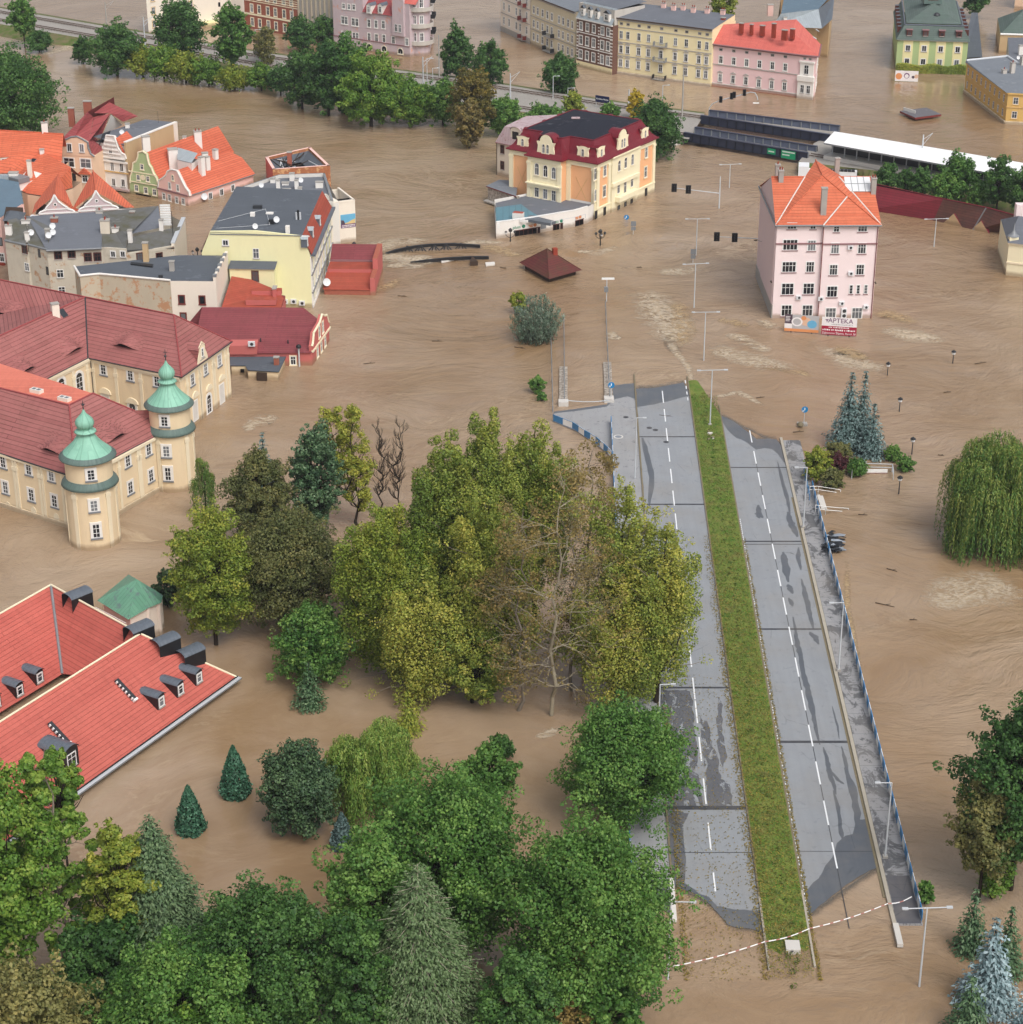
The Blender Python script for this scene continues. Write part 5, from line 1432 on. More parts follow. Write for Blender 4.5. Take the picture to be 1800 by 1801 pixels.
for x, y in ((728, 1197), (918, 1238), (1105, 1280)): win(o, fC, *cc(x, y), .95, 1.75, 'castle')
for x, y in ((1355, 1270), (1447, 1195), (1545, 1135)): win(o, fE, *cc(x, y), .95, 1.75, 'castle')
for x, y in ((1375, 1490), (1472, 1440), (1562, 1370)):
 win(o, fE, *cc(x, y), 1.3, 3.0, 'castlearch' if x == 1472 else 'blind'); u, zz = fE.hit(*cc(x, y - 90))
 mb = MB(); fE.shape(mb, [(u + 1.0 * math.cos(a), zz + .2 + .9 * math.sin(a)) for a in np.linspace(0, math.pi, 9)], .2, 'p_castle_trim'); mb.build('window_hood', o)
for x, y in ((745, 1400), (935, 1470)):
 win(o, fC, *cc(x, y + 20), 1.3, 2.6, 'castlearch' if x == 935 else 'blind'); u, zz = fC.hit(*cc(x, y - 20))
 mb = MB(); fC.shape(mb, [(u + 1.15 * math.cos(a), zz + .3 + .9 * math.sin(a)) for a in np.linspace(0, math.pi, 9)], .25, 'p_castle_trim'); mb.build('window_hood', o)
win(o, fW, *cc(560, 1290), 1.5, 3.2, 'castlearch'); win(o, fW, *cc(435, 1330), 1.5, 3.2, 'castlearch')
pilasters(o, fC, [fC.L * k for k in (.02, .28, .56, .83)], ze - .8); pilasters(o, fE, [fE.L * k for k in (.12, .36, .38, .64, .67, .9, .96)], ze - .8); pilasters(o, fW, [fW.L - 1.0, fW.L - 4.2], ze - .8)
pipe(o, fC, .15, -.5, ze, 'dark_metal')
# eyebrow dormers: a low swelling of the tiles with a dark slit
def eyebrow(o, pl, x, y, w=3.0, h=1.15):
 p = pl.hit(x, y); mb = MB(); rows = []
 for k in range(7):
  s_ = k / 6; row = []
  for i in range(13):
   a = i / 6 - 1; b = math.exp(-(a * 2.2) ** 2) * (1 - s_) ** 1.3
   row.append(p + pl.h * a * w * (1 - .25 * s_) * 1.0 - pl.dn * s_ * 3.0 + pl.n * (b * h + .03))
  rows.append(row)
 mb.quadmesh(rows, 't_castle', True); mb.build('eyebrow_dormer', o)
 mb = MB(); f0 = rows[0]
 mb.poly([f0[3] + pl.dn * .04] + [q + pl.dn * .04 - pl.n * .03 for q in f0[4:9]] + [f0[9] + pl.dn * .04], 'shade_black'); mb.build('vent_slit', o)
for pl, q in ((pW, (130, 619)), (pN, (220, 612)), (pW, (47, 653)), (pFar, (9, 557))): eyebrow(o, pl, *q)
do = dormer(o, pE, 356, 634, 2.2, 2.0, 'gable', TC, TC, 'slit', d=3.6)
p = pE.hit(356, 634); f = Fac(p - pE.h * 1.3, p + pE.h * 1.3); f = f if f.n.dot(pE.o) > 0 else Fac(f.B, f.A)
mb = MB(); f.shape(mb, [(-.3, p.z - .1), (f.L + .3, p.z - .1), (f.L + .1, p.z + .7), (f.L - .4, p.z + 1.6), (f.L - .4, p.z + 2.4), (f.L / 2, p.z + 3.1), (.4, p.z + 2.4), (.4, p.z + 1.6), (-.1, p.z + .7)], .12, 'p_castle_trim', .015); mb.build('scrolled_gable', do)
window(do, f, f.L / 2, p.z + 1.3, .5, 1.3, 'slit', .12)
chimney(o, pW.hit(98, 552), 1.1, .9, 1.6, 'p_ivory', .5); skylight(o, pW, 111, 551, 1.2, 1.4)
mb = MB()
for a, b in ((e1, apx), (apx, inn), (inn, far_), (inn, wr2), (e2, apx)): mb.tube(a + VZ(.05), b + VZ(.05), .12, .12, 't_darkred', 6)
mb.build('ridge', o)
mb = MB(); mb.tube(inn, e3_, .14, .14, 'dark_metal', 6); mb.build('valley_flashing', o)
# front wing
zs, zt = 8.3, 14.5
s1, s2, s3, s4 = P(-60, 778, zs), P(122, 837, zs), P(270, 752, zs) , None
g1, g2, g3, g4 = P(-60, 668, zt), P(122, 712.5, zt), P(164, 692, zt), P(-60, 620, zt)
s2 = P(135, 841, zs); s3 = P(272, 768, zs); s3b = s3 + (s3 - s2) * .12
bkc = Vector((-47.2, 267.5, zs))
pS = Pl(s1, s2, g2); pSE = Pl(s2, s3, g3)
roof(o, [([s1, s2, g2, g1], TC), ([s2, bkc, g3, g2], TC), ([g1, g2, g3, g4], 't_castle_new'), ([g4, g3, bkc, bkc + (g4 - g3)], TC)])
w1, w2 = P(-60, 868), P(150, 937); w3, w4 = P(185, 925), P(277, 866)
fS, fSE = Fac(P(-60, 871), P(125, 930)), Fac(P(205, 908), P(277, 866))
fS = Fac(fS.A, fS.pt(fS.L + 3, 0)); fSE = Fac(fSE.pt(-5, 0), fSE.pt(fSE.L + 1, 0))
mb = MB()
for f in (fS, fSE): f.slab(mb, 0, f.L, -1.2, zs, 0, 'p_castle', -.6)
mb.build('wall', o)
mb = MB()
for f in (fS, fSE): f.slab(mb, 0, f.L, zs - .4, zs - .02, .3, 'p_castle_trim'); f.slab(mb, 0, f.L, -1, .7, .15, 'p_castle_trim')
mb.build('cornice', o); gutters(o, [[s1, s2, s3]], 'dark_metal', .1)
def cd(x, y): return (x / 4, 600 + y / 4)
for x, y in ((22, 848), (40, 1030), (203, 898), (222, 1082), (362, 942), (385, 1125), (-150, 800), (-130, 975)): win(o, fS, *cd(x, y), .95, 1.8, 'castle')
for x, y in ((900, 840), (918, 1030), (1046, 760), (1063, 945)): win(o, fSE, *cd(x, y), .95, 1.8, 'castle')
pilasters(o, fS, [fS.hit(*cd(x, 1000))[0] for x in (110, 128, 285, 305, 440, 458, -60, -80)], zs - .5, .4); pilasters(o, fSE, [fSE.hit(*cd(x, 1000))[0] for x in (845, 985, 1000)], zs - .5, .45)
mb = MB()
for f, x, y in ((fS, 60, 1160), (fS, 240, 1195), (fS, 400, 1240)):
 u, zz = f.hit(*cd(x, y)); f.shape(mb, [(u + .5 * math.cos(i * .5236), zz + .65 * math.sin(i * .5236)) for i in range(12)], .06, 'p_castle_trim')
mb.build('plaster_medallion', o)
for x, y in ((92, 796), (205, 772)): eyebrow(o, pS if x < 130 else pSE, x, y)
pf = Pl(g1, g2, g3)
for x, y in ((65, 690), (114, 704)):
 p = pf.hit(x, y); mb = MB(); mb.cbox(p - VZ(.3), 1.8, .9, .8, 'p_ivory', -.5, 'white_dirty')
 for k in (-.4, .4): mb.cbox(p + Vector((k * .88, -k * .48, .502)), .5, .5, .02, 'window_glass', -.5)
 mb.build('roof_hatch', o)
mb = MB()
for a, b in ((g1, g2), (g2, g3), (g3, bkc), (g2, s2)): mb.tube(a + VZ(.05), b + VZ(.05), .12, .12, 't_darkred', 6)
mb.build('ridge', o)
roof(o, [([P(227, 722, 11.5), P(264, 721, 11.5), P(262, 735, 10.3), P(231, 736, 10.3)], TC)], 'link_roof')
# towers
def tower(c, Rb, zr1, zr2, ztop, wins):
 tw = MB(); tw.lathe(c, [(Rb, -1.2), (Rb, zr1)], 'p_castle', 36); tw.lathe(c, [(Rb * .93, zr1), (Rb * .93, zr2)], 'p_castle', 36); t_ = tw.build('tower', o)
 mb = MB(); mb.lathe(c, [(Rb * .95, zr1 + .5), (Rb * 1.1, zr1 - .1), (Rb * 1.14, zr1 - .45), (Rb * 1.0, zr1 - .6)], 'copper_dark', 36); mb.lathe(c, [(Rb * 1.02, zr2 - .55), (Rb * 1.13, zr2 - .4), (Rb * 1.13, zr2 - .25), (Rb * .96, zr2 + .25)], 'copper_dark', 36); mb.build('skirt_roof', t_)
 R_ = Rb
 prof = [(R_ * .97, zr2 + .2), (R_ * .86, zr2 + .55), (R_ * .68, zr2 + 1.1), (R_ * .5, zr2 + 1.75), (R_ * .37, zr2 + 2.4), (R_ * .31, zr2 + 2.9), (R_ * .36, zr2 + 2.95), (R_ * .44, zr2 + 3.0), (R_ * .40, zr2 + 3.15), (R_ * .25, zr2 + 3.3), (R_ * .25, zr2 + 3.5), (R_ * .30, zr2 + 3.58), (R_ * .36, zr2 + 3.95), (R_ * .375, zr2 + 4.3), (R_ * .33, zr2 + 4.7), (R_ * .22, zr2 + 5.1), (R_ * .1, zr2 + 5.5), (R_ * .045, zr2 + 5.9), (.02, zr2 + 6.2)]
 mb = MB(); mb.lathe(c, prof, 'copper', 24); mb.build('onion_dome', t_)
 mb = MB(); mb.tube(c + VZ(zr2 + 5.9), c + VZ(ztop), .09, .04, 'dark_metal', 6); mb.lathe(c + VZ(zr2 + 6.5), [(.02, 0), (.2, .15), (.2, .25), (.02, .4)], 'dark_metal', 8); mb.tube(c + Vector((-.3, 0, ztop - .5)), c + Vector((.3, 0, ztop - .5)), .04, .04, 'dark_metal', 4); mb.build('finial', t_)
 for a, zz, w, h, k in wins:
  rr = Rb if zz < zr1 else Rb * .93
  d = Vector((math.sin(a), -math.cos(a), 0)); tg = Vector((math.cos(a), math.sin(a), 0))
  half = w / 2 + .3; sag = rr - math.sqrt(max(.01, rr * rr - half * half))
  f = Fac(c + d * (rr - sag * .75) - tg * half, c + d * (rr - sag * .75) + tg * half)
  mb = MB(); f.slab(mb, 0, f.L, zz - h / 2 - .25, zz + h / 2 + .25, .12, 'white_trim', -.3); mb.build('window_surround', t_)
  window(t_, f, half, zz, w, h, 'castle', .12)
 for a in (.0 - .5, .9, -1.3, 1.5):
  d = Vector((math.sin(a), -math.cos(a), 0)); tg = Vector((math.cos(a), math.sin(a), 0)); f = Fac(c + d * (Rb - .06) - tg * .3, c + d * (Rb - .06) + tg * .3)
  mb = MB(); f.slab(mb, 0, .6, -1, zr1 - .5, .16, 'p_castle_trim', -.2); f.slab(mb, -.1, .7, zr1 - 1.7, zr1 - 1.1, .24, 'p_castle_trim', -.2); mb.build('pilaster', t_)
 return t_
T1, T2 = P(168.5, 950), P(308, 851)
tower(T1, 3.3, 9.0, 12.7, 20.0, [(.28, 10.8, .95, 1.5, 0), (.28, 6.5, .95, 1.6, 0), (.28, 2.9, .95, 2.0, 0)])
tower(T2, 3.05, 8.9, 12.5, 20.2, [(-.1, 10.7, .95, 1.5, 0), (-.1, 6.3, .95, 1.7, 0), (-.1, 2.9, .9, 2.0, 0)])
# school with the big red roof, lower left
o = building('school_hall', 'large red tiled roof with black dormers and gutter just above the flood', P(180, 1250))
ze, zr = 1.0, 7.3
k1, k2 = P(416, 1191, ze), P(165, 1370, ze); dS = (k2 - k1).normalized(); k3 = k2 + dS * 14
n1, n2 = P(247, 1115, zr), P(5, 1267, zr); n3 = n2 + (n2 - n1) * .9
cor = P(90, 1029, zr); nwl = P(0, 1080, zr); nw2 = cor + (nwl - cor) * 2.2
vd = Vector((.371, -1.365, -.85)); vb = cor + vd * 7.5
TS = 't_school'
pF = Pl(k1, k2, n1)
dz = VZ(1)
inn1 = n1 + (cor - n1) * .0
roof(o, [([k1, n1, n3, k3], TS), ([cor, n1, n1 + vd * 0 + (vb - cor) * .0 + Vector((-6.2, -.2, -5.4)), vb], TS), ([cor, vb, vb + (nw2 - cor), nw2], TS),
         ([n1, cor, cor + Vector((6, 3.4, -6.3)), k1], TS), ([nw2, cor, cor + Vector((6, 3.4, -6.3)), cor + Vector((-4, 7, -6.3)), nw2 + Vector((-4, 7, -6.3))], TS),
         ([n1, n3, n3 + Vector((-7, 2, -6)), n1 + Vector((-7, 4, -6))], TS)])
pNW, pNE = Pl(cor, nwl, vb), Pl(cor, n1, vb)
pOut = Pl(n1, cor, k1)
mb = MB()
for a, b in ((n1, n3), (n1, k1), (cor, n1), (nw2, cor)): mb.tube(a + dz * .05, b + dz * .05, .13, .13, 'cream_trim', 6)
mb.build('ridge', o); mb = MB(); mb.tube(cor + dz * .03, vb + dz * .03, .2, .2, 'gutter_grey', 5); mb.build('valley_flashing', o)
mb = MB(); out = Vector((dS.y, -dS.x, 0)); out = out if out.x > 0 else -out
mb.box(k1 + out * .02 - dz * .22 - dS * .3, dS * 40, out * .55, (0, 0, .2), 'gutter_grey', 'lamp_grey'); mb.box(k1 - dz * .02 - dS * .2, dS * 40, out * .1, (0, 0, .14), 'black_metal'); mb.build('gutter', o)
mb = MB(); ii = -out * .9; mb.box(ex(k1, -1.2) + ii, dS * 38, -out * .5, (0, 0, 2.0), 'p_ivory'); mb.box(ex(k1, -1.2) + ii + dS * .5, -out * .5, ex(cor + Vector((5.2, 2.6, 0)) - k1, 0), (0, 0, 2.0), 'p_ivory'); mb.build('wall', o)
def ce(x, y): return (x / 4, 1000 + y / 4)
for x, y in ((1140, 980), (1275, 893), (1405, 810)): dormer(o, pF, *ce(x, y), 1.25, 1.5, 'barrel', 'black_metal', 'slate_metal', 'slit', d=2.1)
for x, y in ((145, 900), (285, 808), (-15, 985), (-140, 1060)): dormer(o, pNW, *ce(x, y), 1.3, 1.5, 'barrel', 'black_metal', 'slate_metal', 'slit', d=2.0)
for t_ in (.12, .46, .62, .78):
 pp = cor + (k1 - cor) * t_; pp = n1 + (cor - n1) * (1 - t_ / .5) if t_ < .5 else n1 + (k1 - n1) * ((t_ - .5) / .6)
 q = cor.lerp(n1, t_ / .5) if t_ < .5 else n1.lerp(k1, (t_ - .5) / .62)
 a = Vector((.868, .497, 0)) ; pl = pOut
 base = q + a * 2.0; base.z = pl.zat(base.x, base.y)
 hx = pl.h; L_, R_ = base - hx * 1.0, base + hx * 1.0
 mb = MB(); top = [base + hx * 1.0 * math.cos(v) + dz * (1.9 + .45 * math.sin(v)) for v in np.linspace(0, math.pi, 8)]
 mb.poly([L_, R_] + top, 'black_metal'); mb.poly([R_, R_ - pl.o * 3, top[0] - pl.o * 3, top[0]], 'black_metal'); mb.poly([L_, top[-1], top[-1] - pl.o * 3, L_ - pl.o * 3], 'black_metal'); d_ = mb.build('dormer', o)
 mb = MB(); mb.quadmesh([[v + pl.o * .1 for v in top], [v - pl.o * 3.0 for v in top]], 'slate_metal', True); mb.build('dormer_roof', d_)
for x, y in ((880, 855), (412, 1160)):
 p = pF.hit(*ce(x, y)); mb = MB(); mb.box(p - pF.h * .28 - pF.dn * 1.5, pF.h * .56, pF.dn * 3.0, pF.n * .28, 'dark_metal')
 for k in range(6): mb.box(p + (pF.h if pF.h.x < 0 else -pF.h) * .3 - pF.dn * (1.3 - k * .5), pF.h * .12, pF.dn * .22, pF.n * .32, 'white_paint')
 mb.box(p - pF.h * .3 + pF.dn * 1.5, pF.h * .6, pF.dn * .25, pF.n * .34, 'white_paint'); mb.build('roof_ladder', o)
d_ = dormer(o, pF, 128, 1352, 2.2, 2.2, 'barrel', 'black_metal', 'slate_metal', 'bare', d=3.0)
# copper-roofed porch
pc = [P(171, 1056, 4.4), P(226, 1090, 4.4), P(262, 1069, 4.4), P(284, 1060, 4.4), P(287, 1047, 4.4), P(270, 1036, 4.4)]
pc.append(pc[-1] + (pc[0] - pc[1]) * .8); pk = P(231, 1023, 7.2); ctr = sum(pc, Vector()) / len(pc); pk = Vector((ctr.x - .2, ctr.y, 7.0))
mb = MB()
for i in range(len(pc)): mb.poly([pc[i], pc[(i + 1) % len(pc)], pk], 'copper_porch')
po_ = mb.build('porch_roof', o); fixup(po_)
mb = MB(); inn_ = [ctr + (q - ctr) * .86 for q in pc]; mb.prism(inn_, -1, 4.3, 'p_ivory', False); mb.build('porch_wall', o)
mb = MB()
for q in (inn_[2], inn_[3], inn_[4]): mb.tube(ex(q, -1), ex(q, 4.3), .28, .28, 'p_ivory', 8)
mb.build('porch_column', o)
mb = MB(); a, b = P(168, 1068, 4.6), P(222, 1096, 4.6); mb.box(a, b - a, (0, .1, 0), (0, 0, -1.0), 'white_trim'); mb.build('porch_parapet', o)
# orange mansion with crimson mansard
FRb, BRb = P(1048, 385), P(1149, 337)
bD = (V2(BRb) - V2(FRb)).normalized(); aD = Vector((-bD.y, bD.x, 0)); Dp = 22.8
o = building('mansion', 'orange and cream mansion with crimson mansard roof and black flat top', FRb + aD * 9 + bD * 11)
def mp(u, v, z=0): q = FRb + aD * u + bD * v; return Vector((q.x, q.y, z))
def muv(x, y, z): q = P(x, y, z) - FRb; q.z = 0; return q.dot(aD), q.dot(bD)
he = 11.2
uL = muv(901.6, 257.1, he)[0] - .4; b0, b1 = muv(987.8, 283.8, he)[0] + .4, muv(927.3, 271.3, he)[0] - .4; pv = -muv(987.8, 283.8, he)[1] - .5
pv = min(max(pv, .8), 2.2); Wd = min(max(uL, 15), 22); b0 = max(3.5, b0); b1 = min(Wd - 2, b1)
foot = [(0, 0), (b0, 0), (b0, -pv), (b1, -pv), (b1, 0), (Wd, 0), (Wd, Dp), (0, Dp)]
walls(o, [mp(*q) for q in foot], he, 'p_orange')
f1, f2, f3 = Fac(mp(b0, 0), mp(0, 0)), Fac(mp(b1, -pv), mp(b0, -pv)), Fac(mp(Wd, 0), mp(b1, 0)); fR = Fac(mp(0, 0), mp(0, Dp)); fB = Fac(mp(b0, -pv), mp(b0, 0))
mb = MB()
for f in (f1, f2, f3, fR): f.slab(mb, 0, f.L, he - 1.1, he, .22, 'p_cream'); f.slab(mb, 0, f.L, he - .25, he + .02, .42, 'p_cream')
f2.slab(mb, 0, f2.L, 5.0, 5.9, .45, 'p_cream'); f2.slab(mb, -.2, f2.L + .2, 5.7, 5.95, .8, 'p_cream'); fR.slab(mb, 0, fR.L, -1.2, 1.9, .25, 'p_cream'); fR.slab(mb, 0, fR.L, 1.9, 2.15, .4, 'p_cream')
mb.build('cornice', o)
r0, r1 = fR.hit(1073, 330)[0], fR.hit(1119, 300)[0]
mb = MB(); fR.slab(mb, r0, r1, -1.2, he - .02, .5, 'p_cream'); fR.slab(mb, r0 - .1, r1 + .1, 5.2, 5.9, .9, 'p_cream'); fR.slab(mb, r0 + 1.2, r1 - 1.2, 1.9, 2.9, 1.6, 'p_cream', .5); fR.slab(mb, r0 - .2, r1 + .2, he - .25, he + .03, .85, 'p_cream', .4); mb.build('risalit', o); mb = MB(); f2.slab(mb, .4, f2.L - .4, .5, he - 1.1, .06, 'p_cream'); mb.build('bay_panel', o)
for f, us in ((f1, (.5, f1.L - .5)), (f2, (.3, f2.L - .3)), (f3, (.4, f3.L - .5)), (fR, (.4, fR.L - .5)), (fR, (r0 - .6, r1 + .6))):
 for u in us:
  mb = MB(); f.slab(mb, u - .45, u + .45, -1, he - 1.0, .28, 'p_cream'); f.slab(mb, u - .55, u + .55, he - 1.6, he - 1.2, .36, 'p_cream'); mb.build('pilaster', o)
def c10(x, y): return (850 + x / 5.625, 170 + y / 5.625)
for x, y in ((535, 715), (620, 735), (702, 755)): win(o, f2, *c10(x, y), .95, 2.4, 'creamarch', .08)
for x, y in ((535, 935), (618, 955), (702, 975)): win(o, f2, *c10(x, y), 1.0, 2.4, 'cream', .08)
for x, y in ((1110, 765), (1203, 730), (1112, 975), (1198, 935)): win(o, fR, *c10(x, y), 1.1, 2.3, 'cream', .03)
for x, y in ((1325, 680), (1388, 650), (1456, 618)): win(o, fR, *c10(x, y), 1.0, 2.2, 'creamarch', .5)
for x, y, h in ((1318, 905, 2.0), (1383, 895, 3.2), (1450, 840, 2.0), (1537, 580, 2.0), (1528, 795, 2.0)): win(o, fR, *c10(x, y), 1.0, h, 'cream', .5 if x < 1500 else .05)
for x, y in ((1612, 550), (1605, 745)): win(o, fR, *c10(x, y), 1.0, 2.2, 'cream', .05)
for x, y in ((1105, 1165), (1190, 1130), (1320, 1110), (1385, 1075), (1447, 1045), (1600, 940)): win(o, fR, *c10(x, y), .9, 1.6, 'black', .3 if x < 1250 or x > 1500 else .52)
zt = 14.9; ins = 2.1; ov = .55
eo = [(-ov, -ov), (b0 - 0, -ov), (b0 - ov, -pv - ov), (b1 + ov, -pv - ov), (b1 + ov, -ov), (Wd + ov, -ov), (Wd + ov, Dp + ov), (-ov, Dp + ov)]
eo[1] = (b0 - ov, -ov)
ti = [(ins, ins), (b0 + ins * .3, ins), (b0 + ins * .6, -pv + ins), (b1 - ins * .6, -pv + ins), (b1 - ins * .3, ins), (Wd - ins, ins), (Wd - ins, Dp - ins), (ins, Dp - ins)]
E3, T3 = [mp(u, v, he) for u, v in eo], [mp(u, v, zt) for u, v in ti]
mb = MB(); mid = [E3[i].lerp(T3[i], .28) + VZ(.35) for i in range(8)]
mid = [Vector((E3[i].x * .62 + T3[i].x * .38, E3[i].y * .62 + T3[i].y * .38, he + .9)) for i in range(8)]
for i in range(8):
 j = (i + 1) % 8
 mb.poly([E3[i], E3[j], mid[j], mid[i]], 'crimson_metal'); mb.poly([mid[i], mid[j], T3[j], T3[i]], 'crimson_metal')
fixup(mb.build('mansard_roof', o))
mb = MB(); cen = mp(Wd * .5, Dp * .5, zt + 1.1)
for i in range(8): mb.poly([T3[i] + dz * .02, T3[(i + 1) % 8] + dz * .02, cen], 'f_black')
fixup(mb.build('flat_roof', o)); mb = MB(); mb.cbox(cen + Vector((-1.5, 1, -.1)), 1.7, .8, .25, 'pink_metal'); mb.build('roof_hatch', o)
gutters(o, [E3 + E3[:1]], 'crimson_metal', .16)
mb = MB(); mb.path([t_ + dz * .05 for t_ in T3 + T3[:1]], .13, 'crimson_metal'); mb.build('ridge', o)
def mdormer(f, u, w, h, off, arch, wn):
 """cream plaster dormer standing on the mansard"""
 zb = he + .45; mb = MB(); hw = w / 2
 out = [(u - hw - .35, zb), (u + hw + .35, zb), (u + hw + .1, zb + h * .35), (u + hw + .0, zb + h * .7), (u + hw + .3, zb + h), ]
 top = [(u + hw * .75 * math.cos(a), zb + h + (.55 * w if arch else .28) * math.sin(a) * .75) for a in np.linspace(0, math.pi, 9)]
 lft = [(2 * u - x, z_) for x, z_ in out[2:][::-1]]
 f.shape(mb, out + top + lft, off, 'p_cream', off - .35); f.slab(mb, u - hw + .05, u + hw - .05, zb, zb + h * .98, off - .33, 'crimson_metal', off - 2.2)
 do = mb.build('dormer', o); rb = MB()
 rows = [[f.pt(u + (hw + .1) * math.cos(a), zb + h + (.42 * w if arch else .24) * math.sin(a), k) for a in np.linspace(0, math.pi, 9)] for k in (off - .05, off - 2.6)]
 rb.quadmesh(rows, 'crimson_metal', True); rb.build('dormer_roof', do)
 for k in range(wn): window(do, f, u + (k - (wn - 1) / 2) * .95, zb + h * .48, .62, h * .72, 'creamarch', off)
mdormer(f2, f2.L * .5, 3.6, 2.5, -.35, True, 2); mdormer(f1, f1.L * .5, 2.3, 2.1, -.35, False, 1); mdormer(f3, f3.L * .48, 2.3, 2.1, -.35, False, 1)
mdormer(fR, (r0 + r1) / 2, 3.6, 2.5, -.15, True, 2); mdormer(fR, r0 * .45, 2.3, 2.1, -.35, False, 1); mdormer(fR, (r1 + Dp) / 2 + .3, 2.3, 2.1, -.35, False, 1)
fBk = Fac(mp(0, Dp), mp(Wd, Dp)); fLf = Fac(mp(Wd, Dp), mp(Wd, 0))
for k in (.2, .5, .8): mdormer(fBk, Wd * k, 1.9, 2.4, -.6, True, 1)
for k in (.25, .5, .8): mdormer(fLf, Dp * k, 1.9, 2.2, -.6, True, 1)
pipe(o, fR, r0 - .15, 1.5, he, 'lamp_grey')
mb = MB()
for f in (f1, f3):
 for s_ in (1, -1):
  a, b = f.pt(f.L * .3, 3.2, .02), f.pt(f.L * .7, 7.8, .02)
  if s_ < 0: a, b = f.pt(f.L * .7, 3.2, .02), f.pt(f.L * .3, 7.8, .02)
  mb.tube(a, b, .04, .04, 'ochre_trim', 4)
mb.build('plaster_relief', o)
# white pharmacy pavilion in front of it
pp = [P(873, 420), P(905, 416), P(945, 410), P(985, 403), P(1010, 399), P(1034, 392)]
o = building('pharmacy_pavilion', 'low white curved pharmacy pavilion with blue roof attached to the orange mansion', P(950, 400), 'shop')
h = 3.25; bk = [mp(1.5, .5), mp(b0 - .5, -.2), mp(b0, -pv), mp(b1, -pv), mp(b1 + 3, -2.5)]
lw = P(866, 392)
poly = pp + [mp(.3, -.2), mp(b0 + .1, -.1), mp(b0 + .1, -pv - .05), mp(b1 + .5, -pv - .05), P(870, 379, 0)]
walls(o, poly, h, 'p_white')
mb = MB(); from mathutils.geometry import tessellate_polygon as tess
ins_ = [Vector((q.x, q.y, h - .45)) for q in [P(876, 415), P(905, 413), P(945, 407), P(985, 400), P(1010, 396), P(1033, 390)] + [mp(.3, -.2), mp(b0 + .1, -.1), mp(b0 + .1, -pv - .05), mp(b1 + .5, -pv - .05), P(872, 381, 0)]]
for tr in tess([ins_]): mb.poly([ins_[i] for i in tr], 'f_grey')
mb.poly([P(x, y, h - .44) for x, y in ((872, 391), (954, 384), (930, 369), (917, 359), (872, 365))], 'blue_felt'); fixup(mb.build('roof', o))
mb = MB()
for a, b in zip(poly[:6], poly[1:6]):
 f = Fac(a, b); f.slab(mb, 0, f.L, h - .02, h + .14, .06, 'white_paint', -.3)
mb.build('parapet', o)
fs1 = [Fac(a, b) for a, b in zip(pp[:-1], pp[1:])]
def shopwin(f, x0, x1, y):
 u0, u1 = f.hit(x0, y)[0], f.hit(x1, y)[0]; mb = MB(); f.slab(mb, u0, u1, -.6, 1.05, .03, 'shade_black', .0)
 n = max(2, int((u1 - u0) / .9))
 for k in range(n + 1): f.slab(mb, u0 + (u1 - u0) * k / n - .04, u0 + (u1 - u0) * k / n + .04, -.6, 1.1, .07, 'brown_frame', .0)
 f.slab(mb, u0 - .1, u1 + .1, 1.05, 1.2, .08, 'brown_frame', .0); mb.build('shop_window', o)
shopwin(fs1[1], 906, 944, 409); shopwin(fs1[2], 946, 950, 407); shopwin(fs1[3], 986, 990, 400); shopwin(fs1[2], 973, 984, 402); shopwin(fs1[4], 1012, 1026, 396)
plain('logo_green', (50, 140, 110), .5, .3, .04); plain('logo_orange', (216, 140, 90), .5, .3, .04)
for f, x, y, m, s_ in ((fs1[1], 913, 399, 'logo_green', 'pluss'), (fs1[2], 980, 389.5, 'logo_green', 'pluss')):
 u, z_ = f.hit(x, y); text(o, s_, f.pt(u - .5, z_, .07), .85, f.ang, m, name='shop_lettering')
 mb = MB(); u2 = u + 1.0; f.shape(mb, [(u2 + .36 * math.cos(i * .5236), z_ + .36 * math.sin(i * .5236)) for i in range(12)], .07, m, -.02); mb.build('logo_disc', o)
for f, x, y in ((fs1[1], 938, 396), (fs1[4], 1018, 382)):
 u, z_ = f.hit(x, y); mb = MB(); f.shape(mb, [(u + .4 + .34 * math.cos(i * .5236), z_ + .34 * math.sin(i * .5236)) for i in range(12)], .07, 'logo_orange', -.02)
 f.slab(mb, u - 1.0, u - .1, z_ - .02, z_ + .16, .07, 'logo_orange', -.02); f.slab(mb, u - .8, u - .1, z_ - .3, z_ - .12, .07, 'logo_orange', -.02); mb.build('logo_disc', o)
u, z_ = fs1[2].hit(956, 397); mb = MB(); fs1[2].slab(mb, u - .6, u + .6, z_ - .6, z_ + .6, .06, 'gutter_grey', .0); mb.build('vent_grille', o)
mb = MB(); mb.cbox(P(912, 384, 2.8), 2.0, 1.3, 1.2, 'p_white', -.3, 't_brickroof'); mb.cbox(P(922, 391, 2.8), 1.6, .2, .5, 'white_paint', -.3); mb.cbox(P(877, 401, 2.8), .5, .4, 1.0, 'white_paint'); mb.build('roof_box', o)
mb = MB(); a, b = P(938, 379, 2.85), P(975, 387, 2.85); q = [P(923, 384, 3.3), P(968, 395 - 3, 3.3), P(978, 388, 3.3), P(933, 377, 3.3)]; mb.prism(q, 2.7, 3.2, 'slate_metal', 'slate_metal'); mb.build('roof_step', o)
mb = MB(); rail_frame(mb, [P(970, 396, h), P(990, 392, h), P(1012, 388, h), P(1030, 383, h)], .7, 'lamp_grey', True, .04, 0, 3); mb.build('roof_rail', o)
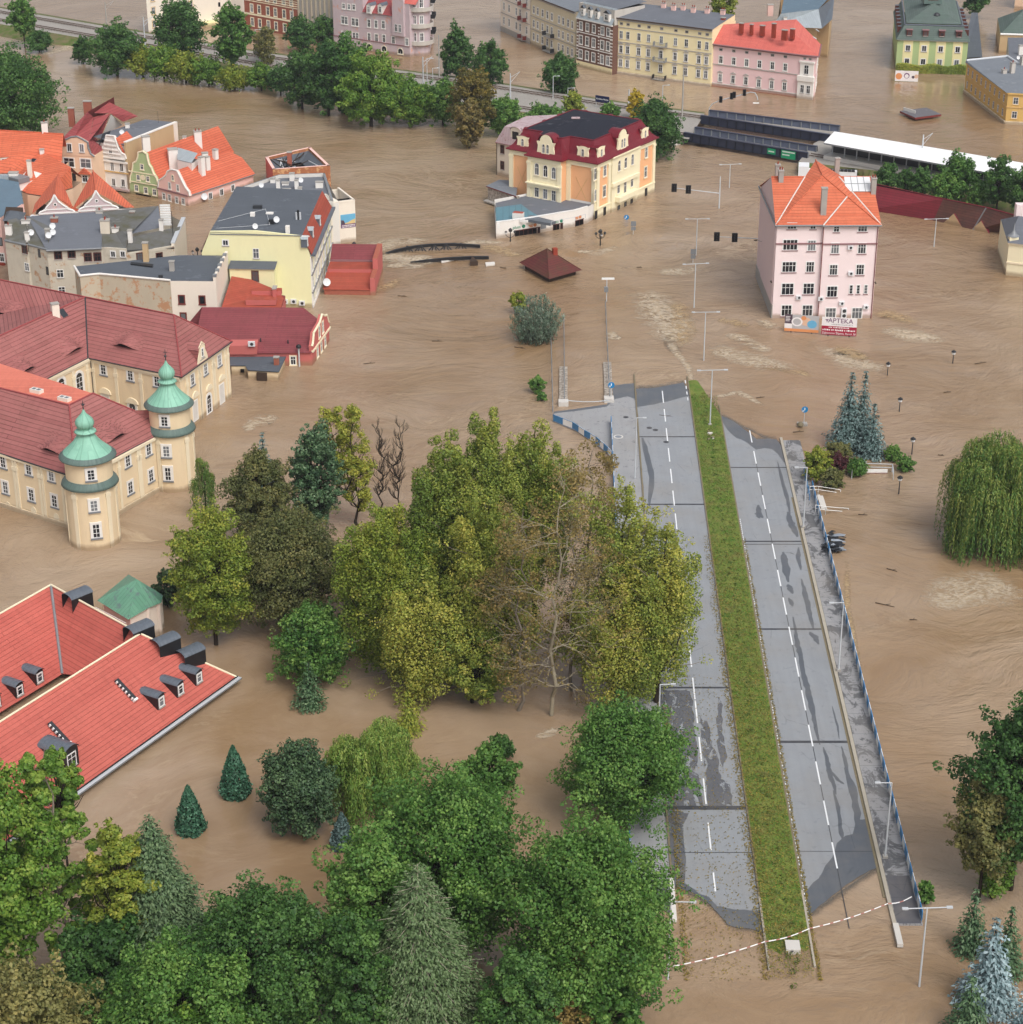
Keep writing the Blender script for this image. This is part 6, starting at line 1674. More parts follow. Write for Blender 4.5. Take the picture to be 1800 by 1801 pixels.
# beige house and stone shed left of the mansion
o = building('side_house', 'beige two-storey house with dented pinkish hipped roof behind the orange mansion', P(900, 290))
A = P(874, 307); B = P(912, 316); f = Fac(A, B); h = 7.0; w = (B - A); bk = Vector((10, 13, 0)); B2 = B + w * .9
walls(o, [A, B2, B2 + bk, A + bk], h, 'p_tanwhite'); eA = ex(A, h) + Vector((-.3, -.4, 0)); eB = ex(B2, h); t1, t2 = P(888, 222, 10.6), P(926, 204, 10.8); t3 = t1 + w * .8 + VZ(.4);
roof(o, [([eA, eB, t3, t1], 'pink_metal'), ([eA, t1, t2, ex(A + bk, h)], 'pink_metal'), ([t1, t3, t2 + Vector((8, -1, .6)), t2], 'pink_metal'), ([eB, ex(B2 + bk, h), t2 + Vector((8, -1, .6)), t3], 'pink_metal')])
for x, y in ((884, 263), (884, 291)): win(o, f, x, y, .9, 1.7, 'dark')
pl = Pl(eA, eB, t1); dormer(o, pl, 907, 248, 2.6, 2.2, 'barrel', 'p_tanwhite', 'pink_metal', 'black'); gutters(o, [[eA, eB]], 'mauve_trim', .1); pipe(o, f, .1, 0, h, 'wood_dark')
o = building('stone_shed', 'grey flat-roofed shed on a rough stone wall left of the pharmacy pavilion', P(885, 345), 'shed')
q = [P(855, 327, 3.4), P(908, 345, 3.4), P(912, 318, 3.4), P(878, 316, 3.4)]
mb = MB(); mb.prism(q, 3.2, 3.4, 'red_frame', 'f_mid', True); mb.build('roof', o)
mb = MB(); f = Fac(ex(q[0], 0), ex(q[1], 0)); f.slab(mb, .2, f.L, .6, 3.19, -.3, 'rubble', -.9); f.slab(mb, 0, f.L + 1.5, .35, .6, .7, 'concrete', -.6); mb.prism([ex(v, 0) * 1 for v in q], -.9, -.5, 'rubble', False)
for k in (.3, .65, .95): f.slab(mb, f.L * k, f.L * k + .3, -1, .36, .3, 'concrete', -.1)
mb.build('wall', o)
# tenement row, top
def tenement(name, label, A, B, h, m, depth, rows, sty, w, hh, roofm, rz=1.6, cat='tenement', top0=.0, n=None, side=None, belts=True, beltm='grey_trim'):
 o = building(name, label, A.lerp(B, .5), cat, 'tenements in the flooded street'); f = Fac(A, B); bkv = -f.n * depth
 walls(o, [A, B, B + bkv, A + bkv], h, m)
 if roofm:
  eA, eB = f.pt(-.1, h + .03, .5), f.pt(f.L + .1, h + .03, .5); roof(o, [([eA, eB, eB + bkv * .96 + dz * rz, eA + bkv * .96 + dz * rz], roofm)]); gutters(o, [[eA, eB]], 'wood_dark', .16)
  mb = MB(); f.slab(mb, 0, f.L, h - .5, h, .35, beltm); mb.build('cornice', o)
 for (z, cols, st, ww, h2) in rows:
  for c in cols: window(o, f, f.L * c, z, ww or w, h2 or hh, st or sty)
 if belts:
  mb = MB()
  for z, *_ in rows[:-1]: f.slab(mb, 0, f.L, z + hh * .5 + .75, z + hh * .5 + .95, .12, beltm)
  mb.build('belt_course', o)
 return o, f
def balcony(o, f, u, z, w=2.4, m='dark_metal'):
 mb = MB(); f.slab(mb, u - w / 2, u + w / 2, z - .15, z, 1.2, 'concrete');
 for k in np.linspace(-w / 2, w / 2, 9): mb.tube(f.pt(u + k, z, 1.15), f.pt(u + k, z + 1, 1.15), .035, .035, m, 4)
 mb.tube(f.pt(u - w / 2, z + 1, 1.15), f.pt(u + w / 2, z + 1, 1.15), .05, .05, m, 4)
 for s_ in (-1, 1): mb.tube(f.pt(u + s_ * w / 2, z + 1, 1.15), f.pt(u + s_ * w / 2, z + 1, 0), .05, .05, m, 4); f.slab(mb, u + s_ * w / 2 - .03, u + s_ * w / 2 + .03, z, z + .95, 1.15, m, .0)
 return mb.build('balcony', o)
cD = (.075, .145, .26, .36, .49, .635, .745, .875, .95)
o, f = tenement('yellow_tenement', 'pale yellow four-storey tenement with three iron balconies and grey roof', P(1079, 129), P(1249.5, 153), 13.9, 'p_butter', 12.5,
 [(2.9, cD, None, 0, 0), (6.3, cD, None, 0, 0), (9.9, cD, 'bare', 0, 0), (12.6, cD, 'attic', .8, .6)], 'hood', 1.05, 1.9, 'f_grey')
for z in (.3, 4.7, 8.4): balcony(o, f, f.L * .49, z, 3.4, 'gutter_grey' if z > 1 else 'black_metal')
for u in (.3, .42, .5, .62, .75, .9): chimney(o, f.pt(f.L * u, 15.2, -11.0 + (u * 7 % 1.5)), 1.1, .7, 1.3, 'p_rosy', f.ang, 2)
mb = MB(); f.slab(mb, 0, f.L, -1, .7, .15, 'p_ivory'); mb.build('plinth', o)
mb = MB(); mb.poly([f.pt(0.02, 13.93, .4), f.pt(0.02, 13.93, -12), f.pt(.02, 15.4, -12)], 'black_metal'); mb.poly([f.pt(f.L, 13.93, .4), f.pt(f.L, 15.4, -12), f.pt(f.L, 13.93, -12)], 'p_butter'); mb.build('gable', o)
cE = (.12, .30, .48, .72, .88)
o, f = tenement('brick_tenement', 'narrow dark brick and white tenement with pale zinc mansard of four dormers', P(1014, 116), P(1076.5, 132), 12.2, 'b_brown', 12,
 [(3.3, cE, None, 1.15, 2.2), (6.9, cE, None, 1.15, 2.2), (10.4, cE, None, 1.1, 2.0)], 'white', 1.1, 2.1, None, belts=True, beltm='white_trim')
mb = MB(); f.slab(mb, 0, f.L, -1, 1.5, .1, 'p_butter'); mb.build('plinth', o); mb = MB(); f.slab(mb, 0, f.L, 12.0, 12.3, .4, 'white_dirty'); mb.build('cornice', o)
mb = MB()
for k in range(12): f.slab(mb, f.L - .9, f.L, 2 + k * .8, 2.3 + k * .8, .05, 'white_trim'); f.slab(mb, 0, .6, 2 + k * .8, 2.3 + k * .8, .05, 'white_trim'); f.slab(mb, f.L * .6, f.L * .6 + .5, 2 + k * .8, 2.3 + k * .8, .05, 'white_trim')
mb.build('quoin', o)
e, t_ = [f.pt(0, 12.3, .3), f.pt(f.L, 12.3, .3)], [f.pt(0.3, 16, -2), f.pt(f.L - .3, 16, -2)]
roof(o, [([e[0], e[1], t_[1], t_[0]], 'zinc'), ([t_[0], t_[1], t_[1] - f.n * 10 + dz * .6, t_[0] - f.n * 10 + dz * .6], 'f_grey')]); pl = Pl(e[0], e[1], t_[0])
walls(o, [f.pt(0.1, 0, -.6), f.pt(f.L - .1, 0, -.6), f.pt(f.L - .1, 0, -11), f.pt(.1, 0, -11)], 15.9, 'p_grey', name='upper_wall')
for u, w in ((.16, 1.1), (.36, 1.1), (.56, 1.1), (.83, 2.0)):
 p = f.pt(f.L * u, 12.9, 0); a = Pl(e[0], e[1], t_[0]); x = p + a.n * 0
 hx = f.d; b_ = f.pt(f.L * u, 13.0, .15); mb = MB(); mb.box(b_ - hx * w / 2, hx * w, -f.n * 2.2, (0, 0, 1.9), 'white_trim', 'slate_metal'); T = b_ + dz * 2.7
 mb.poly([b_ - hx * (w / 2 + .15) + dz * 1.95 + f.n * .1, b_ + hx * (w / 2 + .15) + dz * 1.95 + f.n * .1, T + f.n * .1], 'black_metal'); mb.poly([b_ - hx * (w / 2 + .15) + dz * 1.95 + f.n * .1, T + f.n * .1, T - f.n * 2, b_ - hx * (w / 2 + .15) + dz * 1.95 - f.n * 2], 'slate_metal'); mb.poly([b_ + hx * (w / 2 + .15) + dz * 1.95 + f.n * .1, b_ + hx * (w / 2 + .15) + dz * 1.95 - f.n * 2, T - f.n * 2, T + f.n * .1], 'slate_metal'); d_ = mb.build('dormer', o)
 ff = Fac(b_ - hx * w / 2, b_ + hx * w / 2); window(d_, ff, w / 2, b_.z + .95, w * .6, 1.4, 'bare', .0)
cF = (.07, .16, .27, .38, .48, .64, .73, .84, .93)
o, f = tenement('beige_tenement', 'long beige tenement with two pairs of balconies between cream and brick fronts', P(934, 78), P(1012, 111), 12.9, 'p_beige', 12,
 [(2.4, cF, None, 0, 0), (5.8, cF, None, 0, 0), (9.4, cF, None, 0, 0)], 'white', 1.0, 1.9, 'f_mid')
for z in (.4, 4.2): balcony(o, f, f.L * .44, z, 4.5)
o, f = tenement('cream_tenement', 'cream tenement with dark red balconies at the street corner', P(881, 54), P(932, 77), 15.5, 'p_ivory', 12,
 [(3.2, (.12, .3, .55, .68, .9), None, 0, 0), (7.0, (.12, .3, .55, .68, .9), None, 0, 0), (10.6, (.12, .3, .55, .68, .9), None, 0, 0), (13.6, (.12, .3, .55, .68, .9), None, 0, 0)], 'white', 1.0, 2.0, 'f_grey')
for z in (.6, 5.4, 9.2): balcony(o, f, f.L * .8, z, 3.2, 'red_frame')
mb = MB(); f.slab(mb, 0, f.L, -1, 1.4, .1, 'concrete'); mb.build('plinth', o)
fl = Fac(f.A - f.n * 12, f.A)
for z in (4.2, 8.6): balcony(o, fl, 9, z, 3.0, 'black_metal')
# pink tenement with red hipped roof and bay
A, B, C_ = P(1251, 151.5), P(1401, 171.5), P(1432, 175.5); h = 10.3
o = building('pink_tenement', 'pale pink corner tenement with bright red hipped roof and white bay', A.lerp(B, .5), 'tenement', 'tenements in the flooded street'); f, f2 = Fac(A, B), Fac(B, C_); sideD = (P(1450, 47, h) - P(1441, 91, h)); sideD.z = 0; sideD = sideD.normalized(); D = C_ + sideD * 13; E_ = A - f.n * 13
walls(o, [A, B, C_, D, E_], h, 'p_tenpink'); eA, eB, eC, eD, eE = f.pt(-.1, h + .03, .5), f.pt(f.L + .2, h + .03, .5), C_ + Vector((.5, -.3, h + .03)), D + Vector((.5, 0, h + .03)), ex(E_, h + .03)
g1, g2 = P(1273, 43, 14.2), P(1394, 56, 14.2); g3 = P(1401, 34, 14.2)
roof(o, [([eA, eB, g2, g1], 't_tenred'), ([eB, eC, g2], 't_tenred'), ([eC, eD, g3, g2], 't_tenred'), ([g1, g2, g3, eE + dz * 1.5], 't_tenred')]); gutters(o, [[eA, eB, eC, eD]], 'mauve_trim', .2)
def c5(x, y): return (1250 + x / 7.2, y / 7.2)
for i in range(6):
 win(o, f, *c5(132 + i * 163.5, 628 + i * 18), .75, .55, 'attic'); win(o, f, *c5(132 + i * 163, 756 + i * 19), 1.05, 1.85, 'white'); win(o, f, *c5(122 + i * 163, 975 + i * 19.5 + (10 if i < 3 else 20)), 1.05, 1.9, 'hood' if i > 2 else 'hood')
mb = MB(); f.slab(mb, 0, f.L, -1, .25, .2, 'p_rose_red'); f.slab(mb, 0, f.L, .8, 1.0, .15, 'white_dirty'); f.slab(mb, 0, f.L, 5.4, 5.6, .15, 'grey_trim'); f.slab(mb, 0, f.L, h - .35, h, .3, 'mauve_trim'); f2.slab(mb, 0, f2.L, h - .35, h, .3, 'mauve_trim'); mb.build('cornice', o)
mb = MB(); f2.slab(mb, .3, f2.L - .2, -1, 4.3, .6, 'p_white'); f2.slab(mb, .2, f2.L - .1, 4.3, 5.5, .9, 'p_white'); f2.slab(mb, .6, f2.L - .5, 5.5, 8.6, .3, 'p_white'); f2.slab(mb, .4, f2.L - .3, 8.6, 9.0, .55, 'white_trim'); mb.build('bay', o)
window(o, f2, f2.L * .35, 2.4, 1.0, 2.0, 'bare', .6); window(o, f2, f2.L * .7, 2.4, 1.0, 2.0, 'bare', .6); window(o, f2, f2.L * .5, 7.0, 1.2, 2.2, 'bare', .3)
for u in (.35, .65): window(o, f2, f2.L * u, 9.5, .6, .45, 'attic')
fr = Fac(C_, D)
for k in range(4):
 for z in (2.6, 7): window(o, fr, 1.8 + k * 3, z, 1.0, 1.9, 'white')
for k, (x, y, w) in enumerate(((1304, 50, 1.0), (1322, 52, .7), (1341, 54, 1.1), (1361, 58, .9), (1380, 62, 1.3), (1394, 60, 1.0), (1272, 40, 1.0))): chimney(o, P(x, y + 3, 13.8), w, .8, 1.6 if k != 3 else 2.6, 'brick_red', f.ang)
pl = Pl(eC, eD, g2)
for x, y in ((1438, 54), (1433, 67)): skylight(o, pl, x, y, .7, 1.0, 'dish_white')
# building behind it by the street
o = building('street_house', 'cream house with pale metal roof behind the pink corner tenement', P(1420, 40), 'house'); h = 9.5
q = [P(1366, 52, h), P(1440, 33, h), P(1460, 36, h), P(1466, -6, h), P(1375, -14, h)]; walls(o, q, h, 'p_tan'); roof(o, [([P(1358, 46, h), P(1446, 50, h), P(1440, 16, 12.5), P(1374, 24, 12.5)], 'zinc'), ([P(1446, 50, h), P(1464, 34, h), P(1468, -6, h), P(1440, 16, 12.5)], 'slate_metal'), ([P(1374, 24, 12.5), P(1440, 16, 12.5), P(1462, -8, h), P(1380, -8, h)], 'f_blue')])
fr = Fac(q[2], q[3]); f0 = Fac(V2(q[1]), V2(q[2])); mb = MB(); f0.slab(mb, 0, f0.L, -1, h, .2, 'p_tan'); mb.build('wall', o); chimney(o, P(1355, 22, 9), 1.4, 1.4, 2.0, 'p_rosy'); chimney(o, P(1381, 42, 10), .8, .8, 1.6, 'p_white')
# lilac corner house
A, B = P(588, 80), P(722, 100.5); f = Fac(A, B); h = 10.0
o = building('lilac_tenement', 'lilac corner tenement with red roof and rounded stacked balconies', A.lerp(B, .6), 'tenement', 'tenements in the flooded street'); C_ = P(757, 91); D = C_ + (P(770, 50) - C_).normalized() * 14
walls(o, [A, B, C_, D, A - f.n * 14], h, 'p_lilac'); uG, uT = f.hit(640, 60)[0], f.hit(692, 60)[0]
mb = MB(); f.slab(mb, 0, uG, h, h + 3.2, 0, 'p_lilac', -6); f.shape(mb, [(0, h + 3.1), (uG, h + 3.1), (uG - .4, h + 4.4), (uG - 1.5, h + 5), (uG / 2, h + 6.4), (1.5, h + 5), (.4, h + 4.4)], .05, 'p_lilac', -1); f.slab(mb, uT, f.L, h, h + 3.6, 0.02, 'p_lilac', -6); mb.build('gable', o)
eA, eB = f.pt(uG, h, .4), f.pt(uT, h, .4); roof(o, [([eA, eB, f.pt(uT, h + 4.5, -4.5), f.pt(uG, h + 4.5, -4.5)], 't_darkred'), ([f.pt(uT - .3, h + 3.6, .4), f.pt(f.L + 2, h + 3.6, 0), f.pt(f.L + 1, h + 7, -6), f.pt(uT, h + 7, -6)], 't_tenred'), ([f.pt(uG, h + 4.5, -4.5), f.pt(uT, h + 4.5, -4.5), f.pt(uT, h + 7, -9), f.pt(uG, h + 7, -9)], 't_tenred')]); pl = Pl(eA, eB, f.pt(uT, h + 4.5, -4.5))
for x in (649, 669): dormer(o, pl, x, 24.5, 1.5, 2.2, 'gable', 'white_trim', 'slate_metal', 'bare')
def c7(x, y): return (560 + x / 4.2, y / 4.2)
for x, y, w, hh in ((188, 45, .9, 1.4), (227, 50, .9, 1.4), (263, 52, .9, 1.4), (182, 148, 1.0, 2), (207, 152, 1.0, 2), (260, 162, 1.0, 2), (286, 165, 1.0, 2), (185, 254, .9, 1.6), (210, 258, .9, 1.6), (265, 265, .9, 1.8), (289, 268, .9, 1.8), (375, 172, 1.0, 2.0), (428, 178, 1.0, 2.0), (482, 182, 1.0, 2.0), (377, 272, 1.0, 2.0), (431, 280, 1.0, 2.0), (486, 285, 1.0, 2.0), (556, 297, 1.0, 1.9), (655, 310, 1.0, 1.9), (585, 100, 1.0, 1.6), (612, 100, .7, 1.6)): win(o, f, *c7(x, y), w, hh, 'white')
mb = MB(); u, z_ = f.hit(*c7(600, 205)); f.slab(mb, u - 1.8, u + 1.8, z_ - 2.0, z_ + 9, .6, 'p_lilac'); mb.build('bay', o)
for dx in (-.9, .3): window(o, f, u + dx + .3, z_, .9, 2.0, 'bare', .6)
mb = MB(); f.slab(mb, 0, f.L, -1, 2.6, .12, 'p_lilac'); f.slab(mb, 0, f.L, 2.6, 2.8, .25, 'mauve_trim'); mb.build('plinth', o)
for x in (380, 490, 610):
 u, z_ = f.hit(*c7(x, 385)); window(o, f, u, 1.2, 1.6, 1.5, 'creamarch', .12)
cb = B.lerp(C_, .5) + Vector((-.3, .8, 0))
mb = MB(); mb.lathe(cb, [(2.9, -1), (2.9, 16)], 'p_lilac', 20); ba = mb.build('corner_bay', o)
for z in (3.0, 7.4, 11.6): mb = MB(); mb.lathe(cb, [(2.9, z - .5), (3.9, z - .1), (3.9, z), (3.9, z + .95), (3.75, z + .95), (3.75, z + .1), (2.8, z + .1)], 'p_grey', 20, False); mb.build('balcony', ba)
for z in (4.9, 9.3, 13.5):
 for a in (-.35, .3):
  d = Vector((math.sin(a), -math.cos(a), 0)); tg = Vector((math.cos(a), math.sin(a), 0)); ff = Fac(cb + d * 2.85 - tg * .5, cb + d * 2.85 + tg * .5); window(ba, ff, .5, z, 1.0, 2.1, 'white', .02)
fr = Fac(C_, D)
for z in (4, 8, 12): balcony(o, fr, 5, z, 4, 'black_metal'); window(o, fr, 5, z + 1.2, 1.2, 2.2, 'white'); window(o, fr, 10, z + 1.2, 1.2, 2.0, 'white')
# brick tenement, pale gothic hall, white house
o, f = tenement('red_brick_tenement', 'red and cream striped brick tenement behind the birches', P(432, 48), P(527, 66), 10.6, 'b_red', 12, [(1.9, (.14, .28, .44, .58, .74, .88), None, 0, 0), (5.6, (.14, .28, .44, .58, .74, .88), None, 0, 0), (8.9, (.14, .28, .44, .58, .74, .88), None, 0, 1.6)], 'cream', 1.1, 2.2, 'f_blue', beltm='cream_trim')
mb = MB()
for k in range(4): f.slab(mb, 0, f.L, 8.0 + k * .6, 8.25 + k * .6, .04, 'cream_trim')
f.slab(mb, 0, f.L, 3.9, 4.2, .1, 'cream_trim'); mb.build('stone_band', o)
A, B = P(527, 66), P(592, 78); f = Fac(A, B); o = building('stone_hall', 'tall sandstone hall with narrow recessed vertical windows beside the brick tenement', A.lerp(B, .5), 'church'); walls(o, [A, B, B - f.n * 14, A - f.n * 14], 24, 'p_stone', 'f_grey')
mb = MB()
for k in range(8): f.slab(mb, f.L * (k + .3) / 8.4, f.L * (k + .75) / 8.4, 2.5, 12.5 + (k % 3) * 1.2, .03, 'grey_trim'); f.slab(mb, f.L * (k + .02) / 8.4, f.L * (k + .2) / 8.4, 0, 20, .3, 'p_stone')
mb.build('lancet_window', o)
A, B, C_ = P(262, 60), P(352, 45), P(408, 39); o = building('white_house', 'white rendered house with balconies behind the tall riverside tree', B, 'house'); q = [A, B, C_, C_ + Vector((4, 14, 0)), A + Vector((6, 14, 0))]; walls(o, q, 14, 'p_ivory', 'f_grey'); f = Fac(A, B); f2 = Fac(B, C_)
for z in (2.5, 6.0, 9.5):
 for u in (.12, .4, .62, .85): window(o, f, f.L * u, z, 1.1, 1.9, 'ochre')
 balcony(o, Fac(A + Vector((6, 14, 0)), A), 12, z - .8, 3, 'brown_frame')
for x, y in ((386, 8), (385, 25)): win(o, f2, x, y, .6, 1.2, 'black')
mb = MB(); f2.slab(mb, .5, f2.L * .5, -1, 1.1, 3, 'p_lemon'); mb.build('low_wall', o)
# green house
A, B = P(1575, 123), P(1698.5, 127); f = Fac(A, B); h = 7.7; dep = 34; o = building('green_house', 'lime green and yellow striped house with grey-green mansard roof', A.lerp(B, .5), 'house')
walls(o, [A, B, B - f.n * dep, A - f.n * dep], h, 'p_limegreen'); mb = MB()
for u in (.155, .385, .62, .86): f.slab(mb, f.L * u - f.L * .07, f.L * u + f.L * .07, .3, h - .1, .06, 'p_lemon')
f.slab(mb, 0, f.L, h - .2, h, .3, 'white_trim'); mb.build('painted_band', o)
for z in (2.3, 5.6):
 for u in (.155, .385, .62, .86): window(o, f, f.L * u, z, 1.2, 1.5, 'plainw', .06)
e = [f.pt(-.4, h, .6), f.pt(f.L + .4, h, .6), f.pt(f.L + .4, h, -dep), f.pt(-.4, h, -dep)]; t_ = [f.pt(1.6, h + 3.4, -1.6), f.pt(f.L - 1.6, h + 3.4, -1.6), f.pt(f.L - 1.6, h + 3.4, -dep + 1), f.pt(1.6, h + 3.4, -dep + 1)]; tt = [f.pt(1.9, h + 3.7, -2), f.pt(f.L - 1.9, h + 3.7, -2), f.pt(f.L - 1.9, h + 3.7, -dep + 1), f.pt(1.9, h + 3.7, -dep + 1)]; r1, r2 = f.pt(f.L / 2, h + 7.0, -11), f.pt(f.L / 2, h + 7.0, -dep + 2)
roof(o, [([e[0], e[1], t_[1], t_[0]], 't_greengrey'), ([e[1], e[2], t_[2], t_[1]], 't_greengrey'), ([e[3], e[0], t_[0], t_[3]], 't_greengrey'), ([tt[0], tt[1], r1], 't_greengrey'), ([tt[1], tt[2], r2, r1], 't_greengrey'), ([tt[3], tt[0], r1, r2], 't_greengrey')])
mb = MB(); mb.path([t_[3], t_[0], t_[1], t_[2]], .22, 'slate_metal'); mb.build('roof_break', o); pl = Pl(e[0], e[1], t_[0])
for u in (.16, .39, .62, .86):
 x = f.pt(f.L * u, h + .9, 0); p0 = f.pt(f.L * u, 0, 0); bb = f.pt(f.L * u, h + .9, .1); mb = MB(); mb.box(bb - f.d * .7, f.d * 1.4, -f.n * 1.8, (0, 0, 1.5), 'brown_frame', 'slate_metal'); mb.box(bb - f.d * .85 + dz * 1.5 + f.n * .2, f.d * 1.7, -f.n * 2, (0, 0, .12), 'mauve_trim'); d_ = mb.build('dormer', o); window(d_, Fac(bb - f.d * .7, bb + f.d * .7), .7, bb.z + .7, .9, 1.0, 'dark', .0)
sl = Fac(f.A - f.n * dep, f.A); sr = Fac(f.B, f.B - f.n * dep)
for k in range(7):
 for ff in (sl, sr):
  u = 3 + k * 4.4; bb = ff.pt(u, h + .9, .1); mb = MB(); mb.box(bb - ff.d * .7, ff.d * 1.4, -ff.n * 1.8, (0, 0, 1.5), 'brown_frame', 'slate_metal'); mb.build('dormer', o)
mb = MB(); c = r1 + Vector((0, 3, -.3)); mb.cbox(c, 4.6, 4.6, 2.6, 'copper_dark'); mb.cbox(c + dz * .9 + Vector((0, -.02, 0)), 2.6, 4.62, .9, 'brown_frame'); mb.build('roof_turret', o)
p = Pl(tt[0], tt[1], r1).hit(1648, 26); mb = MB(); mb.lathe(p - dz * .1, [(.9, 0), (.6, .5), (.05, .7)], 'dark_metal', 8); mb.build('vent', o)
# yellow long building right
A, B = P(1696, 162), P(1768, 218); C_ = P(1850, 222); f, f2 = Fac(A, B), Fac(B, C_); h = 7.2; o = building('ochre_building', 'ochre yellow angular building with grey flat roof at the right edge', B, 'building')
bk1, bk2 = A + Vector((7, 5.5, 0)), A + Vector((30, 0, 0)); walls(o, [A, B, C_, C_ + Vector((0, 24, 0)), A + Vector((10, 6, 0))], h, 'p_ochre')
q = [f.pt(-.3, h + .02, .4), f.pt(f.L, h + .02, .45), f2.pt(f2.L, h + .02, .4), P(1850, 128, h + .8), P(1790, 112, h + .8), P(1772, 100, h + .8), P(1700, 107, h + .4)]; roof(o, [(q, 'f_mid')])
mb = MB(); mb.path([q[6] + dz * .1, q[5] + dz * .15, q[4] + dz * .15, q[3] + dz * .15], .35, 'lamp_grey'); mb.build('parapet', o)
mb = MB()
for ff in (f, f2): ff.slab(mb, 0, ff.L, -1, .7, .3, 'p_castle_trim'); ff.slab(mb, 0, ff.L, h - .35, h, .3, 'p_ochre'); ff.slab(mb, 0, ff.L, 3.8, 4.0, .15, 'ochre_trim')
mb.build('cornice', o)
for k in range(9): window(o, f, f.L * (.06 + k * .108), 5.4, 1.0, 1.7, 'ochre'); window(o, f, f.L * (.06 + k * .108), 2.2, 1.0, 1.7, 'ochre')
for z in (2.2, 5.4): window(o, f2, f2.L * .18, z, 1.2, 1.6, 'ochre'); window(o, f2, f2.L * .6, z, 1.2, 1.6, 'ochre')
for x, y, hh in ((1766, 130, 1.0), (1780, 130, 2.6), (1798, 118, 2.4)): chimney(o, P(x, y, h + .3), 1.0, 1.0, hh, 'p_grey', .3, 1)
o = building('hip_roofed_house', 'dark grey-green pyramid roofed house at the upper right corner', P(1790, 60), 'house'); h = 5; c = [P(1760, 60, h), P(1830, 62, h), P(1840, 30, h), P(1755, 32, h)]; walls(o, [ex(v, 0) for v in c], h, 'p_tan'); ap = P(1790, 17, 9.5); ap = (c[0] + c[2]) / 2 + dz * 4.5
roof(o, [([c[i], c[(i + 1) % 4], ap], 't_greengrey') for i in range(4)]); mb = MB(); mb.path([c[0], c[1]], .3, 'white_paint'); mb.build('gutter', o)
o = building('flat_roofed_annex', 'grey flat-roofed annex between the pyramid roof and the ochre building', P(1800, 95), 'building'); h = 6; c = [P(1775, 106, h), P(1850, 120, h), P(1850, 66, h), P(1773, 66, h)]; walls(o, [ex(v, 0) for v in c], h, 'p_grey'); roof(o, [(c, 'f_grey')])
chimney(o, P(1797, 96, 6), 1.6, 1.2, 2.2, 'p_white'); dish(o, P(1790, 108, 6))
o = building('orange_house', 'orange-pink house front at the very top right corner', P(1800, 12), 'house'); A, B = P(1784, 15), P(1850, 20); f = Fac(A, B); walls(o, [A, B, B - f.n * 10, A - f.n * 10], 8, 'p_peach', 'f_grey'); window(o, f, 3, 3, 1.2, 1.8, 'white'); window(o, f, 6, 3, 1.2, 1.8, 'white')
o = building('lean_to', 'long slate grey lean-to roof along the right side of the green house', P(1720, 80), 'building'); c = [P(1694, 102, 3.0), P(1728, 100, 3.0), P(1720, 22, 3.0), P(1709, 22, 4.0)]; walls(o, [ex(v, 0) for v in c], 2.6, 'p_grey'); roof(o, [(c, 'f_dark')])
# yellow house with mansard, and neighbours
A, B = P(357, 440, 9.6), P(545, 447, 9.6); A, B = V2(A), V2(P(550, 541.5)); A.y = B.y + 1.2
o = building('yellow_house', 'tall pale yellow house with grey flat roof and red mansard strip of dormers', A.lerp(B, .6), 'house', 'old town houses'); f = Fac(A, B); C_ = V2(P(585, 452)); fr = Fac(B, C_); he = 9.6; ht = 12.3
Dk = A + (C_ - B)
walls(o, [A, B, C_, Dk], he, 'p_yellow')
def c6(x, y): return (350 + x / 4.003, 250 + y / 4.003)
tl, tr = f.hit(369.5, 407), f.hit(531, 415); tm = f.hit(450, 406)
mb = MB(); f.shape(mb, [(-.0, he - .2), (f.L, he - .2), (f.L, he), (tr[0], tr[1]), (tm[0], max(tm[1], tr[1])), (tl[0], tl[1]), (0, he)], .012, 'p_yellow', -.4); mb.build('gable', o)
dv = (C_ - B); ht = tr[1]
q = [f.pt(tl[0], tl[1] - .05, .1), f.pt(tr[0], tr[1] - .05, .1), f.pt(tr[0], tr[1] - .05, .1) + dv * .98, f.pt(tl[0], tl[1] - .05, .1) + dv * .98]
roof(o, [(q, 'f_dark'), ([q[1], f.pt(f.L + .3, he, .1), f.pt(f.L + .3, he, .1) + dv, q[2]], 't_brickroof'), ([q[0], q[3], f.pt(-.3, he, .1) + dv, f.pt(-.3, he, .1)], 't_brickroof')])
pl = Pl(q[1], f.pt(f.L + .3, he, .1), q[2])
for x, y in ((767, 735), (806, 672), (856, 590)): dormer(o, pl, *c6(x, y), 1.3, 1.5, 'gable', 'slate_metal', 'zinc', 'bare')
mb = MB(); fr.slab(mb, 0, fr.L, he - .3, he + .05, .9, 'slate_metal'); mb.build('eaves', o); mb = MB(); f.slab(mb, tr[0] - .1, f.L, tr[1] - .1, tr[1] + .05, .1, 'white_trim'); f.slab(mb, tl[0], tr[0], ht - .02, ht + .12, .12, 'gutter_grey'); mb.build('coping', o)
for x, y, w, h, s_ in ((188, 708, 1.0, 1.0, 'plainw'), (403, 783, 1.1, 1.8, 'bare')): win(o, f, *c6(x, y), w, h, s_)
for k in range(7):
 for z in (1.0, 4.0, 7.2): window(o, fr, fr.L * (.07 + k * .143), z, 1.1, 2.0, 'white')
mb = MB()
for z in (2.6, 5.8): fr.slab(mb, 0, fr.L, z, z + .25, .3, 'gutter_grey')
fr.slab(mb, 0, fr.L, -1, .5, .2, 'white_trim'); mb.build('belt_course', o)
for k in range(8):
 mb = MB(); fr.slab(mb, fr.L * k / 7.5, fr.L * k / 7.5 + .5, 0, he - .3, .12, 'white_trim'); mb.build('pilaster', o)
for x, y in ((608, 1120), (668, 1118), (728, 1130)): aircon(o, f, *c6(x, y), 1.0, .8)
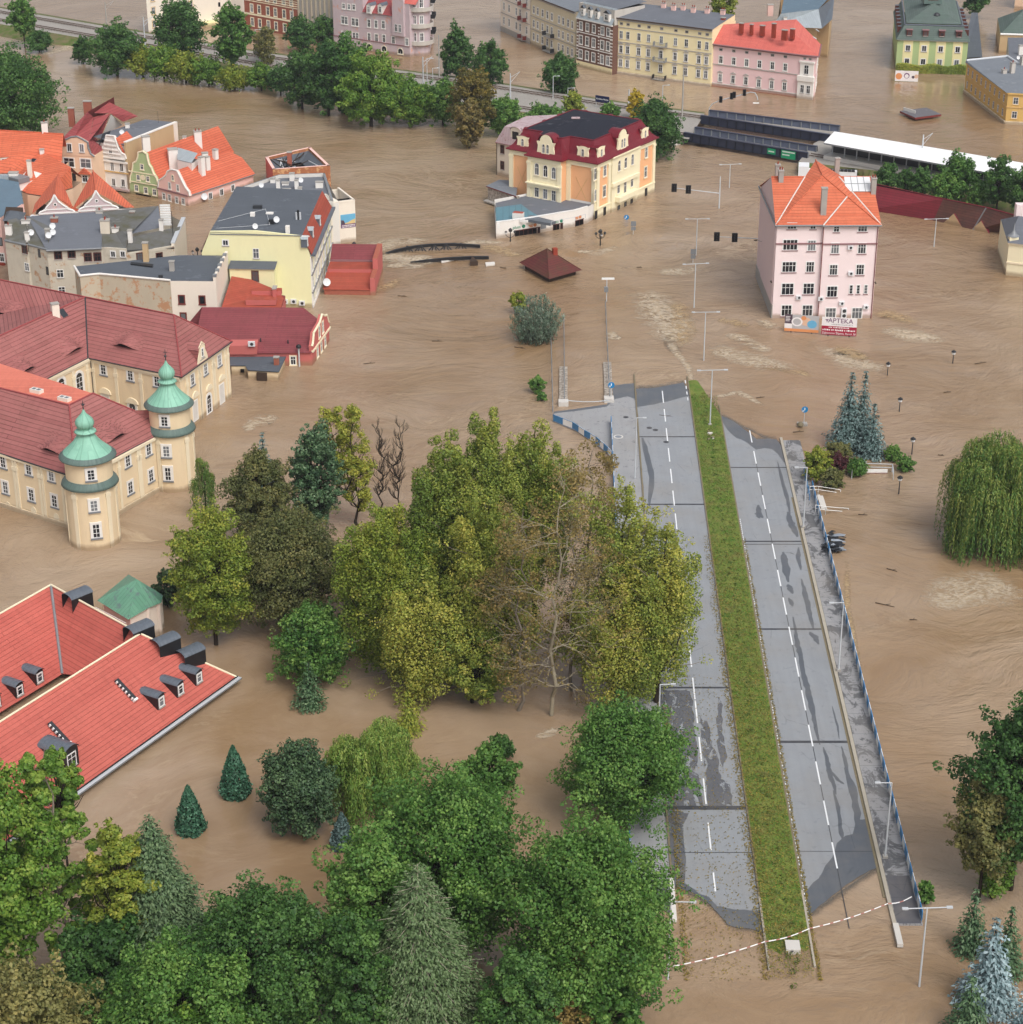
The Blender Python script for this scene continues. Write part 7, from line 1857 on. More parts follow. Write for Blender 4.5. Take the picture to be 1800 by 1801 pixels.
# low wing in front of the yellow gable
a, b = V2(P(412, 500, 0)), V2(P(487, 512, 0)); a = f.pt(f.hit(409, 470)[0], 0, 2.6); b = f.pt(f.hit(487, 470)[0], 0, 2.6); f_ = Fac(a, b); mb = MB(); zw = f_.hit(450, 473)[1]; f_.slab(mb, 0, f_.L, -1, zw, 0, 'p_yellow', -2.55); w_ = mb.build('rear_wing', o); roof(o, [([f_.pt(-.2, zw + .02, .3), f_.pt(f_.L + .2, zw + .02, .3), f_.pt(f_.L + .2, zw + .6, -2.5), f_.pt(-.2, zw + .6, -2.5)], 'f_dark')], 'wing_roof'); win(o, f_, *c6(397, 945), 1.1, 1.9, 'dark')
zr_ = ht + .0
def onroof(o, z, *a): return P(*a, z)
for x, y, w, h, m in ((380, 530, .8, .9, 'p_white'), (500, 510, 1.3, .4, 'p_white'), (627, 640, .7, 1.3, 'p_white'), (513, 580, .9, .9, 'black_metal'), (415, 475, 1.6, .8, 'dark_metal')): chimney(o, P(*c6(x, y), zr_), w, .8, h, m, 0, 0, False)
mb = MB()
for k in range(3): mb.tube(P(*c6(688 + k * 13, 545), zr_), P(*c6(688 + k * 13, 545), zr_) + dz * (1.3 + .4 * (k % 2)), .2, .2, 'lamp_grey' if k != 1 else 'black_metal', 7)
mb.build('flue', o)
for x, y, r_ in ((547, 580, .55), (397, 628, .5)): dish(o, P(*c6(x, y), zr_), r_)
mb = MB(); mb.path([P(*c6(100, 608), zr_ + .4), P(*c6(500, 580), zr_ + .5), P(*c6(470, 470), zr_ + .9), P(*c6(120, 560), zr_ + .4)], .03, 'dish_white', 4); mb.build('cable', o)
# white flat-roofed block behind, with its annex
o = building('flat_roofed_house', 'white house with grey flat parapet roof full of white chimneys behind the yellow house', P(515, 345, 8), 'house', 'old town houses'); h = 8.9
q = [P(432, 361, h), P(587, 356, h), P(572, 307, h), P(490, 310, h), P(427, 331, h)]; foot = [ex(v, 0) for v in q]; foot[1] = ex(P(596, 353, h), 0)
walls(o, foot, h - .4, 'p_white'); roof(o, [([v - dz * .3 for v in q], 'f_grey')])
mb = MB()
for a, b in zip(q, q[1:] + q[:1]):
 d = b - a; n = Vector((-d.y, d.x, 0)).normalized() * .35; mb.box(a - dz * .5, d, n, (0, 0, .85), 'white_dirty', 'gutter_grey')
mb.build('parapet', o)
for x, y, w, hh in ((418, 380, 1.6, 1.1), (560, 330, .7, 1.7), (553, 385, .6, 1.2), (620, 380, 1.5, 1.3), (690, 330, .7, 1.7), (715, 390, .7, 1.9), (850, 320, 1.4, 1.1), (522, 285, .9, .8), (657, 270, .9, 1.4), (610, 300, 1.3, .4)): chimney(o, P(*c6(x, y), h - .3), w, .8, hh, 'p_white')
for x, y in ((718, 300), (440, 335)): dish(o, P(*c6(x, y), h), .5)
A, B = P(576, 436), P(600, 432); f = Fac(A, B); mb = MB(); f.slab(mb, 0, f.L, -1, h - .3, 0, 'p_ivory', -6); mb.build('side_block', o)
A, B = P(600, 428), P(627, 424.5); f = Fac(A, B); o = building('mural_annex', 'narrow cream annex with a painted town view poster on its wall', A.lerp(B, .5), 'house', 'old town houses'); h = 7.9; bk = -f.n * 9; walls(o, [A, B, B + bk, A + bk], h, 'p_ivory')
mb = MB(); f.slab(mb, 0, f.L, h, h + .3, .05, 'p_ivory', -.35); mb.box(B + dz * h - f.n * 9, f.n * 9, -f.d * .35, (0, 0, .3), 'p_ivory'); mb.build('parapet', o); mb = MB(); f.slab(mb, 0, f.L - .4, h + .01, h + .06, -.4, 'shade_black', -2.2); mb.build('roof_gap', o)
u0, z0 = f.hit(598.5, 402); u1, z1 = f.hit(625, 375); u0 = max(.1, u0)
panel(o, f, u0, u1, z0, z1, .05, 'poster_blue', 'mural'); panel(o, f, u0, u1, z0, z0 + .75, .07, 'poster_purple', 'mural_caption', .051)
mb = MB(); f.shape(mb, [(u0 + .05, z0 + .76), (u1 - .05, z0 + .76), (u1 - .05, z1 - 1.0), (u1 - 1.0, z1 - 1.3), (u0 + 1.6, z0 + 1.1)], .072, 'poster_yellow', .051); f.shape(mb, [(u0 + .05, z0 + .762), (u0 + .9, z0 + .762), (u0 + .6, z0 + 1.5), (u0 + .05, z0 + 1.6)], .076, 'poster_dark', .051); mb.build('mural_picture', o); scrawl(o, f, u0 + .2, u1 - .1, z0 + .4, .2, 'poster_white', .09); scrawl(o, f, u0 + .2, u1 - .2, z0 + .12, .17, 'poster_white', .09)
# brick ruin
o = building('ruined_house', 'roofless red brick house with collapsed dark roof timbers', P(525, 300), 'ruin'); h = 5.2
q = [P(480, 298, h), P(581, 291, h), P(546, 258, h), P(467, 276, h)]; mb = MB()
for i, (a, b) in enumerate(zip(q, q[1:] + q[:1])):
 d = b - a; n = Vector((-d.y, d.x, 0)).normalized() * .6; mb.box(ex(a, -1.2), ex(d, 0), n, (0, 0, h + 1.2), 'b_ruin' if i != 3 else 'p_rose_red', 'p_rosy')
mb.build('wall', o); ctr = sum(q, Vector()) / 4; mb = MB(); ins = [ctr + (v - ctr) * .93 - dz * .5 for v in q]; m_ = [ctr + (v - ctr) * .38 - dz * 1.6 for v in q];
for i in range(4): mb.poly([ins[i], ins[(i + 1) % 4], m_[(i + 1) % 4], m_[i]], 'f_dark')
mb.poly([v - dz * 1.5 for v in ins], 'shade_black'); fixup(mb.build('fallen_roof', o)); rnd = random.Random(4); mb = MB()
for k in range(26):
 a = ins[0].lerp(ins[1], rnd.random()) if k % 2 else ins[3].lerp(ins[2], rnd.random()); b = ctr + Vector((rnd.uniform(-3, 3), rnd.uniform(-3, 3), rnd.uniform(-2, -.6))); mb.tube(a.lerp(b, rnd.uniform(0, .4)), b, .09, .08, rnd.choice(['wood_dark', 'black_metal', 'dish_white', 'wood_dark']), 4)
mb.build('rafter', o); chimney(o, ctr + Vector((-1.2, 1.5, -.8)), .9, .9, 1.9, 'b_terrace')
# small brick-red terrace
A, B = P(571, 518), P(653, 519); f = Fac(A, B); o = building('brick_terrace_house', 'small brick red stepped-roof building standing in the current beside the yellow house', A.lerp(B, .5), 'house'); bk = Vector((.6, 15, 0))
walls(o, [A, B, B + bk, A + bk], 1.1, 'b_terrace')
z1, z2, z3 = 1.15, 3.0, 4.2; q = lambda u, v, z: ex(A + f.d * u - f.n * v, z); L = f.L
roof(o, [([q(-.2, -.2, 1.0), q(L, -.2, 1.0), q(L, 5.2, 2.4), q(-.2, 5.2, 2.4)], 't_brickroof')])
mb = MB(); mb.box(q(0, 5.2, 0), f.d * L, -f.n * 9, (0, 0, 3.0), 'p_rose_red', 't_brickroof'); mb.build('upper_wall', o); mb = MB()
roof(o, [([q(0, 9.5, 3.1), q(L, 9.5, 3.1), q(L, 13.6, 5.0), q(0, 13.6, 5.0)], 't_maroon')], 'upper_roof'); mb = MB(); mb.box(q(L - .1, -.2, -1), f.d * .9, -f.n * 14, (0, 0, 4.2), 'p_rose_red', 'b_terrace'); mb.box(q(L - .1, 5, 3.2), f.d * .9, -f.n * 8.8, (0, 0, 1.9), 'p_rose_red', 'b_terrace'); mb.build('parapet', o); mb = MB(); mb.box(q(0, 9.4, 2.5), f.d * L, -f.n * .3, (0, 0, .8), 'mauve_trim'); mb.build('step', o)
ff = Fac(q(0, 5.1, 0), q(L, 5.1, 0)); aircon(o, ff, 601, 489.5, 1.2, .9); dish(o, P(575, 505, 1.2), .7)
# maroon-roofed house with pink scrolled gable
B = P(550, 643); C_ = P(580, 600); A = P(395, 640); f, fr = Fac(P(440, 643.5), B), Fac(B, C_); A = f.pt(-7, 0); he = 2.3; zr = 7.6
o = building('maroon_roofed_house', 'house with broad maroon roof and a pink scrolled gable facing the water', P(480, 600), 'house', 'old town houses'); bk = C_ - B
walls(o, [A, B, C_, A + bk], he, 'p_rose_red'); gp = B.lerp(C_, .5); gt = fr.hit(566, 555); zr = gt[1]
r1, r2 = P(387, 541, zr), P(534, 541, zr - .1); r3 = ex(fr.pt(gt[0], 0, -.3), zr - .9)
r1 = Vector((r1.x, r2.y, zr)); e = [f.pt(-9, he, .35), f.pt(f.L, he, .35)]
roof(o, [([e[0], e[1], r3, r2, r1 - f.d * 3], 't_maroon'), ([r1 - f.d * 3, r2, r3, ex(C_, he), ex(C_, he) - f.d * 24], 't_maroon')])
mb = MB(); hu = [(0, he - .3), (fr.L, he - .3), (fr.L, he + 1.0), (fr.L - .7, he + 1.5), (fr.L - 1.4, he + 2.8), (gt[0] + 1.6, zr - .6), (gt[0], zr + .2), (gt[0] - 1.6, zr - .6), (1.4, he + 2.8), (.7, he + 1.5), (0, he + 1.0)]; fr.shape(mb, hu, .12, 'p_rose_red', -.5); g_o = mb.build('gable', o)
mb = MB()
for (a, b) in zip(hu[2:], hu[3:]): mb.tube(fr.pt(*a, .05), fr.pt(*b, .05), .2, .2, 'cream_trim', 6)
fr.slab(mb, -.1, fr.L + .1, he, he + .3, .3, 'cream_trim'); mb.build('coping', o)
for u in (.3, .52, .74): window(o, fr, fr.L * u, 1.0, .9, 1.6, 'cream')
for u in (.4, .6): window(g_o, fr, fr.L * u, he + 1.8, .9, 1.9, 'cream', .13)
win(o, f, 516, 634, .9, 1.5, 'cream'); mb = MB(); p = f.pt(f.hit(527, 634)[0], 0, .4); mb.tube(p - dz, p + dz * 3.2, .14, .14, 'lamp_grey', 7); mb.lathe(p + dz * 3.2, [(.4, 0), (.4, .4), (.1, .6)], 'black_metal', 8); mb.build('flue', o)
mb = MB(); fu = f.hit(430, 605); f.slab(mb, f.hit(404, 605)[0], f.hit(452, 605)[0], he - .2, he + 1.3, .36, 'p_rose_red', -2.5); mb.build('dormer', o); f9 = Fac(f.pt(0, 0, .37), f.pt(f.L, 0, .37)); aircon(o, f9, 443, 604, 1.1, .8)
pl = Pl(e[0], e[1], r2)
for x, y in ((459, 601), (507, 604)): p = pl.hit(x, y); mb = MB(); mb.tube(p, p + dz * .6, .12, .12, 'dark_metal', 6); mb.build('vent', o)
# red low roof between
o = building('low_red_house', 'low brick red roof wedged between the white house and the yellow house', P(450, 520), 'house', 'old town houses'); z = 4.2
q = [P(410, 478, 6.6), P(390, 541, 4.6), P(495, 541, 4.4), P(500, 524, 4.6), P(482, 508, 4.9)]; roof(o, [(q, 't_brickroof')]); walls(o, [ex(q[1], 0), ex(q[2], 0), ex(q[3], 0) + Vector((0, 2, 0)), ex(q[0], 0)], 4.3, 'p_rose_red')
for x, y in ((470, 518), (460, 534)): mb = MB(); mb.cbox(P(x, y, 4.6), 5.0, 1.6, .9, 'p_rose_red', 0, 't_brickroof'); mb.build('dormer', o)
chimney(o, P(484, 520, 4.6), .6, 1.6, 1.4, 'p_rose_red')
# dark flat outbuilding
h = 1.6; o = building('outbuilding', 'low dark flat-roofed outbuilding with a brick chimney at the water edge', P(460, 640), 'outbuilding'); q = [P(405, 643, h), P(432, 643, h), P(436, 651, h), P(491, 654, h), P(506, 622, h), P(404, 611, h)]
mb = MB(); mb.prism(q, h - .12, h, 'dark_metal', 'f_dark', True); mb.build('roof', o); c = sum(q, Vector()) / 6; walls(o, [ex(c + (v - c) * .95, 0) for v in q], h - .13, 'p_castle'); f = Fac(ex(P(436, 652, h), 0), ex(P(491, 655, h), 0)); mb = MB(); f.slab(mb, 1.4, 3.0, -1, 1.3, .05, 'wood_dark', -1.0); mb.build('door', o); chimney(o, P(487, 641, h), .8, .7, 1.2, 'b_red')
f = Fac(ex(P(405, 644, h), 0), ex(P(432, 644, h), 0)); mb = MB(); f.slab(mb, 1.6, 2.2, .5, 1.0, .0, 'shade_black', -1); mb.build('window', o)
# white house with weathered side wall and long grey roof
h = 9.5; A, B = P(300, 494, h), P(379.5, 495, h); q = [P(131, 469, h), P(141, 486, h), P(175, 482.5, h), A, B, P(401, 449.5, h), P(317, 449, h)]
o = building('cream_house', 'cream house with peeling brick side wall and long dark grey roof behind the monastery', P(300, 480, h), 'house', 'old town houses')
walls(o, [ex(v, 0) for v in q], h - .05, 'p_ruined'); f, fr = Fac(A, B), Fac(B, q[5]); mb = MB(); f.slab(mb, 0, f.L, -1.2, h, .04, 'p_ivory'); fr.slab(mb, 0, fr.L, -1.2, h + .8, .04, 'p_ivory', -.4); mb.build('front_wall', o); roof(o, [([v + dz * .02 for v in q], 'f_dark')])
mb = MB()
for a, b in zip(q[:3], q[1:4]): mb.tube(a + dz * .1, b + dz * .1, .22, .22, 'white_trim', 5)
for k in range(5): a = fr.pt(fr.L * k / 5, h + .7, -.45); mb.box(a, fr.d * .8, fr.n * .6, (0, 0, .4), 'gutter_grey')
mb.build('coping', o)
def c5_(x, y): return (x / 4, 350 + y / 4)
for x, y in ((1280, 707), (1424, 711), (1292, 830), (1436, 833)): win(o, f, *c5_(x, y), .9, 1.35, 'red', .04)
chimney(o, P(*c5_(1213, 505), h), .8, .8, 1.6, 'concrete'); chimney(o, P(*c5_(1133, 555), h), .7, .4, .5, 'dark_metal', 0, 0, False); mb = MB(); mb.prism([P(*c5_(920, 465), h), P(*c5_(1075, 485), h), P(*c5_(1080, 468), h), P(*c5_(925, 452), h)], h, h + .25, 'black_metal'); mb.build('roof_step', o)
# big weathered tenement with grey roof
he, hb = 9.3, 11.2; o = building('weathered_tenement', 'long weathered tenement with mossy grey roof covered in chimneys and dishes', P(180, 400, 9), 'tenement', 'old town houses')
a0, a1, a2, a3, a4, a5, a6 = P(9, 423, he), P(46, 431, he), P(50, 430, he), P(83, 439, he), P(180, 435, he), P(222, 441, he - .3), P(307, 436, he - 1.2)
b0_, b1_, b2_, b3_ = P(14, 387, hb), P(48, 380, hb), P(180, 372, hb), P(279, 362, hb); c1, c2 = P(297, 362, hb - 1.5), P(318, 398, he - .6)
foot = [ex(v, 0) for v in (a0, a1, a2, a3, a4, a5, a6)] + [ex(P(326, 392, 8), 0), ex(c1, 0), ex(b0_, 0)]; walls(o, foot, 8.0, 'p_weathered')
mb = MB()
for a, b in ((a0, a1), (a2, a3), (a3, a4), (a4, a5), (a5, a6)): f = Fac(a, b); f.slab(mb, 0, f.L, 7.9, he if a is not a5 else he - .8, .0, 'p_weathered', -.4)
mb.build('upper_wall', o)
s0, s1 = P(228, 436, he - .1), P(318, 398, he); st0, st1 = P(227, 417, he + .2), P(300, 395, he + .3)
roof(o, [([a0, a1, b1_, b0_], 'f_mossy'), ([a2, a3, P(92, 400, 10.6), b1_], 'f_mossy'), ([a3 + Vector((0, -.4, 0)), a4 + Vector((0, -.4, 0)), b2_, b1_], 'f_grey'), ([a4, P(222, 440, he - .2), P(225, 415, 10.4), b3_ + (a4 - b3_) * .0, b2_], 'f_mossy'), ([P(222, 441, he - .5), a6 + dz * .1, s1, st0], 'f_mossy'), ([st0 + dz * .5, P(285, 400, 9.6), b3_, P(200, 385, 10.6)], 'f_grey')])
mb = MB(); mb.path([a3 + Vector((0, -.5, -.05)), a4 + Vector((0, -.5, -.05))], .2, 'gutter_grey'); mb.path([a0, a1], .2, 'gutter_grey'); mb.path([a2, a3], .2, 'gutter_grey'); mb.path([P(222, 441, he - .5), a6], .12, 'dark_metal'); mb.build('gutter', o)
f3, f4, f5 = Fac(a3, a4), Fac(a5, a6), Fac(a4, a5)
for x, y, s_ in ((410, 395, 'dark'), (505, 385, 'dark'), (425, 525, 'bare'), (620, 410, 'dark'), (687, 408, 'dark'), (437, 645, 'bare')): win(o, f3, *c5_(x, y), 1.2, 1.5, s_)
for x, y in ((985, 403), (1122, 403)): win(o, f4, *c5_(x, y), 1.1, 1.2, 'dark')
for x, y in ((797, 388), (866, 388)): win(o, f5, *c5_(x, y), .9, 1.1, 'plainw')
f1 = Fac(a0, a1); f2 = Fac(a2, a3)
for x, y, s_ in ((175, 355, 'dark'), (192, 478, 'bare')): win(o, f1, *c5_(x, y), 1.1, 1.5, s_)
for x, y in ((278, 382), (335, 505)): win(o, f2, *c5_(x, y), .6, 1.5, 'black')
mb = MB(); fE_ = Fac(a6, P(326, 392, 8)); fE_.slab(mb, 0, fE_.L, -1, 8.9, .05, 'p_ivory', -.5); fE_.slab(mb, 0, fE_.L, 8.9, 9.1, .15, 'lamp_grey', -.6); mb.build('end_wall', o)
mb = MB()
for k in range(9): p = P(281 + k * .3, 363 + k * 4.2, 10.2 - k * .25); mb.box(p, (1.9, 0, 0), (0, .25, 0), (0, 0, .3), 'white_paint')
mb.build('roof_slat', o)
for x, y, w, hh, m in ((187, 195, 1.5, 1.2, 'p_white'), (388, 190, 1.2, 1.5, 'b_red'), (195, 270, .8, .9, 'p_white'), (340, 275, .8, 1.6, 'concrete'), (745, 240, 1.6, 2.3, 'p_tanwhite'), (745, 195, 1.5, 1.3, 'p_tanwhite'), (705, 140, 1.2, 1.5, 'p_grey'), (700, 105, .9, 1.1, 'p_grey'), (815, 235, 1.2, .8, 'p_white'), (918, 275, .7, 1.4, 'p_white'), (935, 135, .9, 1.2, 'b_red'), (1137, 195, .7, 1.2, 'p_white'), (1030, 420, .9, 2.8, 'p_tan'), (65, 240, 1.1, 1.4, 'p_white')):
 chimney(o, P(*c5_(x, y), 10.0), w, .8, hh, m, 0, 1 if w > 1 else 0)
for x, y in ((373, 225), (375, 268), (345, 290), (222, 270), (235, 165)): dish(o, P(*c5_(x, y), 10.0), .55)
mb = MB(); c = P(24, 386, 9.5); mb.prism([P(8, 392, 9.6), P(40, 390, 9.6), P(42, 376, 9.6), P(12, 375, 9.6)], 9, 10.8, 'wood_dark'); mb.build('turret', o); q = [P(5, 389, 11), P(41, 386, 11), P(46, 374, 11), P(12, 372, 11)]; roof(o, [([q[0], q[1], q[1].lerp(q[2], .5) + (q[0] - q[1]) * .3 + dz, q[0].lerp(q[3], .5) + (q[1] - q[0]) * .3 + dz], 'f_dark'), ([q[1], q[2], q[1].lerp(q[2], .5) + (q[0] - q[1]) * .3 + dz], 'f_dark'), ([q[3], q[0], q[0].lerp(q[3], .5) + (q[1] - q[0]) * .3 + dz], 'f_dark'), ([q[2], q[3], q[0].lerp(q[3], .5) + (q[1] - q[0]) * .3 + dz, q[1].lerp(q[2], .5) + (q[0] - q[1]) * .3 + dz], 'f_dark')], 'turret_roof')
mb = MB(); p = P(305, 415, 9); mb.tube(p, p + dz * 4.5, .07, .05, 'black_metal', 5); mb.build('aerial', o)
# old town cluster, upper left
OT = 'old town houses'
def scrolled(o, f, px, off, m, cm=None, base=-.5):
 mb = MB(); uz = [f.hit(*q) for q in px]; f.shape(mb, uz, off, m, base); g = mb.build('gable', o)
 if cm:
  mb = MB()
  for a, b in zip(uz[:-1], uz[1:]): mb.tube(f.pt(*a, off * .5), f.pt(*b, off * .5), .2, .2, cm, 6)
  mb.build('coping', o)
 return g
def k2(x, y): return (220 + x / 7.5, 220 + y / 7.5)
def k1(x, y): return (x / 7.2, 160 + y / 7.2)
A, B, C_ = P(278.7, 348.7), P(332, 363), P(446.5, 325); f, fr = Fac(A, B), Fac(B, C_); he = fr.hit(334.7, 344.7)[1]; he = max(2.2, he); bk = C_ - B
o = building('gabled_house', 'pink house with scrolled baroque gable and long orange roof awash at the first floor', A.lerp(C_, .5), 'house', OT); walls(o, [A, B, C_, A + bk], he, 'p_rosy')
zr = f.hit(302.7, 298)[1] - .5; e0, e1 = fr.pt(-.1, he, .35), fr.pt(fr.L + .4, he, .35); rr0 = ex(f.pt(f.hit(302.7, 298)[0], 0, -.3), zr); rr1 = P(404, 266, zr); rh = P(426, 277, zr - 1.5); w0, w1 = ex(A, he), ex(A + bk, he)
roof(o, [([e0, e1, rh, rr1, rr0], 't_orange2'), ([rr0, rr1, w1, w0], 't_orange2'), ([e1, w1 + fr.d * .4, rr1, rh], 't_orange2')]); gutters(o, [[e0, e1]], 'gutter_grey', .1)
scrolled(o, f, [k2(*q) for q in ((860, 935), (845, 880), (800, 820), (770, 760), (725, 670), (690, 600), (620, 585), (565, 610), (545, 660), (500, 700), (450, 730), (440, 850))], .1, 'p_rosy', 'white_trim')
mb = MB(); f.slab(mb, 0, f.L, he - .15, he + .15, .25, 'mauve_trim'); mb.build('cornice', o)
for x, y in ((518, 940), (590, 960), (685, 990), (772, 1008)): win(o, f, *k2(x, y), .75, 1.3, 'white')
for x, y in ((597, 800), (705, 828)): win(o, f, *k2(x, y), .6, 1.3, 'white', .1)
win(o, f, *k2(637, 695), .6, 1.1, 'creamarch', .1)
for x, y in ((1128, 935), (1275, 885), (1424, 830)): win(o, fr, *k2(x, y), 1.0, 1.4, 'plainw')
dish(o, fr.pt(fr.hit(*k2(1030, 965))[0], .2, .4), .7)
pl = Pl(e0, e1, rr0)
for x, y, w, h in ((1020, 640, 1.1, 3.4), (1085, 560, 1.1, 2.2), (1195, 400, .9, 1.2)): chimney(o, pl.hit(*k2(x, y)), w, .9, h, 'p_white', fr.ang)
# green gable
A2, B2 = P(230, 340), P(278.5, 348.5); f = Fac(A2, B2); o = building('gabled_house', 'green house with stepped ornate gable between the white gable and the pink house', A2.lerp(B2, .5), 'house', OT); bk = -f.n * 26; h = f.hit(230, 312)[1]
walls(o, [A2, B2, B2 + bk, A2 + bk], h, 'p_green'); g = scrolled(o, f, [k2(*q) for q in ((440, 770), (420, 700), (380, 640), (350, 560), (320, 520), (300, 440), (290, 380), (240, 345), (180, 360), (170, 430), (150, 480), (110, 500), (105, 560), (95, 620), (75, 680), (72, 760))], .1, 'p_green', 'cream_trim')
pk = f.hit(*k2(240, 350)); zr = pk[1] - .4; r0 = ex(f.pt(pk[0], 0, -.4), zr); r1 = r0 + bk * .95; roof(o, [([f.pt(f.L + .2, h, .0), f.pt(f.L + .2, h, .0) + bk, r1, r0], 't_orange2'), ([f.pt(0, h, 0), r0, r1, f.pt(0, h, 0) + bk], 't_orange2')])
mb = MB(); [f.slab(mb, 0, f.L, z, z + .2, .2, 'cream_trim') for z in (f.hit(*k2(240, 770))[1], f.hit(*k2(240, 640))[1])]; mb.build('cornice', o)
for x, y in ((155, 830), (278, 862), (393, 885)): win(o, f, *k2(x, y), .9, 1.3, 'green')
for x, y in ((182, 690), (308, 710), (230, 550)): win(o, f, *k2(x, y), .75, 1.1, 'green', .1)
mb = MB(); u, z = f.hit(*k2(242, 690)); f.shape(mb, [(u + .6 * math.cos(i * .5236), z + .6 * math.sin(i * .5236)) for i in range(12)], .16, 'cream_trim', .05); f.slab(mb, f.L * .2, f.L * .75, -1, .25, .1, 'shade_black', 0); mb.build('plaster_medallion', o)
pl = Pl(f.pt(f.L, h, 0), f.pt(f.L, h, 0) + bk, r0); chimney(o, P(*k2(285, 330), zr), 1.5, 1.2, 2.8, 'p_white', .4); chimney(o, P(*k2(795, 290), zr - 2), .7, .8, 2.2, 'p_white'); chimney(o, P(*k2(975, 380), zr - 4), 1.5, 1.3, 4.8, 'p_white', .3, 2)
# little metal-roofed light well between the two orange roofs
o = building('roof_extension', 'white walled extension with ribbed pale metal roof between two orange roofs', P(*k2(800, 430), 7), 'house', OT); h = 7.6; q = [P(*k2(600, 590), h - 4), P(*k2(700, 560), h - 4), P(*k2(690, 300), h), P(*k2(590, 320), h)]
a, b, c, d = P(*k2(690, 455), 7.2), P(*k2(880, 500), 7.2), P(*k2(960, 370), 8.4), P(*k2(700, 295), 8.4); roof(o, [([a, b, c, d], 'zinc')]); walls(o, [ex(v, 0) for v in (a, b, c, d)], 7.1, 'p_white'); chimney(o, P(*k2(645, 570), 4.6), 1.9, 1.6, 4.0, 'p_white', .3); chimney(o, P(*k2(1060, 470), 6.5), 1.2, 1.0, 1.6, 'p_white', .3)
# white ornate gable
A3, B3 = P(169.5, 331), P(229, 340); f = Fac(A3, B3); h = f.hit(170, 279)[1]; bk = -f.n * 18; o = building('gabled_house', 'white house with horizontally banded stepped gable and bare tan side wall', A3.lerp(B3, .5), 'house', OT)
walls(o, [A3, B3, B3 + bk, A3 + bk], h, 'p_white'); zt = f.hit(200, 238)[1]; fr = Fac(B3, B3 + bk)
g = scrolled(o, f, [k1(*q) for q in ((1600, 860), (1590, 810), (1540, 780), (1500, 720), (1480, 660), (1450, 570), (1350, 560), (1330, 650), (1300, 720), (1270, 780), (1240, 840), (1220, 860))], .1, 'p_white', 'white_trim')
mb = MB()
for x0, x1, y in ((1245, 1590, 820), (1275, 1540, 770), (1300, 1510, 725), (1320, 1480, 675), (1335, 1465, 625)): u0, z = f.hit(*k1(x0, y)); u1 = f.hit(*k1(x1, y))[0]; f.slab(mb, u0, u1, z - .12, z + .12, .35, 'white_trim', .05)
f.slab(mb, 0, f.L, h - .2, h + .2, .35, 'white_trim'); f.slab(mb, 0, f.L, f.hit(200, 303)[1], f.hit(200, 303)[1] + .25, .2, 'ochre_trim'); mb.build('cornice', o)
mb = MB(); fr.slab(mb, 0, fr.L, -1, h + 4.2, .03, 'p_tan', -.5); fr.slab(mb, 0, fr.L, h + 4.2, h + 4.4, .1, 'white_trim', -.6); fr.slab(mb, fr.L - 1.4, fr.L, -1, h + 4.3, .12, 'p_ivory', .0); mb.build('side_wall', o)
roof(o, [([f.pt(0, zt - 1, -.4), f.pt(f.L, h + 3.4, -.5), f.pt(f.L, h + 4.1, -.5) + bk, f.pt(0, h + 3.8, -.5) + bk], 'f_grey')]); walls(o, [f.pt(.1, 0, -.6), f.pt(f.L - .6, 0, -.6), f.pt(f.L - .6, 0, -17), f.pt(.1, 0, -17)], h + 3.3, 'p_grey', name='upper_wall')
roof(o, [([f.pt(.2, h + .2, -.1), f.pt(f.L * .32, zt, -.1), f.pt(f.L * .32, zt, -3), f.pt(.2, h + .2, -3)], 't_slate'), ([f.pt(f.L * .7, zt - .6, -.1), f.pt(f.L - .3, h + .5, -.1), f.pt(f.L - .3, h + 3.4, -4), f.pt(f.L * .7, zt, -4)], 't_orange2')], 'gable_roof')
for x, y in ((1308, 945), (1425, 955), (1543, 965)): win(o, f, *k1(x, y), .9, 1.8, 'plainw')
for x, y in ((1443, 1155), (1563, 1165), (1325, 1140)): win(o, f, *k1(x, y), .9, 1.6, 'plainw')
win(o, f, *k1(1408, 770), .9, 1.3, 'white', .12); mb = MB(); f.slab(mb, f.L * .4, f.L, .3, .8, .5, 'p_lilac'); f.slab(mb, f.L * .45, f.L * .9, -.8, .28, .05, 'shade_black', 0); mb.build('shop_front', o)
chimney(o, P(225, 226, h + 4), .8, .8, 1.0, 'p_white'); dish(o, P(215, 240, h + 4), .5); mb = MB(); p = P(279, 216, h + 4.5); mb.tube(p, p + dz * 2.5, .05, .03, 'black_metal', 4); mb.build('aerial', o)
# peach baroque gable with dark red roof
A4, B4 = P(104, 341), P(169, 346); f = Fac(A4, B4); o = building('gabled_house', 'peach house with bell-shaped gable and dark red roof at the head of the old square', A4.lerp(B4, .5), 'house', OT); zs = f.hit(104, 271)[1]; bk = -f.n * 26; walls(o, [A4, B4, B4 + bk, A4 + bk], zs, 'p_peach')
scrolled(o, f, [k1(*q) for q in ((1200, 830), (1150, 790), (1120, 720), (1115, 650), (1050, 610), (980, 575), (910, 580), (850, 610), (770, 625), (785, 700), (770, 760), (735, 805))], .1, 'p_peach', 'gutter_grey')
za = f.hit(*k1(930, 590))[1]; l0, r0_ = f.pt(0, zs + .0, -.4), f.pt(f.L, zs, -.4)
cL, cR, cM = [f.pt(*f.hit(*k1(*q)), -.2) for q in ((770, 620), (1115, 650), (940, 585))]
rg0, rg1 = P(*k1(1110, 265), za + 3.2), P(*k1(1385, 140), za + 2.6); ba, bb = P(*k1(1750, 320), zs + 2), P(*k1(1210, 560), zs + 1.5)
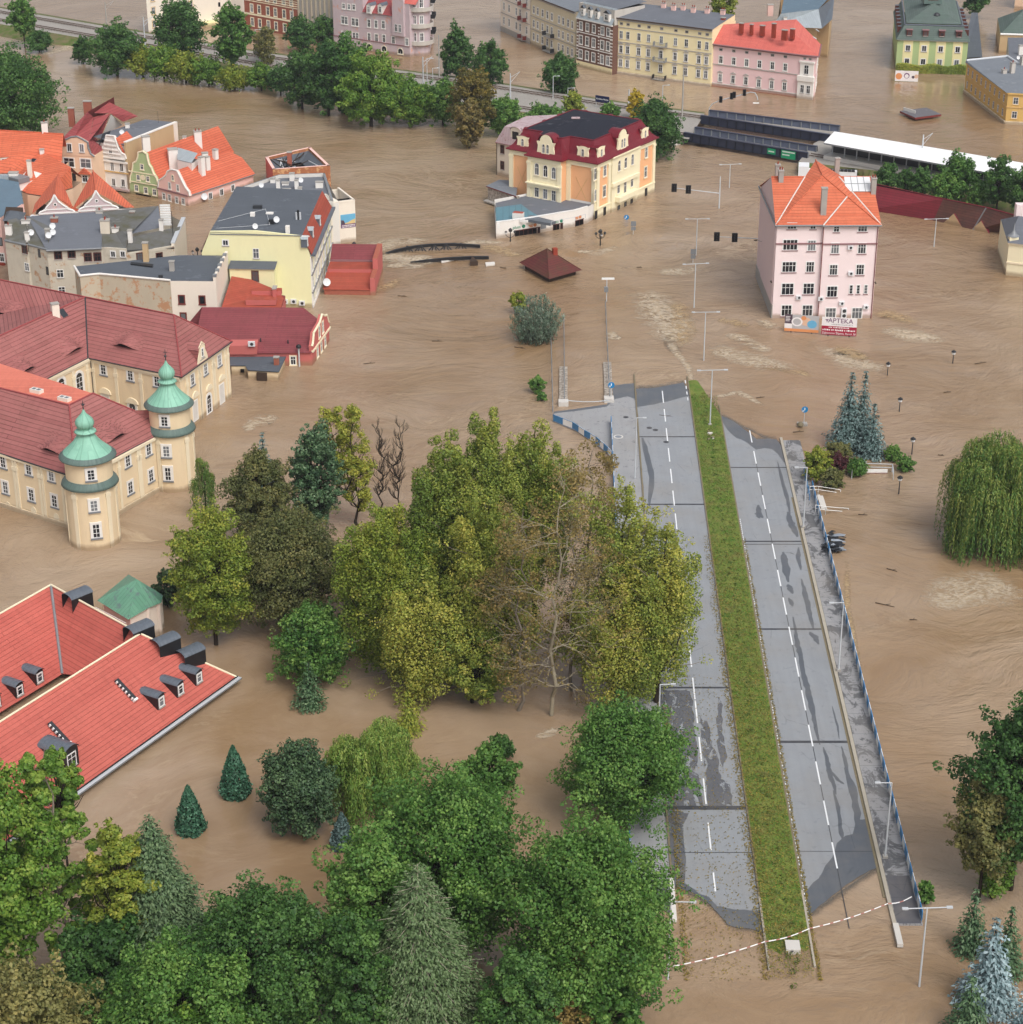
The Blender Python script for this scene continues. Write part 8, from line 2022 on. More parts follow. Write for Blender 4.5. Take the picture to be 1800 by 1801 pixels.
roof(o, [([cL, cM, rg0], 't_darkred'), ([cM, cR, P(*k1(1190, 330), za + 1.4), rg0], 't_darkred'), ([cL, rg0, rg0 + bk * .5, cL + bk], 't_darkred'), ([P(*k1(1190, 280), za + 2.2), rg1, P(*k1(1750, 320), zs + 2.4), P(*k1(1560, 390), zs + 2.2), P(*k1(1400, 285), za + 1.0)], 't_darkred'), ([P(*k1(1195, 330), za + 1.4), P(*k1(1400, 285), za + 1.0), P(*k1(1290, 560), zs + .8), P(*k1(1220, 560), zs + .8), cR], 't_darkred')])
mb = MB(); mb.poly([P(*k1(1410, 300), za + .9), P(*k1(1560, 430), zs + .6), P(*k1(1300, 560), zs + .5)], 'p_white'); mb.poly([cR, f.pt(f.L, zs, -.2), f.pt(f.L, zs, -6), P(*k1(1190, 560), zs + 1)], 't_darkred'); fixup(mb.build('white_gable', o))
for x, y in ((885, 715), (1040, 722)): win(o, f, *k1(x, y), 1.0, 1.7, 'plainw', .1)
for x, y in ((878, 905), (1088, 918)): win(o, f, *k1(x, y), 2.3, 1.9, 'white')
win(o, f, *k1(942, 1095), .8, 1.8, 'black'); win(o, f, *k1(1080, 1110), 1.2, 1.5, 'white'); mb = MB(); u, z = f.hit(*k1(1080, 1050)); f.shape(mb, [(u - 1.5, z), (u + 1.5, z), (u, z + 1.3)], .5, 't_orange2', 0); mb.build('door_hood', o)
chimney(o, P(*k1(915, 400), za), 1.2, .9, 3.0, 'b_red'); chimney(o, P(*k1(1120, 290), za + 1.5), 1.6, .9, 2.6, 'b_red')
# long orange roofs
def ridged(o, e0, e1, r0, r1, m, wallm, hz):
 roof(o, [([e0, e1, r1, r0], m), ([r0, r1, r1 + (r1 - e1) * .9 - dz * (r1.z - e1.z) * 1.9, r0 + (r0 - e0) * .9 - dz * (r0.z - e0.z) * 1.9], m)]); mb = MB(); mb.tube(r0 + dz * .05, r1 + dz * .05, .13, .13, m, 6); mb.build('ridge', o)
 walls(o, [ex(e0, 0) + Vector((0, .5, 0)), ex(e1, 0) + Vector((0, .5, 0)), ex(r1 + (r1 - e1) * .8, 0), ex(r0 + (r0 - e0) * .8, 0)], min(e0.z, e1.z) - .1, wallm); return Pl(e0, e1, r0)
o = building('long_roofed_house', 'house with long plain orange roof at the left edge below the dark tree', P(40, 260, 8), 'house', OT); pl = ridged(o, P(-40, 309, 7.0), P(108, 296, 7.0), P(-40, 227, 13), P(112, 236, 13), 't_orange', 'p_peach', 6.5)
dormer(o, pl, 9, 292, 1.7, 1.8, 'flat', 'p_tanwhite', 't_orange', 'bare')
for x in (50, 78, 97): p = pl.hit(x, 275); mb = MB(); mb.poly([p + dz * 1.3, p + pl.h * 1.0 * (1 if pl.h.x > 0 else -1) * -1.4 - dz * .2, p - pl.dn * .2 - pl.h * .1], 'shade_black'); mb.poly([p + dz * 1.3, p - pl.h * 1.4, p - pl.o * 1.8 + dz * 1.3], 't_orange'); mb.poly([p + dz * 1.3, p - pl.o * 1.8 + dz * 1.3, p + pl.h * 1.4], 't_orange'); fixup(mb.build('dormer', o))
chimney(o, P(80, 238, 12.4), 1.2, 1.0, 2.6, 'p_white', .3, 1)
o = building('broken_ridge_house', 'orange-roofed house with a bent ridge in front of the peach gable', P(75, 300, 6), 'house', OT); zq = 9.4; r_ = [P(20, 287, zq - .8), P(57, 278, zq), P(75, 267, zq + .8), P(125, 294, zq)]; e_ = [P(18, 325, 5.5), P(48, 340, 5.5), P(80, 345, 5.5), P(128, 330, 5.5)]
roof(o, [([e_[i], e_[i + 1], r_[i + 1], r_[i]], 't_orange') for i in range(3)] + [([r_[i], r_[i + 1], r_[i + 1] + Vector((1, 6, -4)), r_[i] + Vector((1, 6, -4))], 't_orange') for i in range(3)]); walls(o, [ex(v, 0) for v in e_] + [ex(r_[3], 0) + Vector((1, 4, 0)), ex(r_[0], 0) + Vector((1, 4, 0))], 5.3, 'p_peach'); pl = Pl(e_[2], e_[3], r_[2])
chimney(o, P(75, 275, zq), .8, .7, 1.4, 'p_white'); chimney(o, P(108, 294, 7.8), .6, .5, .9, 'p_white'); skylight(o, Pl(e_[1], e_[2], r_[1]), 59, 282, 1.0, 1.0)
for x, y in ((101, 290), (103, 301)): p = pl.hit(x, y); mb = MB(); mb.poly([p + dz * .9, p - pl.h * .9, p + pl.h * .9], 't_darkred'); mb.poly([p + dz * .9, p + pl.h * .9, p - pl.o * 1.4 + dz * .9], 't_orange'); mb.poly([p + dz * .9, p - pl.o * 1.4 + dz * .9, p - pl.h * .9], 't_orange'); fixup(mb.build('dormer', o))
def hipwhite(label, ap, bl, br, gp, gl, gr, z0, z1, roundx):
 o = building('white_gabled_house', label, P(*gp, z0), 'house', OT); a = P(*ap, z1); l, r_ = P(*bl, z0), P(*br, z0); f = Fac(ex(P(*gl, z0), 0), ex(P(*gr, z0), 0)); g = P(*gp, z1 - .8); zg = f.hit(*gp)[1]
 g_ = f.pt(f.hit(*gp)[0], zg, -.3); l2, r2 = f.pt(-1.6, z0, -.3), f.pt(f.L + 1.6, z0, -.3)
 a = Vector((g_.x + (a.x - g_.x), 0, zg)); a = P(*ap, zg)
 roof(o, [([l2, g_, a, P(*bl, z0) + Vector((-.5, 7, 0))], 't_orange2'), ([g_, r2, P(*br, z0) + Vector((0, .5, 0)), a], 't_orange2')]); mb = MB(); mb.tube(g_ + dz * .05, a + dz * .05, .13, .13, 't_orange2'); mb.build('ridge', o)
 mb = MB(); u0, ug, L = 0, f.hit(*gp)[0], f.L; H = zg - z0; uz = [(L + .3, z0 - .5), (L + .3, z0), (L, z0 + H * .12), (L - .9, z0 + H * .2), (L - 1.0, z0 + H * .3), (ug + L * .22, z0 + H * .48), (ug + L * .1, z0 + H * .7), (ug, zg + .3), (ug - L * .1, z0 + H * .7), (ug - L * .22, z0 + H * .48), (1.0, z0 + H * .3), (.9, z0 + H * .2), (0, z0 + H * .12), (-.3, z0), (-.3, z0 - .5)]; f.shape(mb, uz, .1, 'p_lilac', -.4); mb.build('gable', o)
 mb = MB()
 for p, q in zip(uz[1:-1], uz[2:-1]): mb.tube(f.pt(*p, .05), f.pt(*q, .05), .2, .2, 'white_paint', 6)
 f.slab(mb, -.3, L + .3, z0 - .1, z0 + .15, .25, 'white_paint'); f.slab(mb, .6, L - .6, z0 + H * .2, z0 + H * .2 + .2, .2, 'white_paint'); mb.build('coping', o)
 c = f.pt(ug, z0 + H * .52, .1); mb = MB(); mb.tube(c, c + f.n * .03, .35, .35, 'white_paint', 12); mb.tube(c + f.n * .03, c + f.n * .05, .2, .2, 'shade_black', 10); mb.build('oculus', o)
 walls(o, [f.pt(-1, 0, 0), f.pt(f.L + 1, 0, 0), ex(P(*br, z0), 0), ex(P(*bl, z0), 0) + Vector((0, 8, 0))], z0 - .1, 'p_white')
hipwhite('orange hipped roof with left white scrolled gable beside the narrow gap', (103, 306), (53, 377), (131, 373), (96, 345.5), (72, 376), (129, 373), 6.0, 11, 0)
hipwhite('orange hipped roof with right white scrolled gable facing the grey tenement', (164, 300), (140, 372), (236, 366), (169, 338), (141, 371), (206, 367), 6.0, 11, 0)
o = building('white_back_house', 'small off-white house with two brown windows squeezed among orange roofs', P(65, 350, 6), 'house', OT); A5, B5 = P(33, 372), P(92, 366); A5 = ex(P(35, 350, 4), 0); B5 = ex(P(90, 335, 4), 0); f = Fac(A5, B5); h = f.hit(40, 322)[1]; bk = -f.n * 5
walls(o, [A5, B5, B5 + bk, A5 + bk], h, 'p_white'); mb = MB(); f.shape(mb, [f.hit(*k1(*q)) for q in ((420, 1140), (660, 1120), (520, 1040))], .02, 'p_white', -4); f.slab(mb, 0, f.L * .35, h, h + 1.0, .2, 'gutter_grey', -4.5); mb.build('gable', o)
for x, y in ((487, 1185), (556, 1180)): win(o, f, *k1(x, y), .8, 1.3, 'dark')
win(o, f, *k1(283, 1300), .9, 1.5, 'plainw'); chimney(o, P(*k1(390, 1110), h), .8, .8, 3.6, 'p_ivory'); chimney(o, P(*k1(185, 1160), h - .5), 1.8, 1.2, 2.0, 'p_white')
o = building('blue_roofed_house', 'flat slate-blue roof at the left edge in front of the orange roofs', P(15, 345, 7), 'house', OT); q = [P(-30, 378, 7), P(42, 358, 7), P(33, 320, 7.6), P(-30, 308, 7.6)]; roof(o, [(q, 'f_blue')]); walls(o, [ex(v, 0) for v in q], 6.9, 'p_rosy'); chimney(o, P(8, 315, 7.4), 1.8, .9, .9, 'zinc', 0, 0, False)
o = building('pink_end_house', 'pink house front cut by the left edge beside the weathered tenement', P(0, 430), 'house', OT); A, B = P(-40, 462), P(10, 466); f = Fac(A, B); h = f.hit(5, 383)[1]; h = min(h, 12); walls(o, [A, B, B - f.n * 9, A - f.n * 9], h, 'p_rosy', 'f_blue'); win(o, f, 4, 453, .9, 1.6, 'white'); win(o, f, 1, 425, .9, 1.6, 'black'); mb = MB(); f.slab(mb, 0, f.L, 0, .5, .4, 'brick_red'); mb.build('awning', o)
# TREES AND SHRUBS
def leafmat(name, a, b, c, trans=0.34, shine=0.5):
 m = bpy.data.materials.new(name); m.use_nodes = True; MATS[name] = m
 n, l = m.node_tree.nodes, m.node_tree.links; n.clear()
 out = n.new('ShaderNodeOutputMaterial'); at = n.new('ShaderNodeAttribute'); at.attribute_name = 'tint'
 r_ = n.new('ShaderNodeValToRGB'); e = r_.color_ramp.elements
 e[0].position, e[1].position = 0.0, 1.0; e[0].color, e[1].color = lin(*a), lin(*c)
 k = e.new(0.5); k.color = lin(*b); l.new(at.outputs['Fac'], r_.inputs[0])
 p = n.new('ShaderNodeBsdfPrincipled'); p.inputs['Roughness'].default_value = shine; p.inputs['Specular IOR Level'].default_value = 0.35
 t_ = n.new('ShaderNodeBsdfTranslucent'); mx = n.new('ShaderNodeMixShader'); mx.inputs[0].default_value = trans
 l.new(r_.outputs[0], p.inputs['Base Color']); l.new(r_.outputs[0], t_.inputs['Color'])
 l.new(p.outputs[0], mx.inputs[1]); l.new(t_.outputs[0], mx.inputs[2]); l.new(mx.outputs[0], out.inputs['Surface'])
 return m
leafmat('leaf_maple', (64, 104, 46), (94, 138, 62), (140, 174, 88))
leafmat('leaf_dark', (54, 90, 46), (78, 118, 58), (112, 150, 76))
leafmat('leaf_fresh', (78, 116, 44), (110, 150, 58), (154, 178, 78))
leafmat('leaf_yellowgreen', (112, 136, 52), (152, 166, 66), (192, 186, 82))
leafmat('leaf_poplar', (110, 134, 58), (158, 170, 76), (200, 192, 92))
leafmat('leaf_olive', (102, 112, 66), (128, 130, 78), (154, 146, 88))
leafmat('leaf_brown', (116, 110, 66), (148, 132, 76), (176, 150, 90))
leafmat('leaf_rust', (104, 102, 52), (146, 130, 62), (182, 156, 76))
leafmat('leaf_pale', (118, 122, 72), (146, 144, 88), (176, 164, 100))
leafmat('leaf_purple', (70, 34, 44), (90, 46, 54), (112, 64, 64))
leafmat('leaf_silver', (84, 106, 86), (122, 144, 122), (174, 186, 170))
leafmat('leaf_willow', (86, 124, 54), (118, 156, 70), (174, 188, 96))
leafmat('leaf_willowdark', (66, 104, 50), (98, 136, 64), (158, 166, 84))
leafmat('leaf_yellow', (170, 150, 40), (200, 176, 50), (222, 200, 84))
leafmat('blade', (82, 106, 44), (114, 126, 60), (160, 150, 84))
leafmat('needle_blue', (66, 92, 88), (96, 122, 118), (142, 164, 162), .1)
leafmat('needle_icy', (84, 110, 112), (124, 150, 154), (176, 196, 200), .1)
leafmat('needle_green', (50, 80, 52), (74, 106, 70), (112, 136, 96), .1)
leafmat('needle_fir', (64, 92, 62), (86, 114, 76), (120, 142, 98), .1)
leafmat('needle_dark', (50, 78, 54), (70, 98, 64), (96, 122, 80), .1)
leafmat('needle_larch', (76, 102, 62), (98, 124, 78), (134, 152, 108), .2)
leafmat('needle_thuja', (46, 88, 66), (72, 120, 92), (116, 160, 130), .1)
leafmat('needle_yew', (40, 64, 40), (56, 80, 46), (80, 100, 58), .1)
plain('bark', (88, 78, 66), 0.95, 0.1, 0.3, scale=3); plain('bark_dark', (54, 47, 40), 0.95, 0.1, 0.3, scale=3); plain('bark_pale', (186, 178, 158), 0.9, 0.15, 0.2, scale=3); plain('bark_birch', (214, 210, 204), 0.8, 0.2, 0.15, scale=4); plain('bark_mid', (160, 150, 130), 0.9, 0.15, 0.2, scale=3); plain('bark_grey', (134, 124, 112), 0.9, 0.15, 0.2, scale=3)
def elev(y): return PITCH + math.atan((y - 900.5) / FPX)
class Leaves:
 def __init__(s): s.c, s.n, s.u, s.w, s.h, s.t = [], [], [], [], [], []
 def add(s, c, n, w, h, t, u=None):
  """c centres, n normals (k x 3), leaf sizes, tints, optional long axis"""
  k = len(c); s.c.append(c); s.n.append(n)
  s.u.append(u if u is not None else np.random.normal(size=(k, 3)))
  s.w.append(np.broadcast_to(w, (k,)).astype(float)); s.h.append(np.broadcast_to(h, (k,)).astype(float)); s.t.append(np.clip(np.broadcast_to(t, (k,)), 0, 1))
 def build(s, name, mat, parent):
  c, n, u = np.concatenate(s.c), np.concatenate(s.n), np.concatenate(s.u); w, h, t_ = np.concatenate(s.w)[:, None], np.concatenate(s.h)[:, None], np.concatenate(s.t)
  n = n / (np.linalg.norm(n, axis=1, keepdims=True) + 1e-9); u = u - n * (u * n).sum(1, keepdims=True); u /= (np.linalg.norm(u, axis=1, keepdims=True) + 1e-9); v = np.cross(n, u)
  k = len(c); b = np.array(wloc(parent))
  fold = n * (h * .22)
  pts = np.stack([c - u * h * .5 - fold * 0, c + v * w * .5 + fold, c + u * h * .5, c - v * w * .5 + fold], 1) - b
  me = bpy.data.meshes.new(name); me.vertices.add(k * 4); me.vertices.foreach_set('co', pts.reshape(-1).astype(np.float32))
  me.loops.add(k * 4); me.loops.foreach_set('vertex_index', np.arange(k * 4, dtype=np.int32)); me.polygons.add(k)
  me.polygons.foreach_set('loop_start', np.arange(0, k * 4, 4, dtype=np.int32))
  try: me.polygons.foreach_set('loop_total', np.full(k, 4, dtype=np.int32))
  except Exception: pass
  a = me.attributes.new('tint', 'FLOAT', 'FACE'); a.data.foreach_set('value', t_.astype(np.float32))
  me.materials.append(MATS[mat]); me.update(); me.validate()
  o = bpy.data.objects.new(name, me); COL.objects.link(o); o.parent = parent; WL[o.name] = Vector(b)
  return o
def sph(rs, k):
 v = rs.normal(size=(k, 3)); return v / np.linalg.norm(v, axis=1, keepdims=True)
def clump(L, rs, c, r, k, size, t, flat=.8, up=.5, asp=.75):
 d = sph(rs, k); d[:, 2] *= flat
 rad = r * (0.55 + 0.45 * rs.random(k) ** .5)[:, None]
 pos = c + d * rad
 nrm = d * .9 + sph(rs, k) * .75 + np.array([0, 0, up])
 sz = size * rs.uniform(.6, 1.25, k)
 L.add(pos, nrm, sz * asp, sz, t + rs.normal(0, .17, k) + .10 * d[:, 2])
def limb(mb, a, b, r0, r1, m, rs, sag=.0, k=4, n=5):
 a, b = Vector(a), Vector(b); pts = [a]; L = (b - a).length
 for i in range(1, k + 1): pts.append(a.lerp(b, i / k) + Vector(rs.normal(0, min(L * .035, .32), 3)) * (1 if i < k else 0) + VZ(sag * math.sin(math.pi * i / k)))
 for i in range(k): mb.tube(pts[i], pts[i + 1], r0 + (r1 - r0) * i / k, r0 + (r1 - r0) * (i + 1) / k, m, n, False)
 return pts
TREE_N = [0]
def newtree(name, label, base, cat='tree', group=None):
 TREE_N[0] += 1
 return thing(name, label, cat, base, group), np.random.RandomState(TREE_N[0] * 13 + 5)
def solve(x0, x1, yt, yb, clear):
 """centre, radii of an ellipsoid crown whose outline fills the surveyed box"""
 x, y = (x0 + x1) / 2, (yt + yb) / 2; e = elev(y); m = MPP(x, y + 20) ; Rx = (x1 - x0) / 2 * m
 hpx = (yb - yt) / 2 * m; Rz = math.sqrt(max(hpx * hpx - (Rx * math.sin(e)) ** 2, (.35 * hpx) ** 2)) / math.cos(e)
 for _ in range(6):
  c = P(x, y, Rz + clear); mm = (c - VZ(CAM_H)).length / FPX; Rx = (x1 - x0) / 2 * mm; h = (yb - yt) / 2 * mm
  Rz = math.sqrt(max(h * h - (Rx * math.sin(e)) ** 2, (.35 * h) ** 2)) / math.cos(e)
 return np.array(P(x, y, Rz + clear)), Rx, Rz
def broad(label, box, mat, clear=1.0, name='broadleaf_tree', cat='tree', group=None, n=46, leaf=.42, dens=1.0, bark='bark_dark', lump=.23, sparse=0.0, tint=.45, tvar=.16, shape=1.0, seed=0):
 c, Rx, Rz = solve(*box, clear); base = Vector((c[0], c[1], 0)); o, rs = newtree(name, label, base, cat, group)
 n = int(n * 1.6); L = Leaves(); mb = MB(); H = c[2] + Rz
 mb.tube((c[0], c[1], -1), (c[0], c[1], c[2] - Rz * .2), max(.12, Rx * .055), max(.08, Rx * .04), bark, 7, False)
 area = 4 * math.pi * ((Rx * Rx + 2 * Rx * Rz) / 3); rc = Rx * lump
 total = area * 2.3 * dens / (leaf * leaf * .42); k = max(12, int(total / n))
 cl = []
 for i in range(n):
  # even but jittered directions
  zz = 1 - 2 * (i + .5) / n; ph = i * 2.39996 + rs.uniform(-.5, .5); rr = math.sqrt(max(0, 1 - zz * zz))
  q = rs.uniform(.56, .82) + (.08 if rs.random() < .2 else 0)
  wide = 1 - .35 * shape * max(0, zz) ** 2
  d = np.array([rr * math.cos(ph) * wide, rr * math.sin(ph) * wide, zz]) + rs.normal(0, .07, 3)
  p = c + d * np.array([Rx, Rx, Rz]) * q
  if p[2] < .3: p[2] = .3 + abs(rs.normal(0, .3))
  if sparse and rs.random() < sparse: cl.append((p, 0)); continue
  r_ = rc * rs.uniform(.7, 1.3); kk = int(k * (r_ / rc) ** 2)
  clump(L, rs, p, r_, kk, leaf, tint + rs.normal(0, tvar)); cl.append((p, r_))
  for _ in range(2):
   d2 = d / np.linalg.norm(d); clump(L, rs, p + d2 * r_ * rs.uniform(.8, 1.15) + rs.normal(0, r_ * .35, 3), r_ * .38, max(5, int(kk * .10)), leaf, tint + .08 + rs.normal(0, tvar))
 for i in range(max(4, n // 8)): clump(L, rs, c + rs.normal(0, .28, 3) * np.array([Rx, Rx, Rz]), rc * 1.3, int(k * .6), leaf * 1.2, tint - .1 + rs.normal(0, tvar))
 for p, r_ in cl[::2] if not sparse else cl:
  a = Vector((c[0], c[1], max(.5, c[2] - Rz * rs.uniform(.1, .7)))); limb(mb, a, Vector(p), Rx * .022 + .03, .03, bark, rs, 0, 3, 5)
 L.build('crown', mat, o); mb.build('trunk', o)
 return o
def conifer(label, x, yt, yb, w, mat, name='spruce', group=None, layers=None, droop=.35, leaf=.5, bark='bark_dark', prof=1.0, dens=1.0, z0=.2, tipt=.5, cat='tree', bare=0.0):
 e = elev(yb); m = MPP(x, yb); Rb = w / 2 * m; by = yb - Rb * math.sin(e) / m * .8; b = P(x, by); H = ZAT(b.x, b.y, yt)
 o, rs = newtree(name, label, Vector((b.x, b.y, 0)), cat, group); L = Leaves(); mb = MB(); mb.tube((b.x, b.y, -1), (b.x, b.y, H * .97), max(.1, Rb * .06), .03, bark, 6, False)
 layers = layers or max(10, int(H / .42))
 for i in range(layers):
  f = (i + rs.uniform(-.3, .3)) / layers; f = min(.985, max(0, f)); z = z0 + (H - z0) * f; R_ = Rb * (1 - f) ** prof * rs.uniform(.85, 1.08)
  nb = max(5, int(2 * math.pi * R_ / (.62 / dens)))
  for k in range(nb):
   a = 2 * math.pi * (k + rs.uniform(-.4, .4)) / nb + i; Lb = R_ * rs.uniform(.72, 1.12) + .12; d = np.array([math.cos(a), math.sin(a), 0.0]); nl = max(3, int(Lb / (leaf * .34) * dens))
   s_ = np.linspace(.12 + bare, 1, nl)[:, None]; pos = np.array([b.x, b.y, z]) + d * s_ * Lb + np.array([0, 0, 1]) * (-droop * Lb * s_ ** 1.3 + .18 * Lb * s_ * s_)
   pos = pos + rs.normal(0, .06 + .05 * Lb, pos.shape) * np.array([1, 1, .5]); sd_ = np.array([-d[1], d[0], 0]); pos = pos + sd_ * rs.normal(0, .10 * Lb + .05, (nl, 1)) * s_
   nr = np.array([0, 0, 1.0]) + d * .55 + rs.normal(0, .35, pos.shape); ax = d + np.array([0, 0, -droop]) + rs.normal(0, .45, pos.shape)
   L.add(pos, nr, leaf * .52 * rs.uniform(.6, 1.2, nl), leaf * rs.uniform(.7, 1.3, nl), .22 + tipt * s_[:, 0] + rs.normal(0, .12, nl) + rs.normal(0, .08), ax)
   if bare and k % 2 == 0: mb.tube((b.x, b.y, z), Vector(pos[-1]), .045, .015, 'bark_pale', 4, False)
 L.build('crown', mat, o); mb.build('trunk', o); return o
def thuja(label, x, yt, yb, w, mat='needle_thuja', group='clipped conical thujas', leaf=.36, name='thuja'):
 e = elev(yb); m = MPP(x, yb); Rb = w / 2 * m; by = yb - Rb * math.sin(e) / m * .85; b = P(x, by); H = ZAT(b.x, b.y, yt)
 o, rs = newtree(name, label, Vector((b.x, b.y, 0)), 'tree', group); L = Leaves(); n = int(Rb * H * 430)
 f = rs.random(n) ** 1.35; a = rs.uniform(0, 2 * math.pi, n); R_ = Rb * np.where(f < .14, .82 + 1.3 * f, (1 - f) ** .8 * 1.13) * (1 + .07 * np.sin(a * 5 + f * 9) + .05 * np.sin(a * 9 - f * 17)) * (1 - .34 * rs.random(n) ** 2 + .07 * rs.normal(size=n))
 d = np.stack([np.cos(a), np.sin(a), np.zeros(n)], 1); pos = np.array([b.x, b.y, 0]) + d * R_[:, None]; pos[:, 2] = f * H
 L.add(pos, d + rs.normal(0, .8, (n, 3)) + np.array([0, 0, .3]), leaf * .6, leaf * rs.uniform(.7, 1.3, n), .42 + rs.normal(0, .22, n), np.array([0, 0, 1.0]) + d * .5 + rs.normal(0, .3, (n, 3)))
 L.build('crown', mat, o); mb = MB(); mb.tube((b.x, b.y, -1), (b.x, b.y, H * .6), .14, .06, 'bark_dark', 6, False); mb.build('trunk', o); return o
def willow(label, box, mat, strands=420, leaf=.5, clear=.0, minz=.1, name='weeping_willow', lobes=9, tip=.35):
 c, Rx, Rz = solve(*box, clear); H = c[2] + Rz; base = Vector((c[0], c[1], 0)); o, rs = newtree(name, label, base); L = Leaves(); mb = MB(); mb.tube((c[0], c[1], -1), (c[0], c[1], H * .55), Rx * .08, Rx * .05, 'bark_dark', 7, False)
 lb = []
 for i in range(lobes):
  a = i * 2.4 + rs.uniform(-.3, .3); q = math.sqrt((i + .3) / lobes) * .78; lb.append((np.array([c[0] + Rx * q * math.cos(a), c[1] + Rx * q * math.sin(a), H * (1 - .45 * q ** 1.8) * rs.uniform(.68, 1.0)]), Rx * rs.uniform(.16, .34)))
  limb(mb, (c[0], c[1], H * .35), Vector(lb[-1][0]) - VZ(.6), Rx * .04, .05, 'bark', rs, .4, 4)
 for s_ in range(strands):
  p, r_ = lb[rs.randint(lobes)]; a = rs.uniform(0, 2 * math.pi); q = rs.uniform(.15, 1.0) ** .6; st = p + np.array([r_ * q * math.cos(a), r_ * q * math.sin(a), -r_ * .55 * q * q + rs.normal(0, .1)]); ln = min(st[2] - minz, rs.uniform(.25, 1.0) ** 1.4 * H * .72); n = max(4, int(ln / (leaf * .42)))
  t_ = np.linspace(0, 1, n)[:, None]; d = np.array([math.cos(a), math.sin(a), 0]); pos = st + d * (r_ * .35 * np.sin(t_ * 1.5)) + np.array([0, 0, -1.0]) * ln * t_ + rs.normal(0, .09, (n, 3)) + np.append(rs.normal(0, .25, 2), 0) * t_
  L.add(pos, d + rs.normal(0, .6, (n, 3)), leaf * .3, leaf * rs.uniform(.8, 1.4, n), .5 + rs.normal(0, .16) + rs.normal(0, .1, n) + .22 * (1 - t_[:, 0]) , np.array([0, 0, -1.0]) + rs.normal(0, .22, (n, 3)))
 for p, r_ in lb: clump(L, rs, p - np.array([0, 0, r_ * .35]), r_ * .95, 150, leaf * .7, .7, .6, .8, .4)
 L.build('crown', mat, o); mb.build('trunk', o); return o
def branchy(mb, rs, a, d, ln, r_, depth, m, tips, spread=.5, up=.25):
 a = Vector(a); pts = limb(mb, a, a + Vector(d) * ln, r_, r_ * .62, m, rs, 0, 3, 5 if depth > 1 else 3)
 if depth == 0: tips.append(pts[-1]); return
 for k in range(rs.randint(2, 4)):
  nd = Vector(d) + Vector(rs.normal(0, spread, 3)) + VZ(up); nd.normalize(); branchy(mb, rs, pts[-1 - (k % 2)], nd, ln * rs.uniform(.62, .85), r_ * .6, depth - 1, m, tips, spread, up)
def bare_tree(label, x, by, yt, w, bark, mat=None, leaves=0, leaf=.32, depth=5, name='bare_tree', spread=.42, up=.3, stems=1, tint=.5, r0=.2):
 b = P(x, by); H = ZAT(b.x, b.y, yt); m = MPP(x, by); o, rs = newtree(name, label, b); mb = MB(); tips = []
 for s_ in range(stems):
  d = Vector((rs.normal(0, .16) if stems > 1 else .02, rs.normal(0, .1), 1)).normalized(); mb.tube(b - VZ(1), b + d * .1, r0, r0, bark, 6, False)
  pts = limb(mb, b, b + d * H * .97, r0 / stems ** .5, .03, bark, rs, 0, 14, 6)
  for i in range(2, 14):
   f = i / 14
   for k in range(rs.randint(3, 5)):
    a = rs.uniform(0, 2 * math.pi); rr = w * m * .5 * (1 - abs(f - .42) * 1.0) * rs.uniform(.5, 1.0); nd = Vector((math.cos(a), math.sin(a), up + rs.uniform(0, .5))).normalized(); branchy(mb, rs, pts[i], nd, rr * .44, .05 * (1 - f) + .03, depth - 3, bark, tips, spread, up)
 L = Leaves()
 if leaves:
  for t_ in tips: clump(L, rs, np.array(t_), .5, leaves, leaf, tint + rs.normal(0, .2))
  L.build('crown', mat, o)
 mb.build('trunk' if leaves else 'branches', o); return o
